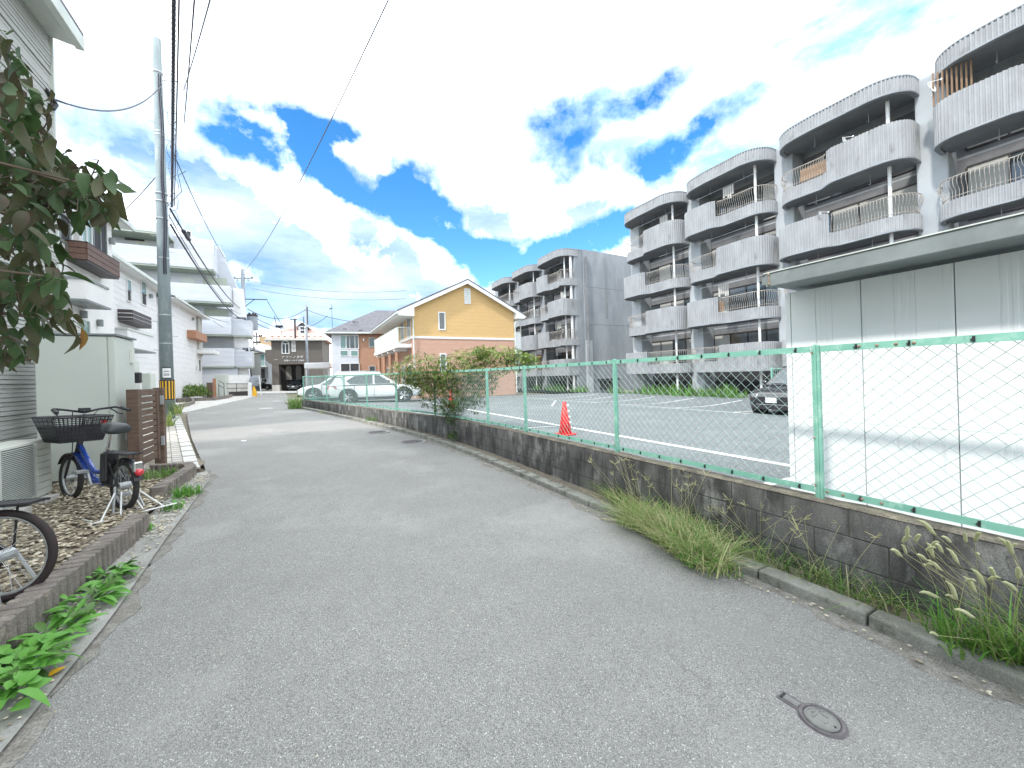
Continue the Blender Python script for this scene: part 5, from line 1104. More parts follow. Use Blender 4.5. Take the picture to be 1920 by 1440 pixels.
# ================================================================= NEAR LEFT EQUIPMENT
es = thing('equipment_shed', 'tall pale grey green storage cabinet between the siding house and the wooden gate', 'storage cabinet', (-2.56, 7.3, .1))
m = MB(); m.box(-2.94, -2.19, 7.0, 7.64, .14, 2.0); m.build('casing', 'shed', es, bevel=.03)
m = MB(); m.box(-2.92, -2.275, 6.985, 6.998, .16, 1.985); m.build('front_panel', 'shed', es, bevel=.004); m = MB(); m.box(-2.262, -2.20, 6.985, 6.998, .16, 1.985); m.build('front_strip', 'shed', es, bevel=.004)
m = MB(); m.box(-2.96, -2.17, 6.97, 7.66, 2.001, 2.025); m.build('lid', 'metal_g', es)
m = MB(); m.box(-2.189, -2.165, 7.45, 7.55, 1.66, 1.86); m.build('name_box', 'ac', es)
m = MB(); m.box(-2.9, -2.2, 7.02, 7.6, .06, .139); m.build('base', 'concrete', es)
ac = thing('outdoor_unit', 'white air conditioner outdoor unit beside the siding house, behind the near bicycle', 'air conditioner', (-2.69, 5.95, .1))
m = MB(); m.box(-2.86, -2.56, 5.5, 6.35, .14, .76); m.build('casing', 'ac', ac, bevel=.012)
gr = MB()
for k in range(30): gr.box(-2.556, -2.540, 5.52, 6.04, .185 + k * .0182, .185 + k * .0182 + .0075)
gr.box(-2.558, -2.545, 5.51, 5.52, .18, .735); gr.box(-2.558, -2.545, 6.04, 6.05, .18, .735); gr.build('grille', 'gutter', ac)
m = MB(); m.box(-2.559, -2.5575, 5.52, 6.04, .18, .73); m.build('grille_back', 'dark', ac)
sp = MB()
for k in range(8): sp.box(-2.559, -2.545, 6.07, 6.335, .16 + k * .072, .16 + k * .072 + .066)
sp.build('side_panel', 'ac', ac); m = MB()
for k in range(8): m.box(-2.84, -2.58, 6.351, 6.356, .16 + k * .072, .16 + k * .072 + .066)
m.build('end_louvre', 'ac', ac)
for uu in (6.1, 5.6): m = MB(); m.box(-2.88, -2.45, uu, uu + .14, .07, .139); m.build('foot', 'conc_pale', ac)
# wooden slatted gate
gt = thing('wooden_gate', 'brown wooden slatted gate beside the pale cabinet and the paver strip', 'gate', (-2, 7.4, .1))
m = MB(); m.box(-2.06, -1.94, 6.84, 6.96, .08, 1.30); m.build('gate_post', 'wood', gt, bevel=.006)
m = MB(); m.box(-2.06, -1.94, 7.86, 7.98, .08, 1.31); m.build('gate_post', 'wood', gt, bevel=.006)
m = MB(); m.box(-2.03, -1.97, 7.02, 7.08, .22, 1.27); m.box(-2.03, -1.97, 7.72, 7.79, .22, 1.27); m.build('stile', 'wood', gt, bevel=.004)
zs = .25
for k in range(11):
    hh = [.10, .075, .075, .085, .075, .07, .075, .075, .07, .075, .09][k]; m = MB(); m.box(-2.012, -1.988, 6.97, 7.80, zs, zs + hh); m.build('slat', 'wood_h', gt, bevel=.003); zs += hh + .018
m = MB()
for z in (1.05, .42): m.box(-1.965, -1.930, 7.80, 7.85, z, z + .14)
m.build('hinge', 'steel', gt)
m = MB(); m.box(-2.2, -2.15, 7.2, 7.24, .6, .9); m.build('latch', 'steel', gt)
# black and white marker post behind the gate
c = at_u(259, 720, 8.6); c.z = 0; t_ = thing('marker_post', 'slim black and white post standing just behind the wooden gate', 'post', (c.x, c.y, .1)); m = MB(); m.box(c.x - .035, c.x + .035, c.y - .035, c.y + .035, .1, 1.38); m.build('white_shaft', 'white', t_); m = MB(); m.box(c.x - .045, c.x + .045, c.y - .045, c.y + .045, 1.381, 1.56); m.build('black_head', 'black', t_, bevel=.02)
# ================================================================= UTILITY POLES AND CABLES
def rings(mb, c, r, zs, th=.035):
    for z in zs: mb.cyl(c, r + .008, z, z + th, 16)
P1 = Vector((-3.83, 15.95, 0)); H1Z = 12.3
t1 = thing('utility_pole', 'tall concrete pole with a yellow and black striped guard beside the paver strip', 'utility pole', (P1.x, P1.y, .2))
m = MB(); m.tube([(P1.x, P1.y, .05), (P1.x, P1.y, H1Z)], [.18, .105], 24); m.build('shaft', 'pole', t1, smooth=True)
m = MB(); rings(m, P1, .168, (2.6, 3.5), .03); rings(m, P1, .150, (5.3, 6.55, 7.1, 7.35), .04); rings(m, P1, .122, (9.2, 9.3, 11.2), .05); m.build('band', 'steel', t1)
vw = Vector((-P1.x, -P1.y, 0)).normalized(); vr = Vector((-vw.y, vw.x, 0))
for i, z in enumerate([2.4 + .45 * k for k in range(21)]):
    s_ = 1 if i % 2 else -1; r_ = .18 - .075 * z / 12; sb = MB(); sb.tube([P1 + vr * s_ * r_ + Vector((0, 0, z)), P1 + vr * s_ * (r_ + .14) + Vector((0, 0, z + .01))], .010, 5); sb.build('step_bolt', 'steel', t1)
def around(c, r, z0, z1, a0, a1, m_, nm, parent, seg=6):
    b_ = MB(); base = math.atan2(vw.y, vw.x)
    for k in range(seg + 1):
        a = base + a0 + (a1 - a0) * k / seg; b_.v += [(c.x + r * math.cos(a), c.y + r * math.sin(a), z0), (c.x + r * math.cos(a), c.y + r * math.sin(a), z1)]
        if k: q = len(b_.v) - 4; b_.f.append((q, q + 2, q + 3, q + 1)); b_.mi.append(0)
    return b_.build(nm, m_, parent, smooth=True)
gd = MB(); gd.tube([(P1.x, P1.y, .83), (P1.x, P1.y, 1.46)], .188, 24); gdo = gd.build('striped_guard', 'black', t1, smooth=False)
for k in range(8):
    a = -1.5 + k * .42; around(P1, .1905, .86, 1.43, a, a + .19, 'yel_p', 'yellow_stripe', gdo, 3)
around(P1, .182, 1.50, 1.86, -.62, .62, 'black', 'notice_frame', t1); nb = around(P1, .1845, 1.53, 1.83, -.56, .56, 'white', 'notice', t1)
for k, (z, h_, mm_) in enumerate(((1.72, .02, 'dark'), (1.66, .012, 'cable_l'), (1.60, .03, 'cable_l'))): around(P1, .1855, z, z + h_, -.4, .35, mm_, 'print', nb)
m = MB()
pts = [P1 + vw * (.17) + vr * (.03 + .02 * math.sin(z * 2.2)) + Vector((0, 0, z)) for z in [4.8 + .35 * k for k in range(19)]]
m.tube(pts, .022, 6); m.tube([p + vr * .05 for p in pts], .014, 5)
m.build('riser_cable', 'cable', t1)
lp = MB(); rq = random.Random(3)
for k in range(9):
    z = 6.6 + k * .55; c_ = P1 + vr * (.26 + .05 * rq.random()) + vw * .12; pts = [c_ + vr * (.10 * math.cos(t) * (1 + .4 * rq.random())) + Vector((0, 0, z + .28 * math.sin(t))) for t in [i * .7 for i in range(10)]]; lp.tube(pts, .006, 4)
lp.build('coiled_lead', 'cable', t1)
def cable(pts, r, lab, m_='cable', grp='overhead cables', k=6):
    mb = MB(); mb.tube(pts, r, k); o_ = mb.build('overhead_cable', m_, None, smooth=True); return tag(o_, lab, 'cable', grp)
P2 = Vector((-4.75, 43.2, 0))
# thick bundle passing overhead from the camera side to the first pole
top = at_d(327, -60, 4.6); hi = P1 + vr * .24 + vw * .1 + Vector((0, 0, 7.0)); ext = hi + (top - hi) * 2.2
b0 = at_d(326, -40, 5.3); e0 = b0 + (b0 - hi) * 1.2
pl = [e0, b0] + [b0.lerp(hi, t) - Vector((0, 0, .16 * 4 * t * (1 - t) * .5)) for t in (.2, .4, .6, .8)] + [hi]
cable(pl, .026, 'thick dark cable bundle running steeply down to the near utility pole', k=8)
cable([p + vr * .06 + Vector((0, 0, .05)) for p in pl], .012, 'thin cable lashed beside the thick bundle above the near utility pole')
m = MB(); hx = []
for i in range(1, len(pl) - 1):
    dd_ = (pl[i + 1] - pl[i]).normalized(); xx_ = dd_.cross(Vector((0, 0, 1))).normalized(); yy_ = dd_.cross(xx_)
    for k in range(128):
        t = 2 * math.pi * k / 8; hx.append(pl[i].lerp(pl[i + 1], k / 128) + xx_ * .038 * math.cos(t) + yy_ * .038 * math.sin(t))
m.tube(hx, .003, 4)
tag(m.build('spiral_hanger', 'cable_l', None), 'spiral hanger rings along the thick cable bundle', 'cable hanger')
for (a, b_, sg, r_, lab) in ((P1 + vr * .2 + Vector((0, 0, 6.95)), P2 + Vector((-.1, -.2, 8.1)), .55, .030, 'upper thick cable from the near to the far utility pole'), (P1 + vr * .2 + Vector((0, 0, 6.45)), P2 + Vector((.1, -.2, 7.2)), .75, .032, 'lower thick cable from the near to the far utility pole'), (P1 + vr * .16 + Vector((0, 0, 6.75)), P2 + Vector((.0, -.25, 7.7)), .9, .014, 'thin middle cable from the near to the far utility pole')):
    cable(cat(a, b_, sg, 20), r_, lab)
m = MB(); c_ = (P1 + vr * .2 + Vector((0, 0, 6.9))).lerp(P2 + Vector((-.1, -.2, 8.1)), .09); d_ = (P2 - P1).normalized(); m.tube([c_ - d_ * .5 - Vector((0, 0, .1)), c_ - d_ * .45 - Vector((0, 0, .1)), c_ + d_ * .45 - Vector((0, 0, .12)), c_ + d_ * .5 - Vector((0, 0, .12))], [.03, .075, .075, .03], 8); tag(m.build('splice_box', 'cable', None), 'black cable splice closure hanging just right of the near utility pole', 'splice box')
hw = Vector((-3.17, 8.2, 5.6)); cable(cat(hw, P1 + vr * .1 + Vector((0, 0, 10.9)), .45, 16), .016, 'service cable sagging from the siding house corner to the near utility pole')
m = MB(); m.tube([hw + Vector((0, 0, -.15)), hw + Vector((.02, .04, -.05)), hw, hw + Vector((-.02, -.12, .06))], .028, 6); tag(m.build('cable_bracket', 'black', None), 'black cable bracket on the corner of the siding house', 'bracket')
cable(cat(P1 - vr * .1 + Vector((0, 0, 7.9)), Vector((-5.9, 19.2, 7.4)), .05, 8), .014, 'service cable from the near utility pole to the stucco house eave')
top_r = at_d(366, -20, 6.5); cable(cat(P1 + vr * .6 + vw * .2 + Vector((0, 0, 9.8)), top_r, .05, 8), .014, 'thin cable rising to the right beside the thick bundle')
top_r = at_d(402, -30, 6.5); cable(cat(P1 + vr * .62 + vw * .2 + Vector((0, 0, 10.9)), top_r, .05, 8), .014, 'pale thin wire rising right above the near utility pole', 'cable_l')
m = MB(); q = P1 + Vector((0, 0, 11.0)); m.tube([q, q + vr * .55 + vw * .15 + Vector((0, 0, .1)), q + vr * .72 + vw * .2 - Vector((0, 0, .05)), q + vr * .6 + vw * .15 - Vector((0, 0, .12))], .012, 5)
m.tube([q + Vector((0, 0, -4.2)), q + vr * .5 + Vector((0, 0, -3.4)), q + vr * .42 + Vector((0, 0, -2.9)), q + vr * .62 + Vector((0, 0, -2.7))], .010, 5); m.build('jumper_lead', 'cable', t1)
cable(cat(P1 + vr * .25 + Vector((0, 0, 9.0)), P2 + Vector((.2, 0, 11.4)), 1.2, 20), .016, 'thin sagging wire from high on the near utility pole to the far pole top', 'cable_l')
cable(cat(P2 + Vector((.2, -.1, 11.8)), at_d(742, -30, 9.6), .8, 24), .017, 'long thin wire crossing the sky from the far pole to the top of the frame', 'cable_l')
# second pole
t2 = thing('utility_pole', 'second utility pole with transformers, standing farther down the road', 'utility pole', (P2.x, P2.y, .24))
m = MB(); m.tube([(P2.x, P2.y, .2), (P2.x, P2.y, 11.9)], [.23, .15], 16); m.build('shaft', 'pole2', t2, smooth=True)
L2 = CAMM @ Vector((1, 0, 0)); L2.normalize()
m = MB(); m.tube([P2 - L2 * .95 + Vector((0, 0, 11.05)), P2 + L2 * .95 + Vector((0, 0, 11.05))], .05, 5); m.tube([P2 + L2 * .1 + Vector((0, 0, 9.1)), P2 + L2 * 2.2 + Vector((0, 0, 9.05))], .045, 5); m.tube([P2 + L2 * .1 + Vector((0, 0, 8.4)), P2 + L2 * 1.0 + Vector((0, 0, 9.05))], .03, 5); m.build('crossarm', 'brown_d', t2)
for s_ in (-.85, -.5, .5, .85): m = MB(); m.ball(tuple(P2 + L2 * s_ + Vector((0, 0, 10.88 if abs(s_) < .6 else 11.17))), .09, 6, 4); m.build('insulator', 'steel', t2)
m = MB(); c_ = P2 - L2 * .62; m.cyl(c_, .30, 6.7, 7.5, 14); c_ = P2 + L2 * .78 - vw * .1; m.cyl(c_, .42, 6.2, 7.45, 16); m.build('transformer', 'pole2', t2)
m = MB(); c_ = P2 - L2 * .62; m.cyl(c_, .33, 7.5, 7.65, 12); c_ = P2 + L2 * .78 - vw * .1
m.cyl(c_, .45, 7.45, 7.62, 14)
for k in range(5): m.ball((c_.x + .26 * math.cos(k * 1.26), c_.y + .26 * math.sin(k * 1.26), 7.72), .09, 6, 4)
m.build('transformer_cap', 'brown_d', t2)
m = MB(); m.tube([P2 + L2 * .2 + Vector((0, 0, 5.6)), P2 + L2 * .8 + Vector((0, 0, 5.2)), P2 + L2 * .85 + Vector((0, 0, 4.4)), P2 + L2 * .2 + Vector((0, 0, 4.1))], .05, 6); m.tube([P2 - L2 * .28 + Vector((0, 0, z)) for z in (.3, 2.2, 4.0)], .05, 6); m.tube([P2 + L2 * .15 + Vector((0, 0, 5.0)), P2 + L2 * .42 + Vector((0, 0, 3.2)), P2 + L2 * .5 + Vector((0, 0, 1.8))], .06, 6)
m.cyl(P2 - L2 * .3, .16, 3.9, 4.3, 8); m.build('riser_pipe', 'brown_d', t2)
# dark thin pole left of it, slim steel pole before the grey house, far pole with crossarm
def simple_pole(px, dep, ztop, r_, m_, lab, arm=None):
    c_ = at_d(px, 720, dep); t_ = thing('utility_pole' if arm else 'steel_pole', lab, 'utility pole' if arm else 'pole', (c_.x, c_.y, .24)); b_ = MB(); b_.tube([(c_.x, c_.y, .2), (c_.x, c_.y, ztop)], [r_, r_ * .75], 10); b_.build('shaft', m_, t_, smooth=True)
    if arm:
        b_ = MB()
        for z, wd in arm: b_.tube([c_ - L2 * wd + Vector((0, 0, z - c_.z)), c_ + L2 * wd + Vector((0, 0, z - c_.z))], .09, 5); [b_.ball((c_.x + L2.x * s_ * wd, c_.y + L2.y * s_ * wd, z + .14), .16, 6, 4) for s_ in (-1, -.55, .55, 1)]
        b_.build('crossarm', 'brown_d', t_)
    return c_
P3 = simple_pole(577.5, 45, 10.6, .15, 'pole2', 'slim grey steel pole standing in front of the grey house')
m = MB(); m.tube([(P3.x + .16, P3.y, 8.1), (P3.x + .16, P3.y, 10.2)], .06, 6); m.tube([(P3.x - .25, P3.y, 7), (P3.x - .25, P3.y, 9.0)], .04, 5); tag(m.build('pole_conduit', 'brown_d', None), 'dark conduit strapped to the top of the slim steel pole', 'conduit')
simple_pole(484, 66, 9.9, .16, 'brown_d', 'distant utility pole with crossarms between the second pole and the grey house', arm=((9.2, .85), (8.1, .5), (7.2, .6)))
simple_pole(459.5, 44.0, 6.2, .08, 'brown_d', 'thin dark post right behind the second utility pole')
P4 = at_d(624, 640, 39.5); m = MB(); m.tube([(P4.x, P4.y, 6.2), (P4.x, P4.y, 9.4)], .02, 5); m.tube([(P4.x - .25, P4.y, 8.85), (P4.x + .05, P4.y, 9.0)], .05, 5); tag(m.build('roof_antenna', 'brown_d', None), 'thin antenna mast above the left end of the brown house roof', 'antenna')
P5 = at_d(553, 610, 47.5); m = MB(); m.tube([(P5.x, P5.y, 6.8), (P5.x, P5.y, 9.2)], .12, 6); m.tube([(P5.x - .5, P5.y, 9.1), (P5.x + .3, P5.y, 9.15)], .06, 5); tag(m.build('cable_mast', 'brown_d', None), 'dark cable mast on the eave of the grey house left of its dormer', 'mast')
t3z = Vector((P3.x, P3.y, 9.9))
cable(cat(P2 + Vector((.3, 0, 8.2)), t3z, 1.0, 16), .030, 'cable from the second utility pole to the slim steel pole')
cable(cat(P2 + Vector((.3, 0, 7.3)), Vector((P5.x, P5.y, 7.9)), .6, 14), .030, 'cable from the second utility pole to the mast on the grey house')
cable(cat(P2 + L2 * 2.2 + Vector((0, 0, 9.0)), P2 + L2 * 3.6 + Vector((0, 3, 6.8)), .05, 6), .025, 'short slanting lead from the arm of the second utility pole')
cable(cat(P2 + Vector((.3, 0, 7.8)), Vector((P3.x, P3.y, 7.7)), .7, 14), .025, 'lower cable from the second utility pole to the slim steel pole')
cable(cat(t3z, at_d(672, 604, 38.0), .25, 10), .030, 'cable from the slim steel pole to the brown house roof')
cable(cat(Vector((P3.x, P3.y, 7.8)), at_d(614, 592, 40), .2, 10), .025, 'cable from the slim steel pole to the antenna of the brown house')
cable(cat(P2 + Vector((-.3, 0, 6.9)), Vector((-6.3, 27.5, 6.2)), .5, 14), .018, 'service cable from the second utility pole back to the clapboard house')
cable(cat(P2 + Vector((-.3, 0, 6.3)), at_u(400, 602, 37), .3, 10), .016, 'service cable from the second utility pole to the cream planter house')
for k, (y0, y1) in enumerate(((528, 545), (541, 560))): cable(cat(at_d(472, y0, 60), at_d(760, y1, 60), .8, 14), .03, ('upper' if k == 0 else 'lower') + ' of the two faint wires crossing the sky above the grey house', 'cable_l')
for k, (y0, y1, x0) in enumerate(((596, 622, 446), (618, 660, 440), (640, 650, 430))): cable(cat(at_d(x0, y0, 56), at_d(600, y1, 56), .5, 10), .016, ('highest', 'middle', 'lowest')[k] + ' of the thin wires crossing behind the second utility pole', 'cable_l')
m = MB(); c_ = (P2 + Vector((.3, 0, 7.8))).lerp(Vector((P3.x, P3.y, 7.7)), .48) - Vector((0, 0, .55)); m.tube([c_ - L2 * .35, c_ + L2 * .35], .14, 6); m.tube([c_ - L2 * .3, c_ - L2 * .5 + Vector((0, 0, 1.1))], .03, 4); m.tube([c_ + L2 * .1, c_ + L2 * .25 - Vector((0, 0, .9))], .02, 4); tag(m.build('cable_closure', 'black', None), 'black closure hanging on the cables left of the slim steel pole', 'splice box')
# traffic mirror seen from behind and its post
c_ = at_z(490, 742, .25); t_ = thing('traffic_mirror', 'round convex mirror seen from behind on a white post beside the second utility pole', 'traffic mirror', tuple(c_))
m = MB(); m.tube([(c_.x, c_.y, .2), (c_.x - .12, c_.y, 1.95)], .045, 8); m.build('post', 'white', t_)
tc_ = at_d(478, 712, (c_ - Vector((0, 0, 0))).length * .92); cc = Vector((c_.x, c_.y, 1.5)) - L2 * .45; m = MB(); m.tube([cc - vw * .1, cc - vw * .02, cc + vw * .03], [.44, .45, .30], 20); m.build('mirror_shell', 'pole2', t_); m = MB(); m.tube([cc, Vector((c_.x - .1, c_.y, 1.6))], .03, 5); m.build('bracket', 'steel', t_)
# ================================================================= VEHICLES
def loft(mb, secs):
    n = len(secs[0]); k = len(mb.v)
    for s_ in secs: mb.v += [tuple(p) for p in s_]
    for i in range(len(secs) - 1):
        for j in range(n): mb.f.append((k + i * n + j, k + i * n + (j + 1) % n, k + (i + 1) * n + (j + 1) % n, k + (i + 1) * n + j)); mb.mi.append(mb.cur)
    mb.f += [tuple(k + j for j in range(n - 1, -1, -1)), tuple(k + (len(secs) - 1) * n + j for j in range(n))]; mb.mi += [mb.cur] * 2
def wheel_mesh(r, wd, rim_m='alloy'):
    res = []
    m_ = MB(); pr = [(-wd / 2, r * .72), (-wd / 2, r * .93), (-wd * .36, r), (wd * .36, r), (wd / 2, r * .93), (wd / 2, r * .72)]; n_ = 28
    for i in range(n_):
        a = 2 * math.pi * i / n_
        for y, q in pr: m_.v.append((q * math.cos(a), y, q * math.sin(a)))
    for i in range(n_):
        for j in range(6): m_.f.append((i * 6 + j, ((i + 1) % n_) * 6 + j, ((i + 1) % n_) * 6 + (j + 1) % 6, i * 6 + (j + 1) % 6)); m_.mi.append(0)
    res.append(m_.mesh('tyre', 'rubber', True))
    m_ = MB(); m_.torus((0, 0, 0), (0, 1, 0), r * .70, r * .045, 28, 6)
    for s_ in (-1, 1):
        for k in range(10):
            a = 2 * math.pi * (k // 2) / 5 + (.20 if k % 2 else -.20); a2 = 2 * math.pi * (k // 2) / 5
            p, q = Vector((r * .12 * math.cos(a2), s_ * wd * .38, r * .12 * math.sin(a2))), Vector((r * .68 * math.cos(a), s_ * wd * .42, r * .68 * math.sin(a))); m_.tube([p, q], [r * .055, r * .06], 5)
        m_.tube([(0, s_ * wd * .30, 0), (0, s_ * wd * .46, 0)], r * .15, 10)
    res.append(m_.mesh('rim', rim_m, False)); m_ = MB(); m_.tube([(0, -wd * .2, 0), (0, wd * .2, 0)], r * .69, 24); res.append(m_.mesh('brake', 'dark'))
    return res
def car(name, label, loc, rz, paint, L_=4.6, W_=1.83, H_=1.64, suv=True, group=None, front_light=True):
    """x points forward"""
    t_ = thing(name, label, 'car', (0, 0, 0), group); h = W_ / 2; g = .20 if suv else .15; be = H_ * (.60 if suv else .60); R_ = .35 if suv else .32
    fx, rx = L_ / 2, -L_ / 2
    # body below the belt line
    sh_ = [(rx, .55, be * .88, .84), (rx + .06, g + .18, be * .97, .93), (rx + .25, g + .02, be * 1.02, .985), (rx + .9, g, be * 1.02, 1.0), (0, g, be * 1.0, 1.0), (fx - 1.45, g, be * .99, 1.0), (fx - 1.15, g, be * .965, .99), (fx - .45, g + .02, be * .88, .95), (fx - .12, g + .10, be * .76, .85), (fx, .42, be * .62, .72)]
    m_ = MB()
    def sec(x, z0, z1, wf):
        w_ = h * wf; zm = z0 + (z1 - z0) * .55
        half = [(0, z0), (w_ * .86, z0), (w_ * .985, z0 + (z1 - z0) * .18), (w_, zm), (w_ * .97, z0 + (z1 - z0) * .86), (w_ * .88, z1), (w_ * .45, z1 + .02), (0, z1 + .025)]
        return [(x, y, z) for y, z in half] + [(x, -y, z) for y, z in half[-2:0:-1]]
    loft(m_, [sec(*s_) for s_ in sh_]); bo = m_.build('body', paint, t_, smooth=True); sub = bo.modifiers.new('smooth', 'SUBSURF'); sub.levels = 1; sub.render_levels = 2
    # greenhouse
    top = H_ - .04; cab = [(rx + (.10 if suv else .55), be * .98, be + .02, .80), (rx + (.42 if suv else 1.05), be * .98, top - .08, .78), (rx + .95 + (0 if suv else .5), be * .98, top, .80), (.15, be * .98, top + .01, .81), (fx - 2.05, be * .98, top - .07, .79), (fx - 1.25, be * .96, be + .02, .82)]
    def csec(x, z0, z1, wt):
        wb_ = h * .93; w1 = h * wt * (1.0 if z1 > be + .1 else 1.1); zz = max(z1, z0 + .01)
        half = [(0, z0), (wb_, z0), (wb_ + (w1 - wb_) * .5, z0 + (zz - z0) * .5), (w1 + (wb_ - w1) * .12, z0 + (zz - z0) * .86), (w1 * .90, zz - .012), (0, zz)]
        return [(x, y, z) for y, z in half] + [(x, -y, z) for y, z in half[-2:0:-1]]
    m_ = MB(); loft(m_, [csec(*s_) for s_ in cab]); gh_ = m_.build('cabin', paint, t_)
    yb_, yt_ = h * .93, h * .80; fy_ = lambda z: yb_ + (yt_ - yb_) * (z - be - .02) / (top - be - .02) + .022
    rw = rx + (1.25 if suv else 1.5)
    for s_ in (-1, 1):
        for poly in ([(-.07, be + .04), (fx - 1.50, be + .04), (fx - 2.08, top - .17), (-.07, top - .13)], [(-.17, be + .04), (-.17, top - .13), (rw, top - .16), (rw - .38, be + .22), (rw - .22, be + .06)]):
            g_ = MB(); g_.poly([(x, s_ * fy_(z), z) for x, z in poly]); g_.add([(x, s_ * (fy_(z) - .015), z) for x, z in poly], [tuple(range(len(poly)))]); g_.build('side_window', 'glass', t_)
    g_ = MB(); g_.poly([(fx - 1.28, h * .74, be + .05), (fx - 1.28, -h * .74, be + .05), (fx - 2.00, -h * .66, top - .10), (fx - 2.00, h * .66, top - .10)]); g_.build('windscreen', 'glass', t_)
    g_ = MB(); r0_, r1_ = (rx + .13, rx + .37) if suv else (rx + .62, rx + .98); g_.poly([(r0_, h * .66, be + .10), (r0_, -h * .66, be + .10), (r1_, -h * .62, top - .14), (r1_, h * .62, top - .14)]); g_.build('rear_window', 'glass', t_)
    m_ = MB(); rs2 = []
    for x, z0, z1, wt in cab:
        if z1 < be + .1: continue
        w1 = h * wt; rs2.append([(x, y, z) for y, z in ((w1 + .035, z1 - .14), (w1 * .93 + .015, z1 - .01), (0, z1 + .025), (-w1 * .93 - .015, z1 - .01), (-w1 - .035, z1 - .14), (0, z1 - .13))])
    loft(m_, rs2); m_.build('roof', paint, t_, smooth=True)
    # wheel arches and cladding
    wb0, wb1 = rx + .95, fx - .92; tm, rm, bm = wheel_mesh(R_, .22)
    for x in (wb0, wb1):
        m_ = MB()
        for s_ in (-1, 1):
            n_ = 12; rin, ro = R_ + .035, R_ + .115; k = len(m_.v)
            for i in range(n_ + 1):
                a = math.pi * (1.05 * i / n_ - .025)
                for rr2, yy in ((rin, h * .90), (rin, h * 1.005), (ro, h * 1.002), (ro, h * .93)): m_.v.append((x + rr2 * math.cos(a), s_ * yy, R_ + rr2 * math.sin(a)))
            for i in range(n_):
                for j in range(4): m_.f.append((k + i * 4 + j, k + i * 4 + (j + 1) % 4, k + (i + 1) * 4 + (j + 1) % 4, k + (i + 1) * 4 + j)); m_.mi.append(0)
            m_.tube([(x, s_ * h * .80, R_), (x, s_ * h * 1.0, R_)], R_ + .06, 20)
        m_.build('wheel_arch', 'black', t_)
        for s_ in (-1, 1):
            wl = inst('wheel', tm, t_, (x, s_ * (h - .095), R_)); inst('rim', rm, wl, (x, s_ * (h - .092), R_)); inst('brake', bm, wl, (x, s_ * (h - .11), R_))
    m_ = MB()
    for s_ in (-1, 1): m_.box(wb0 + R_ + .05, wb1 - R_ - .05, s_ * h * .96, s_ * h * 1.003, g - .01, g + .13); m_.box(rx + .12, wb0 - R_ - .03, s_ * h * .9, s_ * h * .99, g + .02, g + .15)
    m_.box(rx - .01, rx + .12, -h * .8, h * .8, g + .1, .56); m_.build('lower_trim', 'black', t_, bevel=.01); m_ = MB(); m_.box(fx - .2, fx + .012, -h * .68, h * .68, g + .06, .38); m_.build('front_skirt', 'black', t_, bevel=.01)
    m_ = MB()
    for s_ in (-1, 1): m_.box(rx + .7, fx - 1.4, s_ * h * .93, s_ * h * .975, be - .005, be + .015)
    m_.build('belt_trim', 'chrome', t_)
    for s_ in (-1, 1):
        m_ = MB(); m_.hexa([(rx + .0, s_ * h * .45, be * .80), (rx + .46, s_ * h * .955, be * .82), (rx + .46, s_ * (h * 1.0 + .02), be * .83), (rx - .05, s_ * h * .72, be * .80), (rx + .0, s_ * h * .45, be * .98), (rx + .34, s_ * h * .93, be * .96), (rx + .34, s_ * (h * .985 + .02), be * .95), (rx - .04, s_ * h * .72, be * .98)]); m_.build('tail_light', 'red_l', t_, bevel=.01)
        m_ = MB(); m_.hexa([(fx - .35, s_ * h * .84, be * .66), (fx - .03, s_ * h * .50, be * .64), (fx + .005, s_ * h * .52, be * .64), (fx - .36, s_ * h * .945, be * .66), (fx - .42, s_ * h * .84, be * .80), (fx - .12, s_ * h * .50, be * .745), (fx - .09, s_ * h * .52, be * .735), (fx - .42, s_ * h * .93, be * .79)]); m_.build('head_light', 'lamp', t_, bevel=.01)
        m_ = MB(); m_.ball((fx - 1.55, s_ * (h + .09), be + .07), .11, 8, 6, (.6, 1, .7)); m_.build('wing_mirror', paint, t_, smooth=True)
        m_ = MB()
        for x in (-.25, -1.15): m_.box(x - .11, x + .02, s_ * (h * .985), s_ * (h * 1.012), be * .86, be * .885)
        m_.build('door_handle', paint, t_)
        m_ = MB()
        for x in (-.10, .95, -1.05): m_.box(x - .006, x + .006, s_ * h * .97, s_ * h * 1.0015, g + .16, be - .03)
        m_.build('door_gap', 'black', t_)
    m_ = MB(); m_.box(fx - .08, fx + .006, -h * .48, h * .48, be * .50, be * .66)
    for k in range(7): m_.box(fx, fx + .014, -h * .46 + k * .15 - .01, -h * .46 + k * .15 + .015, be * .51, be * .65)
    m_.build('grille', 'black', t_); m_ = MB(); m_.box(fx + .012, fx + .02, -h * .62, h * .62, be * .665, be * .69); m_.box(fx + .008, fx + .02, -h * .5, h * .5, g + .20, g + .225); m_.build('chrome_bar', 'chrome', t_)
    m_ = MB(); m_.box(fx + .016, fx + .03, -.165, .165, .47, .64); m_.build('number_plate', 'plate', t_); m_ = MB(); m_.box(rx - .03, rx - .012, -.165, .165, .62, .79); m_.build('number_plate', 'plate', t_)
    if suv:
        m_ = MB()
        for s_ in (-1, 1): m_.tube([(rx + .5, s_ * h * .72, H_ - .02), (rx + .8, s_ * h * .72, H_ + .035), (fx - 2.3, s_ * h * .72, H_ + .035), (fx - 2.1, s_ * h * .72, H_ - .04)], .016, 5)
        m_.build('roof_rail', 'steel', t_)
    t_.location = loc; t_.rotation_euler = (0, 0, rz); return t_
def cdir(deg):   # heading with an angle from the picture plane (0 = to the right, 90 = away)
    v = CAMM @ Vector((math.cos(R(deg)), 0, -math.sin(R(deg)))); return math.atan2(v.y, v.x)
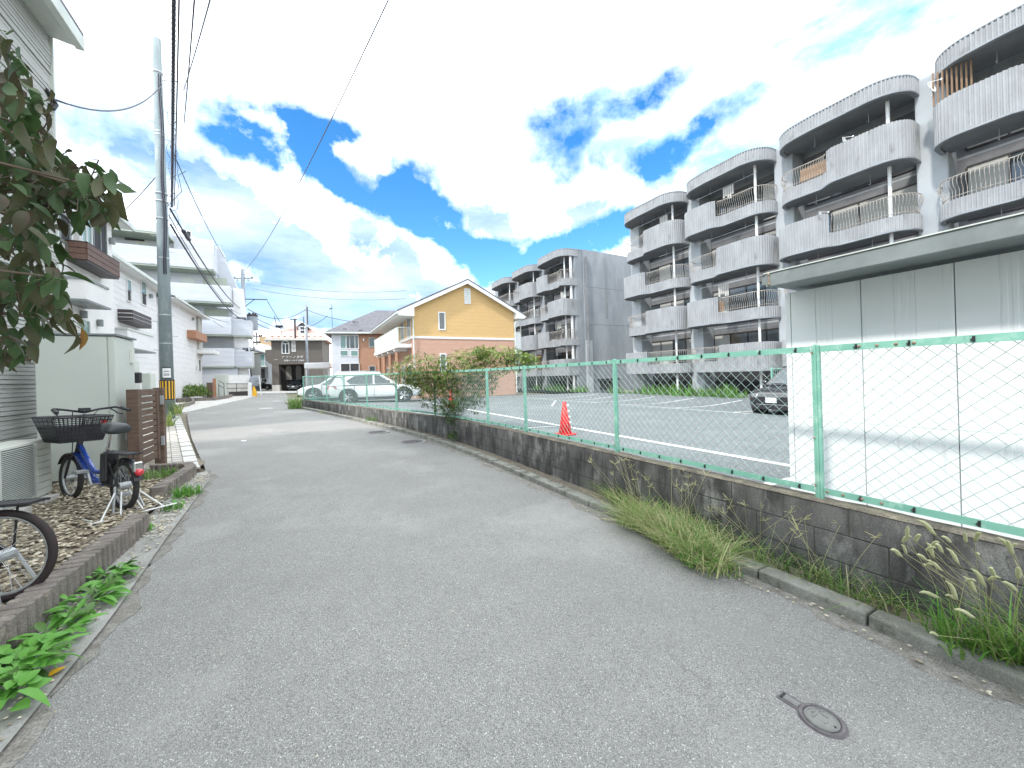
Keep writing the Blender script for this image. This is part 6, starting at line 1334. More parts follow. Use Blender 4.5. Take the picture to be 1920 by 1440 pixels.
ps = at_d(707, 740, 20.8); car('white_suv', 'white SUV parked sideways behind the far fence, its red tail light to the left', (ps.x, ps.y, LOTZ - .03), cdir(17), 'car_w', L_=4.6, W_=1.84, H_=1.62)
ps = at_d(640, 735, 23.6); car('silver_suv', 'pale SUV parked behind the white SUV and facing the other way, only its nose showing', (ps.x, ps.y, LOTZ - .02), cdir(17) + math.pi, 'car_w', L_=4.6, W_=1.82, H_=1.66)
car('black_suv', 'black SUV with a blank pale number plate parked beside the white storage building', (13.05 + 2.3, 6.85, LOTZ), math.pi, 'car_b', L_=4.6, W_=1.85, H_=1.66)
q = fg.p((ga0 + ga1) / 2 + .05, .24, -2.3); car('black_hatchback', 'black hatchback parked in the open garage under the grey house', (q.x, q.y, .24), math.atan2(fg.n.y, fg.n.x), 'car_b', L_=4.1, W_=1.72, H_=1.50, suv=False)
q = at_d(494, 728, 54); car('dark_hatchback', 'dark hatchback half hidden under the small green roofed house', (q.x, q.y, .3), cdir(8), 'car_b', L_=3.6, W_=1.5, H_=1.5, suv=False)
# traffic cones
def cone(px, py, h_, lab, balls):
    c_ = at_z(px, py, LOTZ); c_.z = LOTZ + .006; t_ = thing('traffic_cone', lab, 'traffic cone', tuple(c_), 'red traffic cones in the parking lot')
    m_ = MB(); m_.box(c_.x - .17, c_.x + .17, c_.y - .17, c_.y + .17, LOTZ + .004, LOTZ + .03); m_.build('base', 'cone', t_, bevel=.01)
    m_ = MB(); m_.tube([(c_.x, c_.y, LOTZ + .03), (c_.x, c_.y, LOTZ + h_ * .5), (c_.x, c_.y, LOTZ + h_)], [.13, .082, .032], 20); m_.build('body', 'cone', t_, smooth=True)
    if balls:
        m_ = MB()
        for k in range(4): z = .14 + k * .115; r_ = .125 - z * .13; d_ = (vr * .6 + vw * .9).normalized(); m_.ball((c_.x + d_.x * r_, c_.y + d_.y * r_, LOTZ + z + .1), .026, 8, 6)
        m_.build('reflector', 'white', t_)
    else:
        m_ = MB()
        for k in range(3): z = LOTZ + .2 + k * .15; r_ = .113 - (z - LOTZ) * .10; m_.tube([(c_.x, c_.y, z), (c_.x, c_.y, z + .05)], [r_ + .003, r_ - .004], 16, caps=False)
        m_.build('band', 'salmon', t_)
cone(1060, 815, .66, 'nearer red traffic cone with white dots, standing close behind the fence', True)
cone(846, 763, .72, 'farther red traffic cone half hidden by the bush in the fence', False)
# ================================================================= BICYCLES
def bike(label, rear, heading, frame_m, tyre_m='rubber', basket=True, roll=0.04, R_=.25, WB=1.12, rim_only=False):
    t_ = thing('bicycle', label, 'bicycle', (0, 0, 0)); tw = .026 if basket else .021
    for wn_, x in (('rear_wheel', 0.0), ('front_wheel', WB)):
        m_ = MB(); m_.torus((x, 0, R_), (0, 1, 0), R_ - tw, tw, 40, 8); w_ = m_.build('wheel', tyre_m, t_, smooth=True)
        m_ = MB(); m_.torus((x, 0, R_), (0, 1, 0), R_ - tw * 2.1, .011, 40, 6); m_.build('rim', 'steel', w_, smooth=True)
        m_ = MB()
        for k in range(28):
            a = 2 * math.pi * k / 28; s_ = .03 if k % 2 else -.03; b_ = a + (.5 if k % 4 < 2 else -.5); m_.tube([(x + .02 * math.cos(b_), s_, R_ + .02 * math.sin(b_)), (x + (R_ - .055) * math.cos(a), 0, R_ + (R_ - .055) * math.sin(a))], .0016, 3, caps=False)
        m_.build('spokes', 'steel', w_); m_ = MB(); m_.tube([(x, -.045, R_), (x, .045, R_)], .025 if x else .035, 10); m_.build('hub', 'steel', w_)
        m_ = MB(); a0, a1 = (.15, 2.9) if x == 0 else (.5, 2.7); n_ = 12
        for i in range(n_ + 1):
            a = a0 + (a1 - a0) * i / n_; q = R_ + .022; m_.v += [(x + q * math.cos(a), -.034, R_ + q * math.sin(a)), (x + q * math.cos(a), .034, R_ + q * math.sin(a)), (x + (q + .006) * math.cos(a), 0, R_ + (q + .006) * math.sin(a))]
            if i: k = len(m_.v) - 6; m_.f += [(k, k + 3, k + 5, k + 2), (k + 2, k + 5, k + 4, k + 1)]; m_.mi += [0, 0]
        if basket: m_.build('mudguard', 'black', t_, smooth=True)
    seat = (.30, 0, .74); bb = (.42, 0, .24); head = (WB - .20, 0, .70); hb = (WB - .13, 0, .52)
    m_ = MB(); m_.tube([hb, (WB - .35, 0, .36), (.62, 0, .26), bb], [.036, .036, .036, .032], 8); m_.tube([(WB - .17, 0, .62), (WB - .42, 0, .42), (.60, 0, .34), (.40, 0, .36)], .024, 8); m_.build('frame', frame_m, t_, smooth=True)
    m_ = MB(); m_.tube([bb, (.33, 0, .62)], .020, 8); m_.tube([head, hb], .028, 8)
    m_.build('seat_tube', 'black', t_, smooth=True)
    for s_ in (-1, 1):
        m_ = MB(); m_.tube([(0, s_ * .05, R_), (.2, s_ * .03, R_ - .01), bb], .011, 6); m_.build('chain_stay', 'black', t_, smooth=True); m_ = MB(); m_.tube([(0, s_ * .05, R_), (.33, s_ * .02, .55)], .009, 6); m_.build('seat_stay', 'black', t_, smooth=True); m_ = MB(); m_.tube([(WB, s_ * .05, R_), (WB - .10, s_ * .045, .48), (WB - .13, s_ * .02, .53)], .012, 6); m_.build('fork_blade', 'black', t_, smooth=True)
        m_ = MB(); m_.tube([(x0_, s_ * y0_, z0_) for x0_, y0_, z0_ in ((WB - .29, .10, 1.0), (WB - .16, .06, .88), (WB - .10, .03, .62), (WB - .12, .04, .5))], .004, 4); m_.build('brake_cable', 'black', t_)
    m_ = MB(); m_.tube([(.33, 0, .60), (.27, 0, .80)], .018, 8); m_.tube([(.345, 0, .585), (.335, 0, .62)], .026, 8); m_.build('seat_post', 'chrome', t_)
    m_ = MB(); rows = [(-.03, .10, .77, .85), (.0, .125, .755, .885), (.12, .115, .77, .89), (.20, .07, .80, .885), (.29, .035, .82, .875), (.32, .02, .83, .86)]
    loft(m_, [[(.13 + x, 0, z0), (.13 + x, w_ * .8, z0 + .01), (.13 + x, w_, z0 + .04), (.13 + x, w_ * .6, z1), (.13 + x, 0, z1 - .008), (.13 + x, -w_ * .6, z1), (.13 + x, -w_, z0 + .04), (.13 + x, -w_ * .8, z0 + .01)] for x, w_, z0, z1 in rows]); o_ = m_.build('saddle', 'saddle', t_, smooth=True); sb_ = o_.modifiers.new('s', 'SUBSURF'); sb_.levels = 1; sb_.render_levels = 1
    m_ = MB(); m_.tube([head, (WB - .27, 0, .96)], .014, 8); z = .98; x = WB - .26
    for s_ in (-1, 1): m_.tube([(x, 0, z), (x + .02, s_ * .12, z + .03), (x - .04, s_ * .24, z + .05), (x - .20, s_ * .28, z + .02)], .012, 7)
    m_.build('handlebar', 'black', t_, smooth=True)
    for s_ in (-1, 1):
        m_ = MB(); m_.tube([(x - .10, s_ * .265, z + .04), (x - .24, s_ * .285, z + .01)], .018, 8); m_.build('grip', 'black', t_)
        m_ = MB(); m_.tube([(x - .02, s_ * .20, z + .04), (x - .10, s_ * .24, z - .02), (x - .18, s_ * .25, z - .03)], .007, 5); m_.build('brake_lever', 'black', t_)
    m_ = MB(); m_.box(x - .03, x + .03, -.04, .04, z + .015, z + .05); m_.build('display', 'black', t_)
    m_ = MB(); m_.box(-.16, .24, -.055, .055, .565, .58)
    for s_ in (-1, 1): m_.tube([(-.18, s_ * .06, .575), (.26, s_ * .06, .575)], .008, 5); m_.tube([(0, s_ * .06, R_), (-.02, s_ * .06, .57)], .006, 5)
    m_.build('rear_rack', 'black', t_)
    m_ = MB(); m_.box(.26, .38, -.05, .05, .27, .56); m_.tube([(.32, -.055, .24), (.36, -.055, .58)], .03, 6); m_.build('battery', 'black', t_, bevel=.015)
    m_ = MB(); m_.tube([(.16, -.07, .25), (.42, -.07, .25)], .075, 12); m_.box(.05, .42, -.07, -.05, .19, .30); m_.build('chain_case', 'black', t_, bevel=.01)
    m_ = MB(); m_.tube([bb, (.42, -.09, .24), (.36, -.10, .10)], .012, 6); m_.box(.30, .40, -.19, -.10, .085, .11); m_.tube([bb, (.42, .09, .24), (.48, .10, .38)], .012, 6); m_.box(.44, .54, .10, .19, .37, .395); m_.build('crank', 'steel', t_)
    if basket: m_ = MB(); m_.ball((-.275, 0, .40), .036, 10, 6, (.8, 1, 1)); m_.build('tail_light', 'red_l', t_, smooth=True); m_ = MB(); m_.box(-.26, -.22, -.035, .035, .40, .50); m_.build('tail_bracket', 'chrome', t_, bevel=.01)
    m_ = MB()
    for s_ in (-1, 1): m_.tube([(.0, s_ * .07, R_), (-.10, s_ * .12, .012)], .010, 6)
    m_.tube([(-.10, -.12, .012), (-.10, .12, .012)], .010, 6); m_.build('stand', 'steel', t_)
    if basket:
        x0, x1 = WB - .22, WB + .20; w0, w1 = .17, .235; z0, z1 = .66, .93
        b_ = [(x0, -w0), (x1 - .06, -w0), (x1 - .06, w0), (x0, w0)]; tp_ = [(x0 - .05, -w1), (x1 + .04, -w1), (x1 + .04, w1), (x0 - .05, w1)]; m_ = MB()
        for i in range(4):
            j = (i + 1) % 4; n_ = 14
            for k in range(n_ + 1):
                f_ = k / n_; a_ = Vector((*b_[i], z0)).lerp(Vector((*b_[j], z0)), f_); c_ = Vector((*tp_[i], z1)).lerp(Vector((*tp_[j], z1)), f_); m_.tube([a_, c_], .0045, 3, caps=False)
            for k in range(7):
                f_ = k / 6; a_ = Vector((*b_[i], z0)).lerp(Vector((*tp_[i], z1)), f_); c_ = Vector((*b_[j], z0)).lerp(Vector((*tp_[j], z1)), f_); m_.tube([a_, c_], .005 if k < 6 else .012, 4, caps=False)
            a_ = [Vector((*b_[i], z0)).lerp(Vector((*tp_[i], z1)), f_) for f_ in (0, .62)]; c_ = [Vector((*b_[j], z0)).lerp(Vector((*tp_[j], z1)), f_) for f_ in (0, .62)]; m_.add([a_[0], c_[0], c_[1], a_[1]], [(0, 1, 2, 3)])
        m_.box(x0, x1 - .06, -w0, w0, z0 - .005, z0 + .005); bk_ = m_.build('basket', 'black', t_); m_ = MB(); m_.box(x0 + .05, x0 + .13, -w1 + .02, -w1 + .035, z1 - .10, z1 - .05); m_.build('reflector', 'cone', bk_)
    t_.location = rear; t_.rotation_euler = (roll, 0, heading); return t_
p = at_z(232, 953, .12); bike('blue and black electric bicycle with a front basket, parked before the pale cabinet', (p.x, p.y, .10), math.atan2(.78, -.63), 'blue')
m = MB(); d_ = Vector((-.63, .78, 0)).normalized(); s_ = Vector((-d_.y, d_.x, 0)); b0_ = Vector((p.x, p.y, .105)) - d_ * .12
for sg in (-1, 1):
    for f_ in (-.30, .30): m.tube([b0_ + s_ * f_ + d_ * (-.12), b0_ + s_ * f_ + d_ * .10 + Vector((0, 0, .004))], .007, 6)
m.tube([b0_ + s_ * -.33 + d_ * -.12, b0_ + s_ * .33 + d_ * -.12], .008, 6)
for f_ in (-.22, -.06, .12, .26): m.tube([b0_ + s_ * f_ + d_ * -.12, b0_ + s_ * (f_ * .35) + d_ * .05 + Vector((0, 0, .20))], .007, 6)
tag(m.build('bicycle_stand', 'white', None), 'white wire floor stand lying at the rear wheel of the blue bicycle', 'bicycle stand')
bike('dark bicycle with a reddish tyre, cut off by the left edge', (-1.60, 3.44, .10), math.atan2(.30, -.95), 'black', tyre_m='tyre_red', basket=False, R_=.27)
# ================================================================= VEGETATION
random.seed(21)
def leaf_mesh(nm, m_, L_=.11, W_=.06, curl=.3, n=4):
    mb = MB()
    for i in range(n + 1):
        t = i / n; w_ = W_ / 2 * math.sin(math.pi * min(1, t * .92 + .06)) ** .8; x = L_ * t; z = -curl * L_ * t * t
        mb.v += [(x, -w_, z + w_ * .35), (x, 0, z), (x, w_, z + w_ * .35)]
        if i: k = len(mb.v) - 6; mb.f += [(k, k + 3, k + 4, k + 1), (k + 1, k + 4, k + 5, k + 2)]; mb.mi += [0, 0]
    return mb.mesh(nm, m_, True)
tree = thing('dogwood_tree', 'tree with large drooping green and reddish leaves hanging in from the left edge', 'tree', (-2.45, 2.0, .1))
LM = [leaf_mesh('leaf', mm, l_, w_, c_) for mm, l_, w_, c_ in (('leaf_a', .10, .058, .7), ('leaf_a', .09, .05, 1.0), ('leaf_b', .10, .055, .8), ('leaf_b', .08, .045, 1.1), ('leaf_c', .09, .05, .9), ('leaf_a', .105, .058, .4))]
LO = leaf_mesh('leaf', 'leaf_o', .12, .06, .3)
crowns = [(8, 90, 34, 8), (20, 150, 48, 14), (0, 200, 50, 14), (60, 240, 40, 10), (30, 640, 36, 10), (5, 650, 30, 8), (15, 250, 60, 20), (45, 320, 60, 30), (100, 335, 62, 34), (150, 350, 55, 30), (188, 352, 42, 22), (60, 390, 60, 26), (15, 400, 60, 24), (25, 470, 62, 26), (75, 470, 48, 18), (85, 555, 48, 22), (40, 590, 50, 22), (105, 520, 32, 12), (55, 210, 38, 12), (80, 265, 26, 9), (112, 600, 28, 8), (5, 540, 50, 20), (10, 320, 50, 16)]
hubs = []; nleaf = 0; stem = MB()
trunk = Vector((-2.45, 2.0, 0))
m = MB(); m.tube([trunk, trunk + Vector((.03, .02, .9)), trunk + Vector((-.02, .06, 1.7)), trunk + Vector((.05, .12, 2.5))], [.055, .045, .035, .025], 8); m.build('trunk', 'bark', tree, smooth=True)
for (px, py, r_, cnt) in crowns:
    dep = random.uniform(1.75, 2.35); c_ = at_d(px, py, dep); hubs.append(c_)
    s0 = trunk + Vector((.0, .08, min(2.4, max(.9, c_.z - .25)))); mid = s0.lerp(c_, .5) + Vector((0, 0, .12)); stem.tube([s0, mid, c_], [.014, .010, .005], 5)
    for k in range(cnt):
        a, q = random.uniform(0, 6.283), math.sqrt(random.random()) * r_; p = at_d(px + q * math.cos(a), py + q * math.sin(a), dep + random.uniform(-.22, .22))
        yaw = random.uniform(0, 6.283); tilt = random.uniform(-.2, 1.5); sc_ = random.uniform(.75, 1.15)
        inst('leaf', random.choice(LM), tree, p, (random.uniform(-.6, .6), tilt, yaw), (sc_,) * 3); nleaf += 1
        if random.random() < .35: stem.tube([c_, c_.lerp(p, .6) + Vector((0, 0, .02)), p], .0022, 3)
for (px, py) in ((152, 628), (143, 640), (128, 590), (95, 180), (90, 205)): inst('leaf', LO if px in (152,) else LM[2], tree, at_d(px, py - 12, 1.9), (.1, 1.35, 1.0), (.85,) * 3); stem.tube([at_d(108, 590, 1.95), at_d(130, 604, 1.92), at_d(px, py - 12, 1.9)], .002, 3) if px > 120 else None
stem.tube([at_d(62, 275, 2.0), at_d(88, 230, 1.95), at_d(98, 185, 1.9)], .003, 4); stem.tube([at_d(165, 345, 2), at_d(185, 300, 1.95), at_d(172, 298, 1.93)], .003, 4)
stem.build('branch', 'bark', tree)
# filler leaves behind the individual ones
fl = MB()
for (px, py, r_, cnt) in crowns[:13]:
    for k in range(int(cnt * 1.3)):
        a, q = random.uniform(0, 6.283), math.sqrt(random.random()) * r_ * .92; p = at_d(px + q * math.cos(a), py + q * math.sin(a), random.uniform(2.05, 2.6)); fl.cur = random.choice([0, 0, 1, 2])
        d_ = Vector((random.uniform(-1, 1), random.uniform(-1, 1), random.uniform(-1.2, .1))).normalized(); s_ = d_.cross(Vector((random.uniform(-1, 1), random.uniform(-1, 1), .3))).normalized(); l_ = random.uniform(.07, .11)
        fl.add([p, p + d_ * l_ * .45 + s_ * l_ * .30, p + d_ * l_, p + d_ * l_ * .45 - s_ * l_ * .30], [(0, 1, 2, 3)])
o_ = fl.build('leaves', ['leaf_a', 'leaf_b', 'leaf_c'], tree); o_['kind'] = 'stuff'
def blades(mb, c, rad, hgt, n, lean=(0, 0), spread=.6, w=.005, seg=4, flat=1.0):
    for i in range(n):
        a, q = random.uniform(0, 6.283), math.sqrt(random.random()) * rad; b = Vector((c[0] + q * math.cos(a) * flat, c[1] + q * math.sin(a), c[2])); h_ = hgt * random.uniform(.45, 1.1); a2 = random.uniform(0, 6.283); sp_ = spread * random.uniform(.2, 1.1) * h_
        jl = random.gauss(1, .6); d_ = Vector((math.cos(a2) * sp_ + lean[0] * h_ * jl, math.sin(a2) * sp_ + lean[1] * h_ * random.gauss(1, .9), 0)); ww = w * random.uniform(.6, 1.3); sd_ = Vector((-d_.y, d_.x, 0)); sd_ = (sd_.normalized() if sd_.length > 1e-5 else Vector((1, 0, 0))) * ww; mb.cur = random.choice(mb.mats_idx)
        k = len(mb.v); droop = random.uniform(.1, 1.0)
        for s_ in range(seg + 1):
            t = s_ / seg; p = b + d_ * (t ** 1.5) + Vector((0, 0, h_ * (t - droop * t * t * .55))); q2 = sd_ * (1 - t) ** .7; mb.v += [tuple(p - q2), tuple(p + q2)]
            if s_: kk2 = len(mb.v) - 4; mb.f.append((kk2, kk2 + 1, kk2 + 3, kk2 + 2)); mb.mi.append(mb.cur)
def clump(name, label, catg, parts_, mats, group=None, heads=None):
    mb = MB(); mb.mats_idx = list(range(len(mats)))
    for c, rad, hgt, n, lean, spr, w_ in parts_: blades(mb, c, rad, hgt, n, lean, spr, w_)
    o_ = mb.build(name, mats, None); return tag(o_, label, catg, group)
tagger = lambda px, py, z=.05: tuple(at_z(px, py, z))
# big dry and green tuft along the kerb
pts = []
for k in range(16):
    t = k / 15; px = 1165 + t * 170; py = 955 + t * 105; c_ = at_z(px + random.uniform(-12, 12), py + random.uniform(-25, 5), .04); pts.append(((c_.x, c_.y, zg(c_.y) + .02), .20, .20 + .10 * (1 - abs(t - .4)), 230, (random.uniform(-.5, .2), random.uniform(-.5, .5)), 1.7, .0038))
big = clump('grass_clump', 'large tangled green and straw coloured grass clump spilling over the kerb at the middle right', 'grass', pts, ['straw', 'grass', 'straw', 'weed', 'straw', 'grass'], 'grass clumps along the block wall')
def stalks(label, base, n, hgt, lean, name='dry_grass_stalks', spread=.5, panicle=True):
    mb = MB()
    for i in range(n):
        b_ = Vector(base) + Vector((random.uniform(-.15, .12), random.uniform(-.4, .4), 0)); h_ = hgt * random.uniform(.7, 1.1); l_ = Vector((lean[0] + random.uniform(-spread, spread), lean[1] + random.uniform(-spread, spread), 0)) * h_
        tip = b_ + l_ + Vector((0, 0, h_)); mb.tube([b_, b_.lerp(tip, .5) + Vector((0, 0, h_ * .06)), tip], .0013, 3)
        if panicle:
            for k in range(5): a = random.uniform(0, 6.28); d_ = Vector((math.cos(a) * .5, math.sin(a) * .5, random.uniform(-.1, .7))) * random.uniform(.05, .11); mb.tube([tip, tip + d_], .0018, 3)
    return tag(mb.build(name, 'straw', None), label, 'grass', 'dry grass stalks by the block wall')
stalks('tall dry seed stalks rising out of the large grass clump against the block wall', tagger(1240, 990), 24, .52, (-.1, .1))
stalks('dry seed stalks leaning over the kerb between the two grass clumps', tagger(1480, 1060), 18, .40, (.0, -.1), spread=.9)
pts = []
for k in range(12):
    t = k / 11; c_ = at_z(1350 + t * 330, 1035 + t * 115, .04); pts.append(((c_.x + .08, c_.y, zg(c_.y) + .02), .14, .26, 34, (random.uniform(-.6, .3), random.uniform(-.6, .6)), 1.6, .0032))
clump('grass_clump', 'sparse trailing grass behind the kerb, between the large clump and the foxtails', 'grass', pts, ['grass', 'grass_d', 'straw', 'grass'], 'grass clumps along the block wall')
# foxtails at the right edge
c0 = at_z(1905, 1260, .03); pts = [((c0.x + .06, c0.y - .02, .02), .14, .42, 150, (-.25, .1), .75, .0065), ((c0.x - .02, c0.y + .15, .02), .12, .34, 110, (-.3, .1), .8, .006), ((c0.x + .1, c0.y - .22, .02), .14, .46, 120, (-.2, .1), .8, .007)]
ft = clump('foxtail_grass', 'bright green foxtail grass with pale bristly heads at the right edge of the road', 'grass', pts, ['grass', 'weed', 'grass'])
hm = MB(); hm.tube([(0, 0, 0), (.010, 0, .015), (.018, 0, .035), (.030, 0, .052), (.045, 0, .062)], [.003, .007, .0075, .006, .002], 6); hd = hm.mesh('seed_head', 'foxtail', True); stm = MB()
for i in range(34):
    px, py = random.choice([(random.uniform(1770, 1915), random.uniform(1010, 1130)), (random.uniform(1740, 1900), random.uniform(1100, 1230)), (random.uniform(1690, 1800), random.uniform(1000, 1080))])
    p = at_d(px, py, random.uniform(1.55, 1.95)); 
    if p.z < .03: p = at_z(px, py, .04)
    a_ = random.uniform(2.2, 4.2); inst('seed_head', hd, ft, p, (0, random.uniform(-.2, .7), a_), (random.uniform(.8, 1.25),) * 3); b_ = Vector((c0.x + random.uniform(-.05, .12), c0.y + random.uniform(-.2, .2), .02)); mid = b_.lerp(p, .55) + Vector((0, 0, .07)); stm.tube([b_, mid, p], .0011, 3)
stm.build('stem', 'straw', ft)
# small weeds
for (px, py, z, rad, h_, n, ms, lab) in ((553, 766, .26, .26, .95, 330, ['weed', 'grass', 'straw', 'weed'], 'bright tall weed tuft at the far end of the block wall'),
        (697, 790, .2, .18, .26, 70, ['weed', 'grass', 'grass_d'], 'small weed tuft growing from the middle of the block wall foot'),
        (352, 928, .05, .14, .17, 200, ['weed', 'weed', 'grass'], 'bright green grass tuft beside the short ribbed edging'),
        (322, 955, .05, .10, .09, 90, ['weed', 'grass_d'], 'low weed just below the short ribbed edging'),
        (283, 992, .04, .05, .09, 30, ['weed', 'straw'], 'tiny grass sprout at the end of the long ribbed edging'),
        (300, 892, .12, .22, .13, 190, ['grass_d', 'grass'], 'short grass patch at the foot of the wooden gate'),
        (605, 775, .24, .12, .2, 30, ['grass', 'straw'], 'tiny weed at the foot of the wall near its far end'),
        (622, 752, .36, .3, .45, 120, ['grass', 'grass_d'], 'weed clump behind the far fence panels beside the pale SUV')):
    c_ = at_z(px, py, z); o_ = clump('weed_tuft', lab, 'weed', [(tuple(c_), rad, h_, n, (0, 0), .7, .006 if n > 100 else .005)], ms)
for (px, py, nn_, lab) in ((1240, 742, 10, 'left run of tall weeds along the foot of the nearest apartment block'), (1330, 742, 9, 'right run of tall weeds along the nearest apartment block, beside the black SUV'), (1060, 738, 6, 'low weeds along the edge of the lot in front of the bare end wall')):
    pts = []
    for k in range(nn_):
        c_ = at_n(px + (k - nn_ / 2) * 17, 735, 19.3); pts.append(((19.3 + random.uniform(-.5, .5), c_.y, .6), .5, random.uniform(.4, 1.1), 60, (0, 0), .6, .022))
    clump('weed_row', lab, 'weed', pts, ['grass', 'weed', 'bush', 'grass_d'])
# broad leaved weeds along the left edging
wm_ = [leaf_mesh('leaf', mm, l_, w_, c_) for mm, l_, w_, c_ in (('weed', .095, .034, .5), ('weed', .11, .038, .7), ('grass_d', .075, .035, .4), ('weed', .060, .055, .3))]
for gi, (px, py, rad, cnt, lab, rnd_) in enumerate(((205, 1085, .13, 60, 'leafy green weed in the gutter, farthest of the large ones along the edging', 0), (165, 1135, .14, 66, 'leafy green weed in the middle of the large ones along the edging', 0), (100, 1200, .12, 46, 'broad leaved weed in front of the edging at the lower left', 0), (35, 1270, .19, 110, 'low round leaved weed mat at the lower left corner', 1), (330, 945, .07, 12, 'small pale leafy weed in the gutter below the short edging', 0), (10, 1330, .08, 14, 'tiny weed at the bottom left corner of the frame', 1))):
    c_ = at_z(px, py, .03); t_ = thing('leafy_weed', lab, 'weed', tuple(c_), 'leafy weeds along the left edging')
    for k in range(cnt):
        a, q = random.uniform(0, 6.283), math.sqrt(random.random()) * rad; sc_ = random.uniform(.7, 1.25)
        inst('leaf', wm_[3] if rnd_ and random.random() < .8 else random.choice(wm_[:3]), t_, (c_.x + q * math.cos(a) * .7, c_.y + q * math.sin(a), random.uniform(.03, .09 if not rnd_ else .12)), (random.uniform(-.4, .4), random.uniform(-.75, .1), a + random.uniform(-.8, .8)), (sc_,) * 3)
c_ = at_z(93, 1268, .03); o_ = inst('fallen_leaf', leaf_mesh('fallen_leaf', 'yel_p', .06, .045, .1), None, c_, (0, -.1, 1)); tag(o_, 'yellow fallen leaf in the gutter at the lower left', 'leaf')
# bush growing through the fence
bush = thing('fence_bush', 'loose feathery bush growing through and over the green fence', 'bush', (3.05, 8.9, .5))
lv = MB(); stb = MB(); bl_ = [(752, 702, 24, 9.7), (785, 692, 32, 9.4), (818, 700, 34, 9.2), (850, 700, 34, 9.0), (872, 690, 36, 8.7), (905, 682, 32, 8.4), (938, 676, 26, 8.2), (965, 674, 22, 8.1), (992, 676, 14, 8.0), (820, 735, 34, 9.2), (858, 735, 34, 8.9), (880, 745, 30, 8.7), (850, 768, 22, 9.0), (862, 790, 14, 8.9), (852, 815, 9, 8.9), (905, 720, 24, 8.5), (800, 715, 24, 9.3), (770, 715, 18, 9.6), (905, 665, 14, 8.4)]
base = Vector((3.1, 9.0, .5)); rb_ = random.Random(4)
for (px, py, r_, dep) in bl_:
    c_ = at_d(px, py, dep * .985); n_ = int(r_ * 11)
    stb.tube([base + Vector((rb_.uniform(-.1, .1), rb_.uniform(-.4, .4), 0)), base.lerp(c_, .5) + Vector((0, 0, .15)), c_], [.010, .007, .004], 4)
    for k in range(n_):
        a, q = rb_.uniform(0, 6.283), r_ * math.sqrt(rb_.random()); p = at_d(px + q * math.cos(a) * 1.1, py + q * math.sin(a), dep * .985 + rb_.uniform(-.35, .35)); l_ = rb_.uniform(.05, .09); d_ = Vector((rb_.uniform(-1, 1), rb_.uniform(-1, 1), rb_.uniform(-.7, .5))).normalized(); s_ = d_.cross(Vector((0, 0, 1))).normalized() * l_ * .22
        lv.cur = rb_.choice([0, 0, 0, 2]) if rb_.random() < .35 + max(0, (py - 690)) / 110 else 1
        if k % 26 == 0: stb.tube([c_, p], .0025, 3, caps=False)
        for f_ in (0, .35, .7): q_ = p + d_ * l_ * f_; lv.add([q_, q_ + d_ * l_ * .5 + s_, q_ + d_ * l_, q_ + d_ * l_ * .5 - s_], [(0, 1, 2, 3)]); q_ = q_ + s_ * 2; lv.add([q_, q_ + s_ * 2.5 + d_ * l_ * .15, q_ + s_ * 4 + d_ * l_ * .3, q_ + s_ * 2 + d_ * l_ * .3], [(0, 1, 2, 3)])
o_ = lv.build('leaves', ['bush', 'bush_y', 'grass_d'], bush); o_['kind'] = 'stuff'; stb.build('stem', 'grass_d', bush)
# round shrub and plants on the far left
def leafball(name, label, c, rx, ry, rz, n, size, mats, catg='shrub'):
    t_ = thing(name, label, catg, tuple(c)); mb = MB(); st = MB()
    for i in range(n):
        a = random.uniform(0, 6.283); e = math.asin(random.uniform(-.2, 1)); r_ = random.uniform(.75, 1.05) * (1 + .12 * math.sin(a * 3) + .1 * math.sin(e * 7 + a * 5)); p = Vector(c) + Vector((rx * math.cos(a) * math.cos(e), ry * math.sin(a) * math.cos(e), rz * math.sin(e))) * r_
        d_ = Vector((random.uniform(-1, 1), random.uniform(-1, 1), random.uniform(-.3, 1))).normalized(); s_ = d_.cross(Vector((random.uniform(-1, 1), random.uniform(-1, 1), .2))).normalized(); l_ = size * random.uniform(.6, 1.3); mb.cur = random.choice(range(len(mats))); mb.add([p, p + d_ * l_ * .5 + s_ * l_ * .3, p + d_ * l_, p + d_ * l_ * .5 - s_ * l_ * .3], [(0, 1, 2, 3)])
        if i % 60 == 0: st.tube([Vector((c[0], c[1], c[2] - .1)), p], .012, 4)
    o_ = mb.build('leaves', mats, t_); o_['kind'] = 'stuff'; st.build('stem', 'bark', t_)
c_ = at_z(367, 748, .3); leafball('round_shrub', 'round green shrub in front of the cream house, right of the near utility pole', (c_.x - .3, c_.y + .3, .55), .95, .95, .62, 2600, .11, ['bush', 'grass_d', 'bush_y'])
c_ = at_z(270, 775, .3); leafball('garden_shrub', 'small leafy shrub behind the wooden gate, left of the striped pole guard', (-4.6, 13.8, .75), .35, .6, .55, 420, .10, ['grass_d', 'bush'])
t_ = MB(); t_.mats_idx = [0, 1, 0]; c_ = Vector((P1.x + .35, P1.y + .1, .75)); blades(t_, (P1.x + .25, P1.y - .1, .38), .12, .72, 26, (.1, -.1), .95, .022)
t2_ = MB(); t2_.mats_idx = [0, 1, 0]; blades(t2_, (-3.3, 13.6, .2), .16, .75, 40, (.1, 0), .9, .02); tag(t2_.build('strap_leaf_plant', ['variegated', 'grass'], None), 'strap leaved plant between the wooden gate and the near utility pole', 'plant')
tag(t_.build('variegated_plant', ['variegated', 'grass'], None), 'yellow striped strap leaved plant at the foot of the near utility pole', 'plant')
c_ = at_d(718, 690, 23.4)
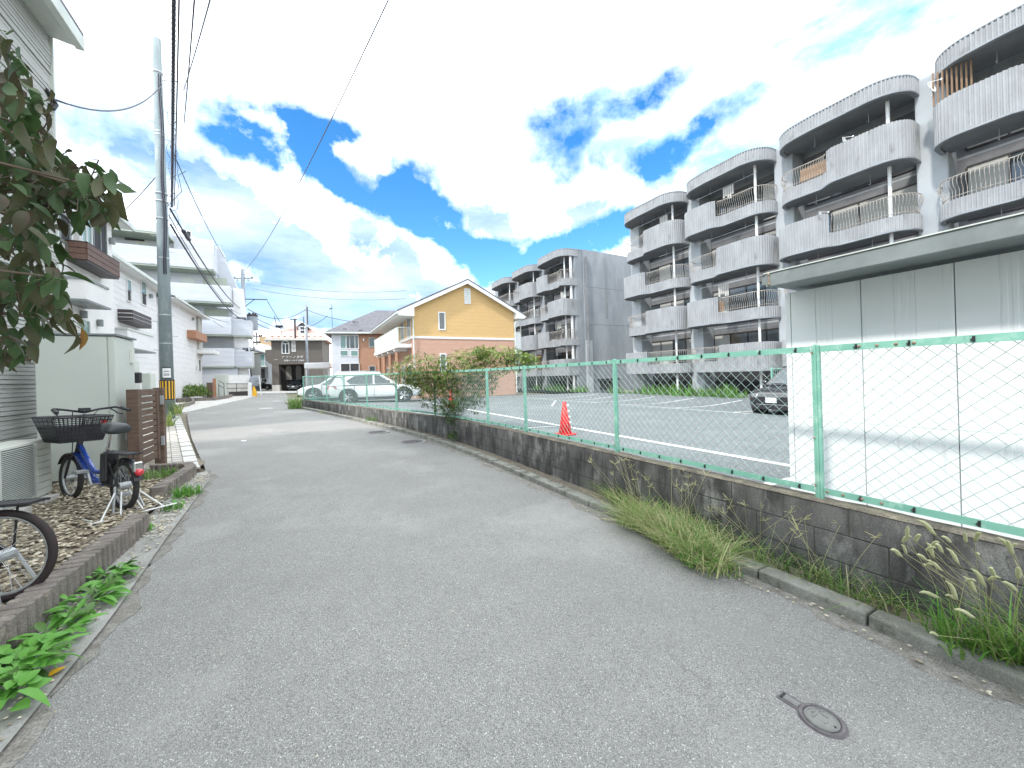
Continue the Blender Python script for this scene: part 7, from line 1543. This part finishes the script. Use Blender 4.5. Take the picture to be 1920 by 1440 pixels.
# green mesh fence with a post behind the black SUV
t_ = thing('low_mesh_fence', 'low green mesh fence with posts between the black SUV and the apartment block', 'fence', (18.4, 7, .6))
for u in (9.6, 7.2, 4.8): m = MB(); m.box(18.36, 18.42, u - .03, u + .03, .5, 2.05); m.build('post', 'green', t_)
m = MB(); 
for z in (1.98, 1.2, .75): m.box(18.38, 18.40, 4.8, 9.6, z, z + .03)
m.build('rail', 'green', t_); m = MB()
for k in range(60): m.box(18.385, 18.395, 4.8 + k * .08, 4.805 + k * .08 + .006, .7, 1.98)
m.build('mesh_panel', 'green', t_)
# banner by the yellow house and a traffic barrier bit
q = Vector((5.2, 27.5, .4)); t_ = thing('laundry_stand', 'dark and white garments hanging before the columns of the yellow house', 'laundry', tuple(q)); m = MB(); m.tube([(5.1, 30.5, .4), (5.1, 30.5, 2.2)], .03, 5); m.tube([(5.1, 32.0, .4), (5.1, 32.0, 2.2)], .03, 5); m.tube([(5.1, 30.4, 2.2), (5.1, 32.1, 2.2)], .03, 5); m.build('frame', 'steel', t_); m = MB(); m.box(5.06, 5.12, 30.55, 31.0, .9, 2.15); m.build('garment', 'black', t_); m = MB(); m.box(5.06, 5.12, 31.05, 31.4, 1.0, 2.1); m.build('garment', 'white', t_); m = MB(); m.box(5.06, 5.12, 31.45, 31.9, .8, 2.15); m.build('garment', 'black', t_)
c_ = at_z(476, 743, .25); m = MB(); m.tube([(c_.x, c_.y, .2), (c_.x + .05, c_.y, .6), (c_.x, c_.y, 1.05)], [.22, .16, .05], 10); tag(m.build('yellow_marker', 'yel_p', None), 'small yellow marker at the foot of the second utility pole', 'marker')

# ================================================================= THE LAND FALLS GENTLY TO THE RIGHT
NREF = {'yellow_house': N0, 'siding_house': -3.2, 'white_stucco_house': -6.0, 'white_siding_house': -6.9, 'cream_planter_house': -6.7, 'tiered_apartment_block': -7.5, 'storage_building': 3.9, 'apartment_building': 20.9}
FOLLOW = ('block_wall', 'chain_link_fence', 'kerb', 'paving', 'garden_edging', 'dogwood_tree', 'fence_bush', 'foxtail_grass', 'parking_lot')
done = set()
def follow(o):
    """ground, kerbs, low walls and plants follow the cross slope of the land"""
    if o.type == 'MESH':
        if o.data.users == 1 and o.location.length < 1e-6:
            if o.data.name not in done:
                done.add(o.data.name)
                for v in o.data.vertices: v.co.z -= FALL * v.co.x
        else:
            x = wm(o).translation.x; o.location.z -= FALL * x
    for ch in o.children: follow(ch)
def settle():
    """set every thing down on the slope: buildings and vehicles stay level, each at the height of its own ground"""
    for o in [x for x in COL.objects if x.parent is None and x.type in ('MESH', 'EMPTY')]:
        base = o.name.split('.')[0]
        if base in FOLLOW or (o.type == 'MESH'): follow(o)
        else: o.location.z -= FALL * NREF.get(base, o.location.x)
settle()
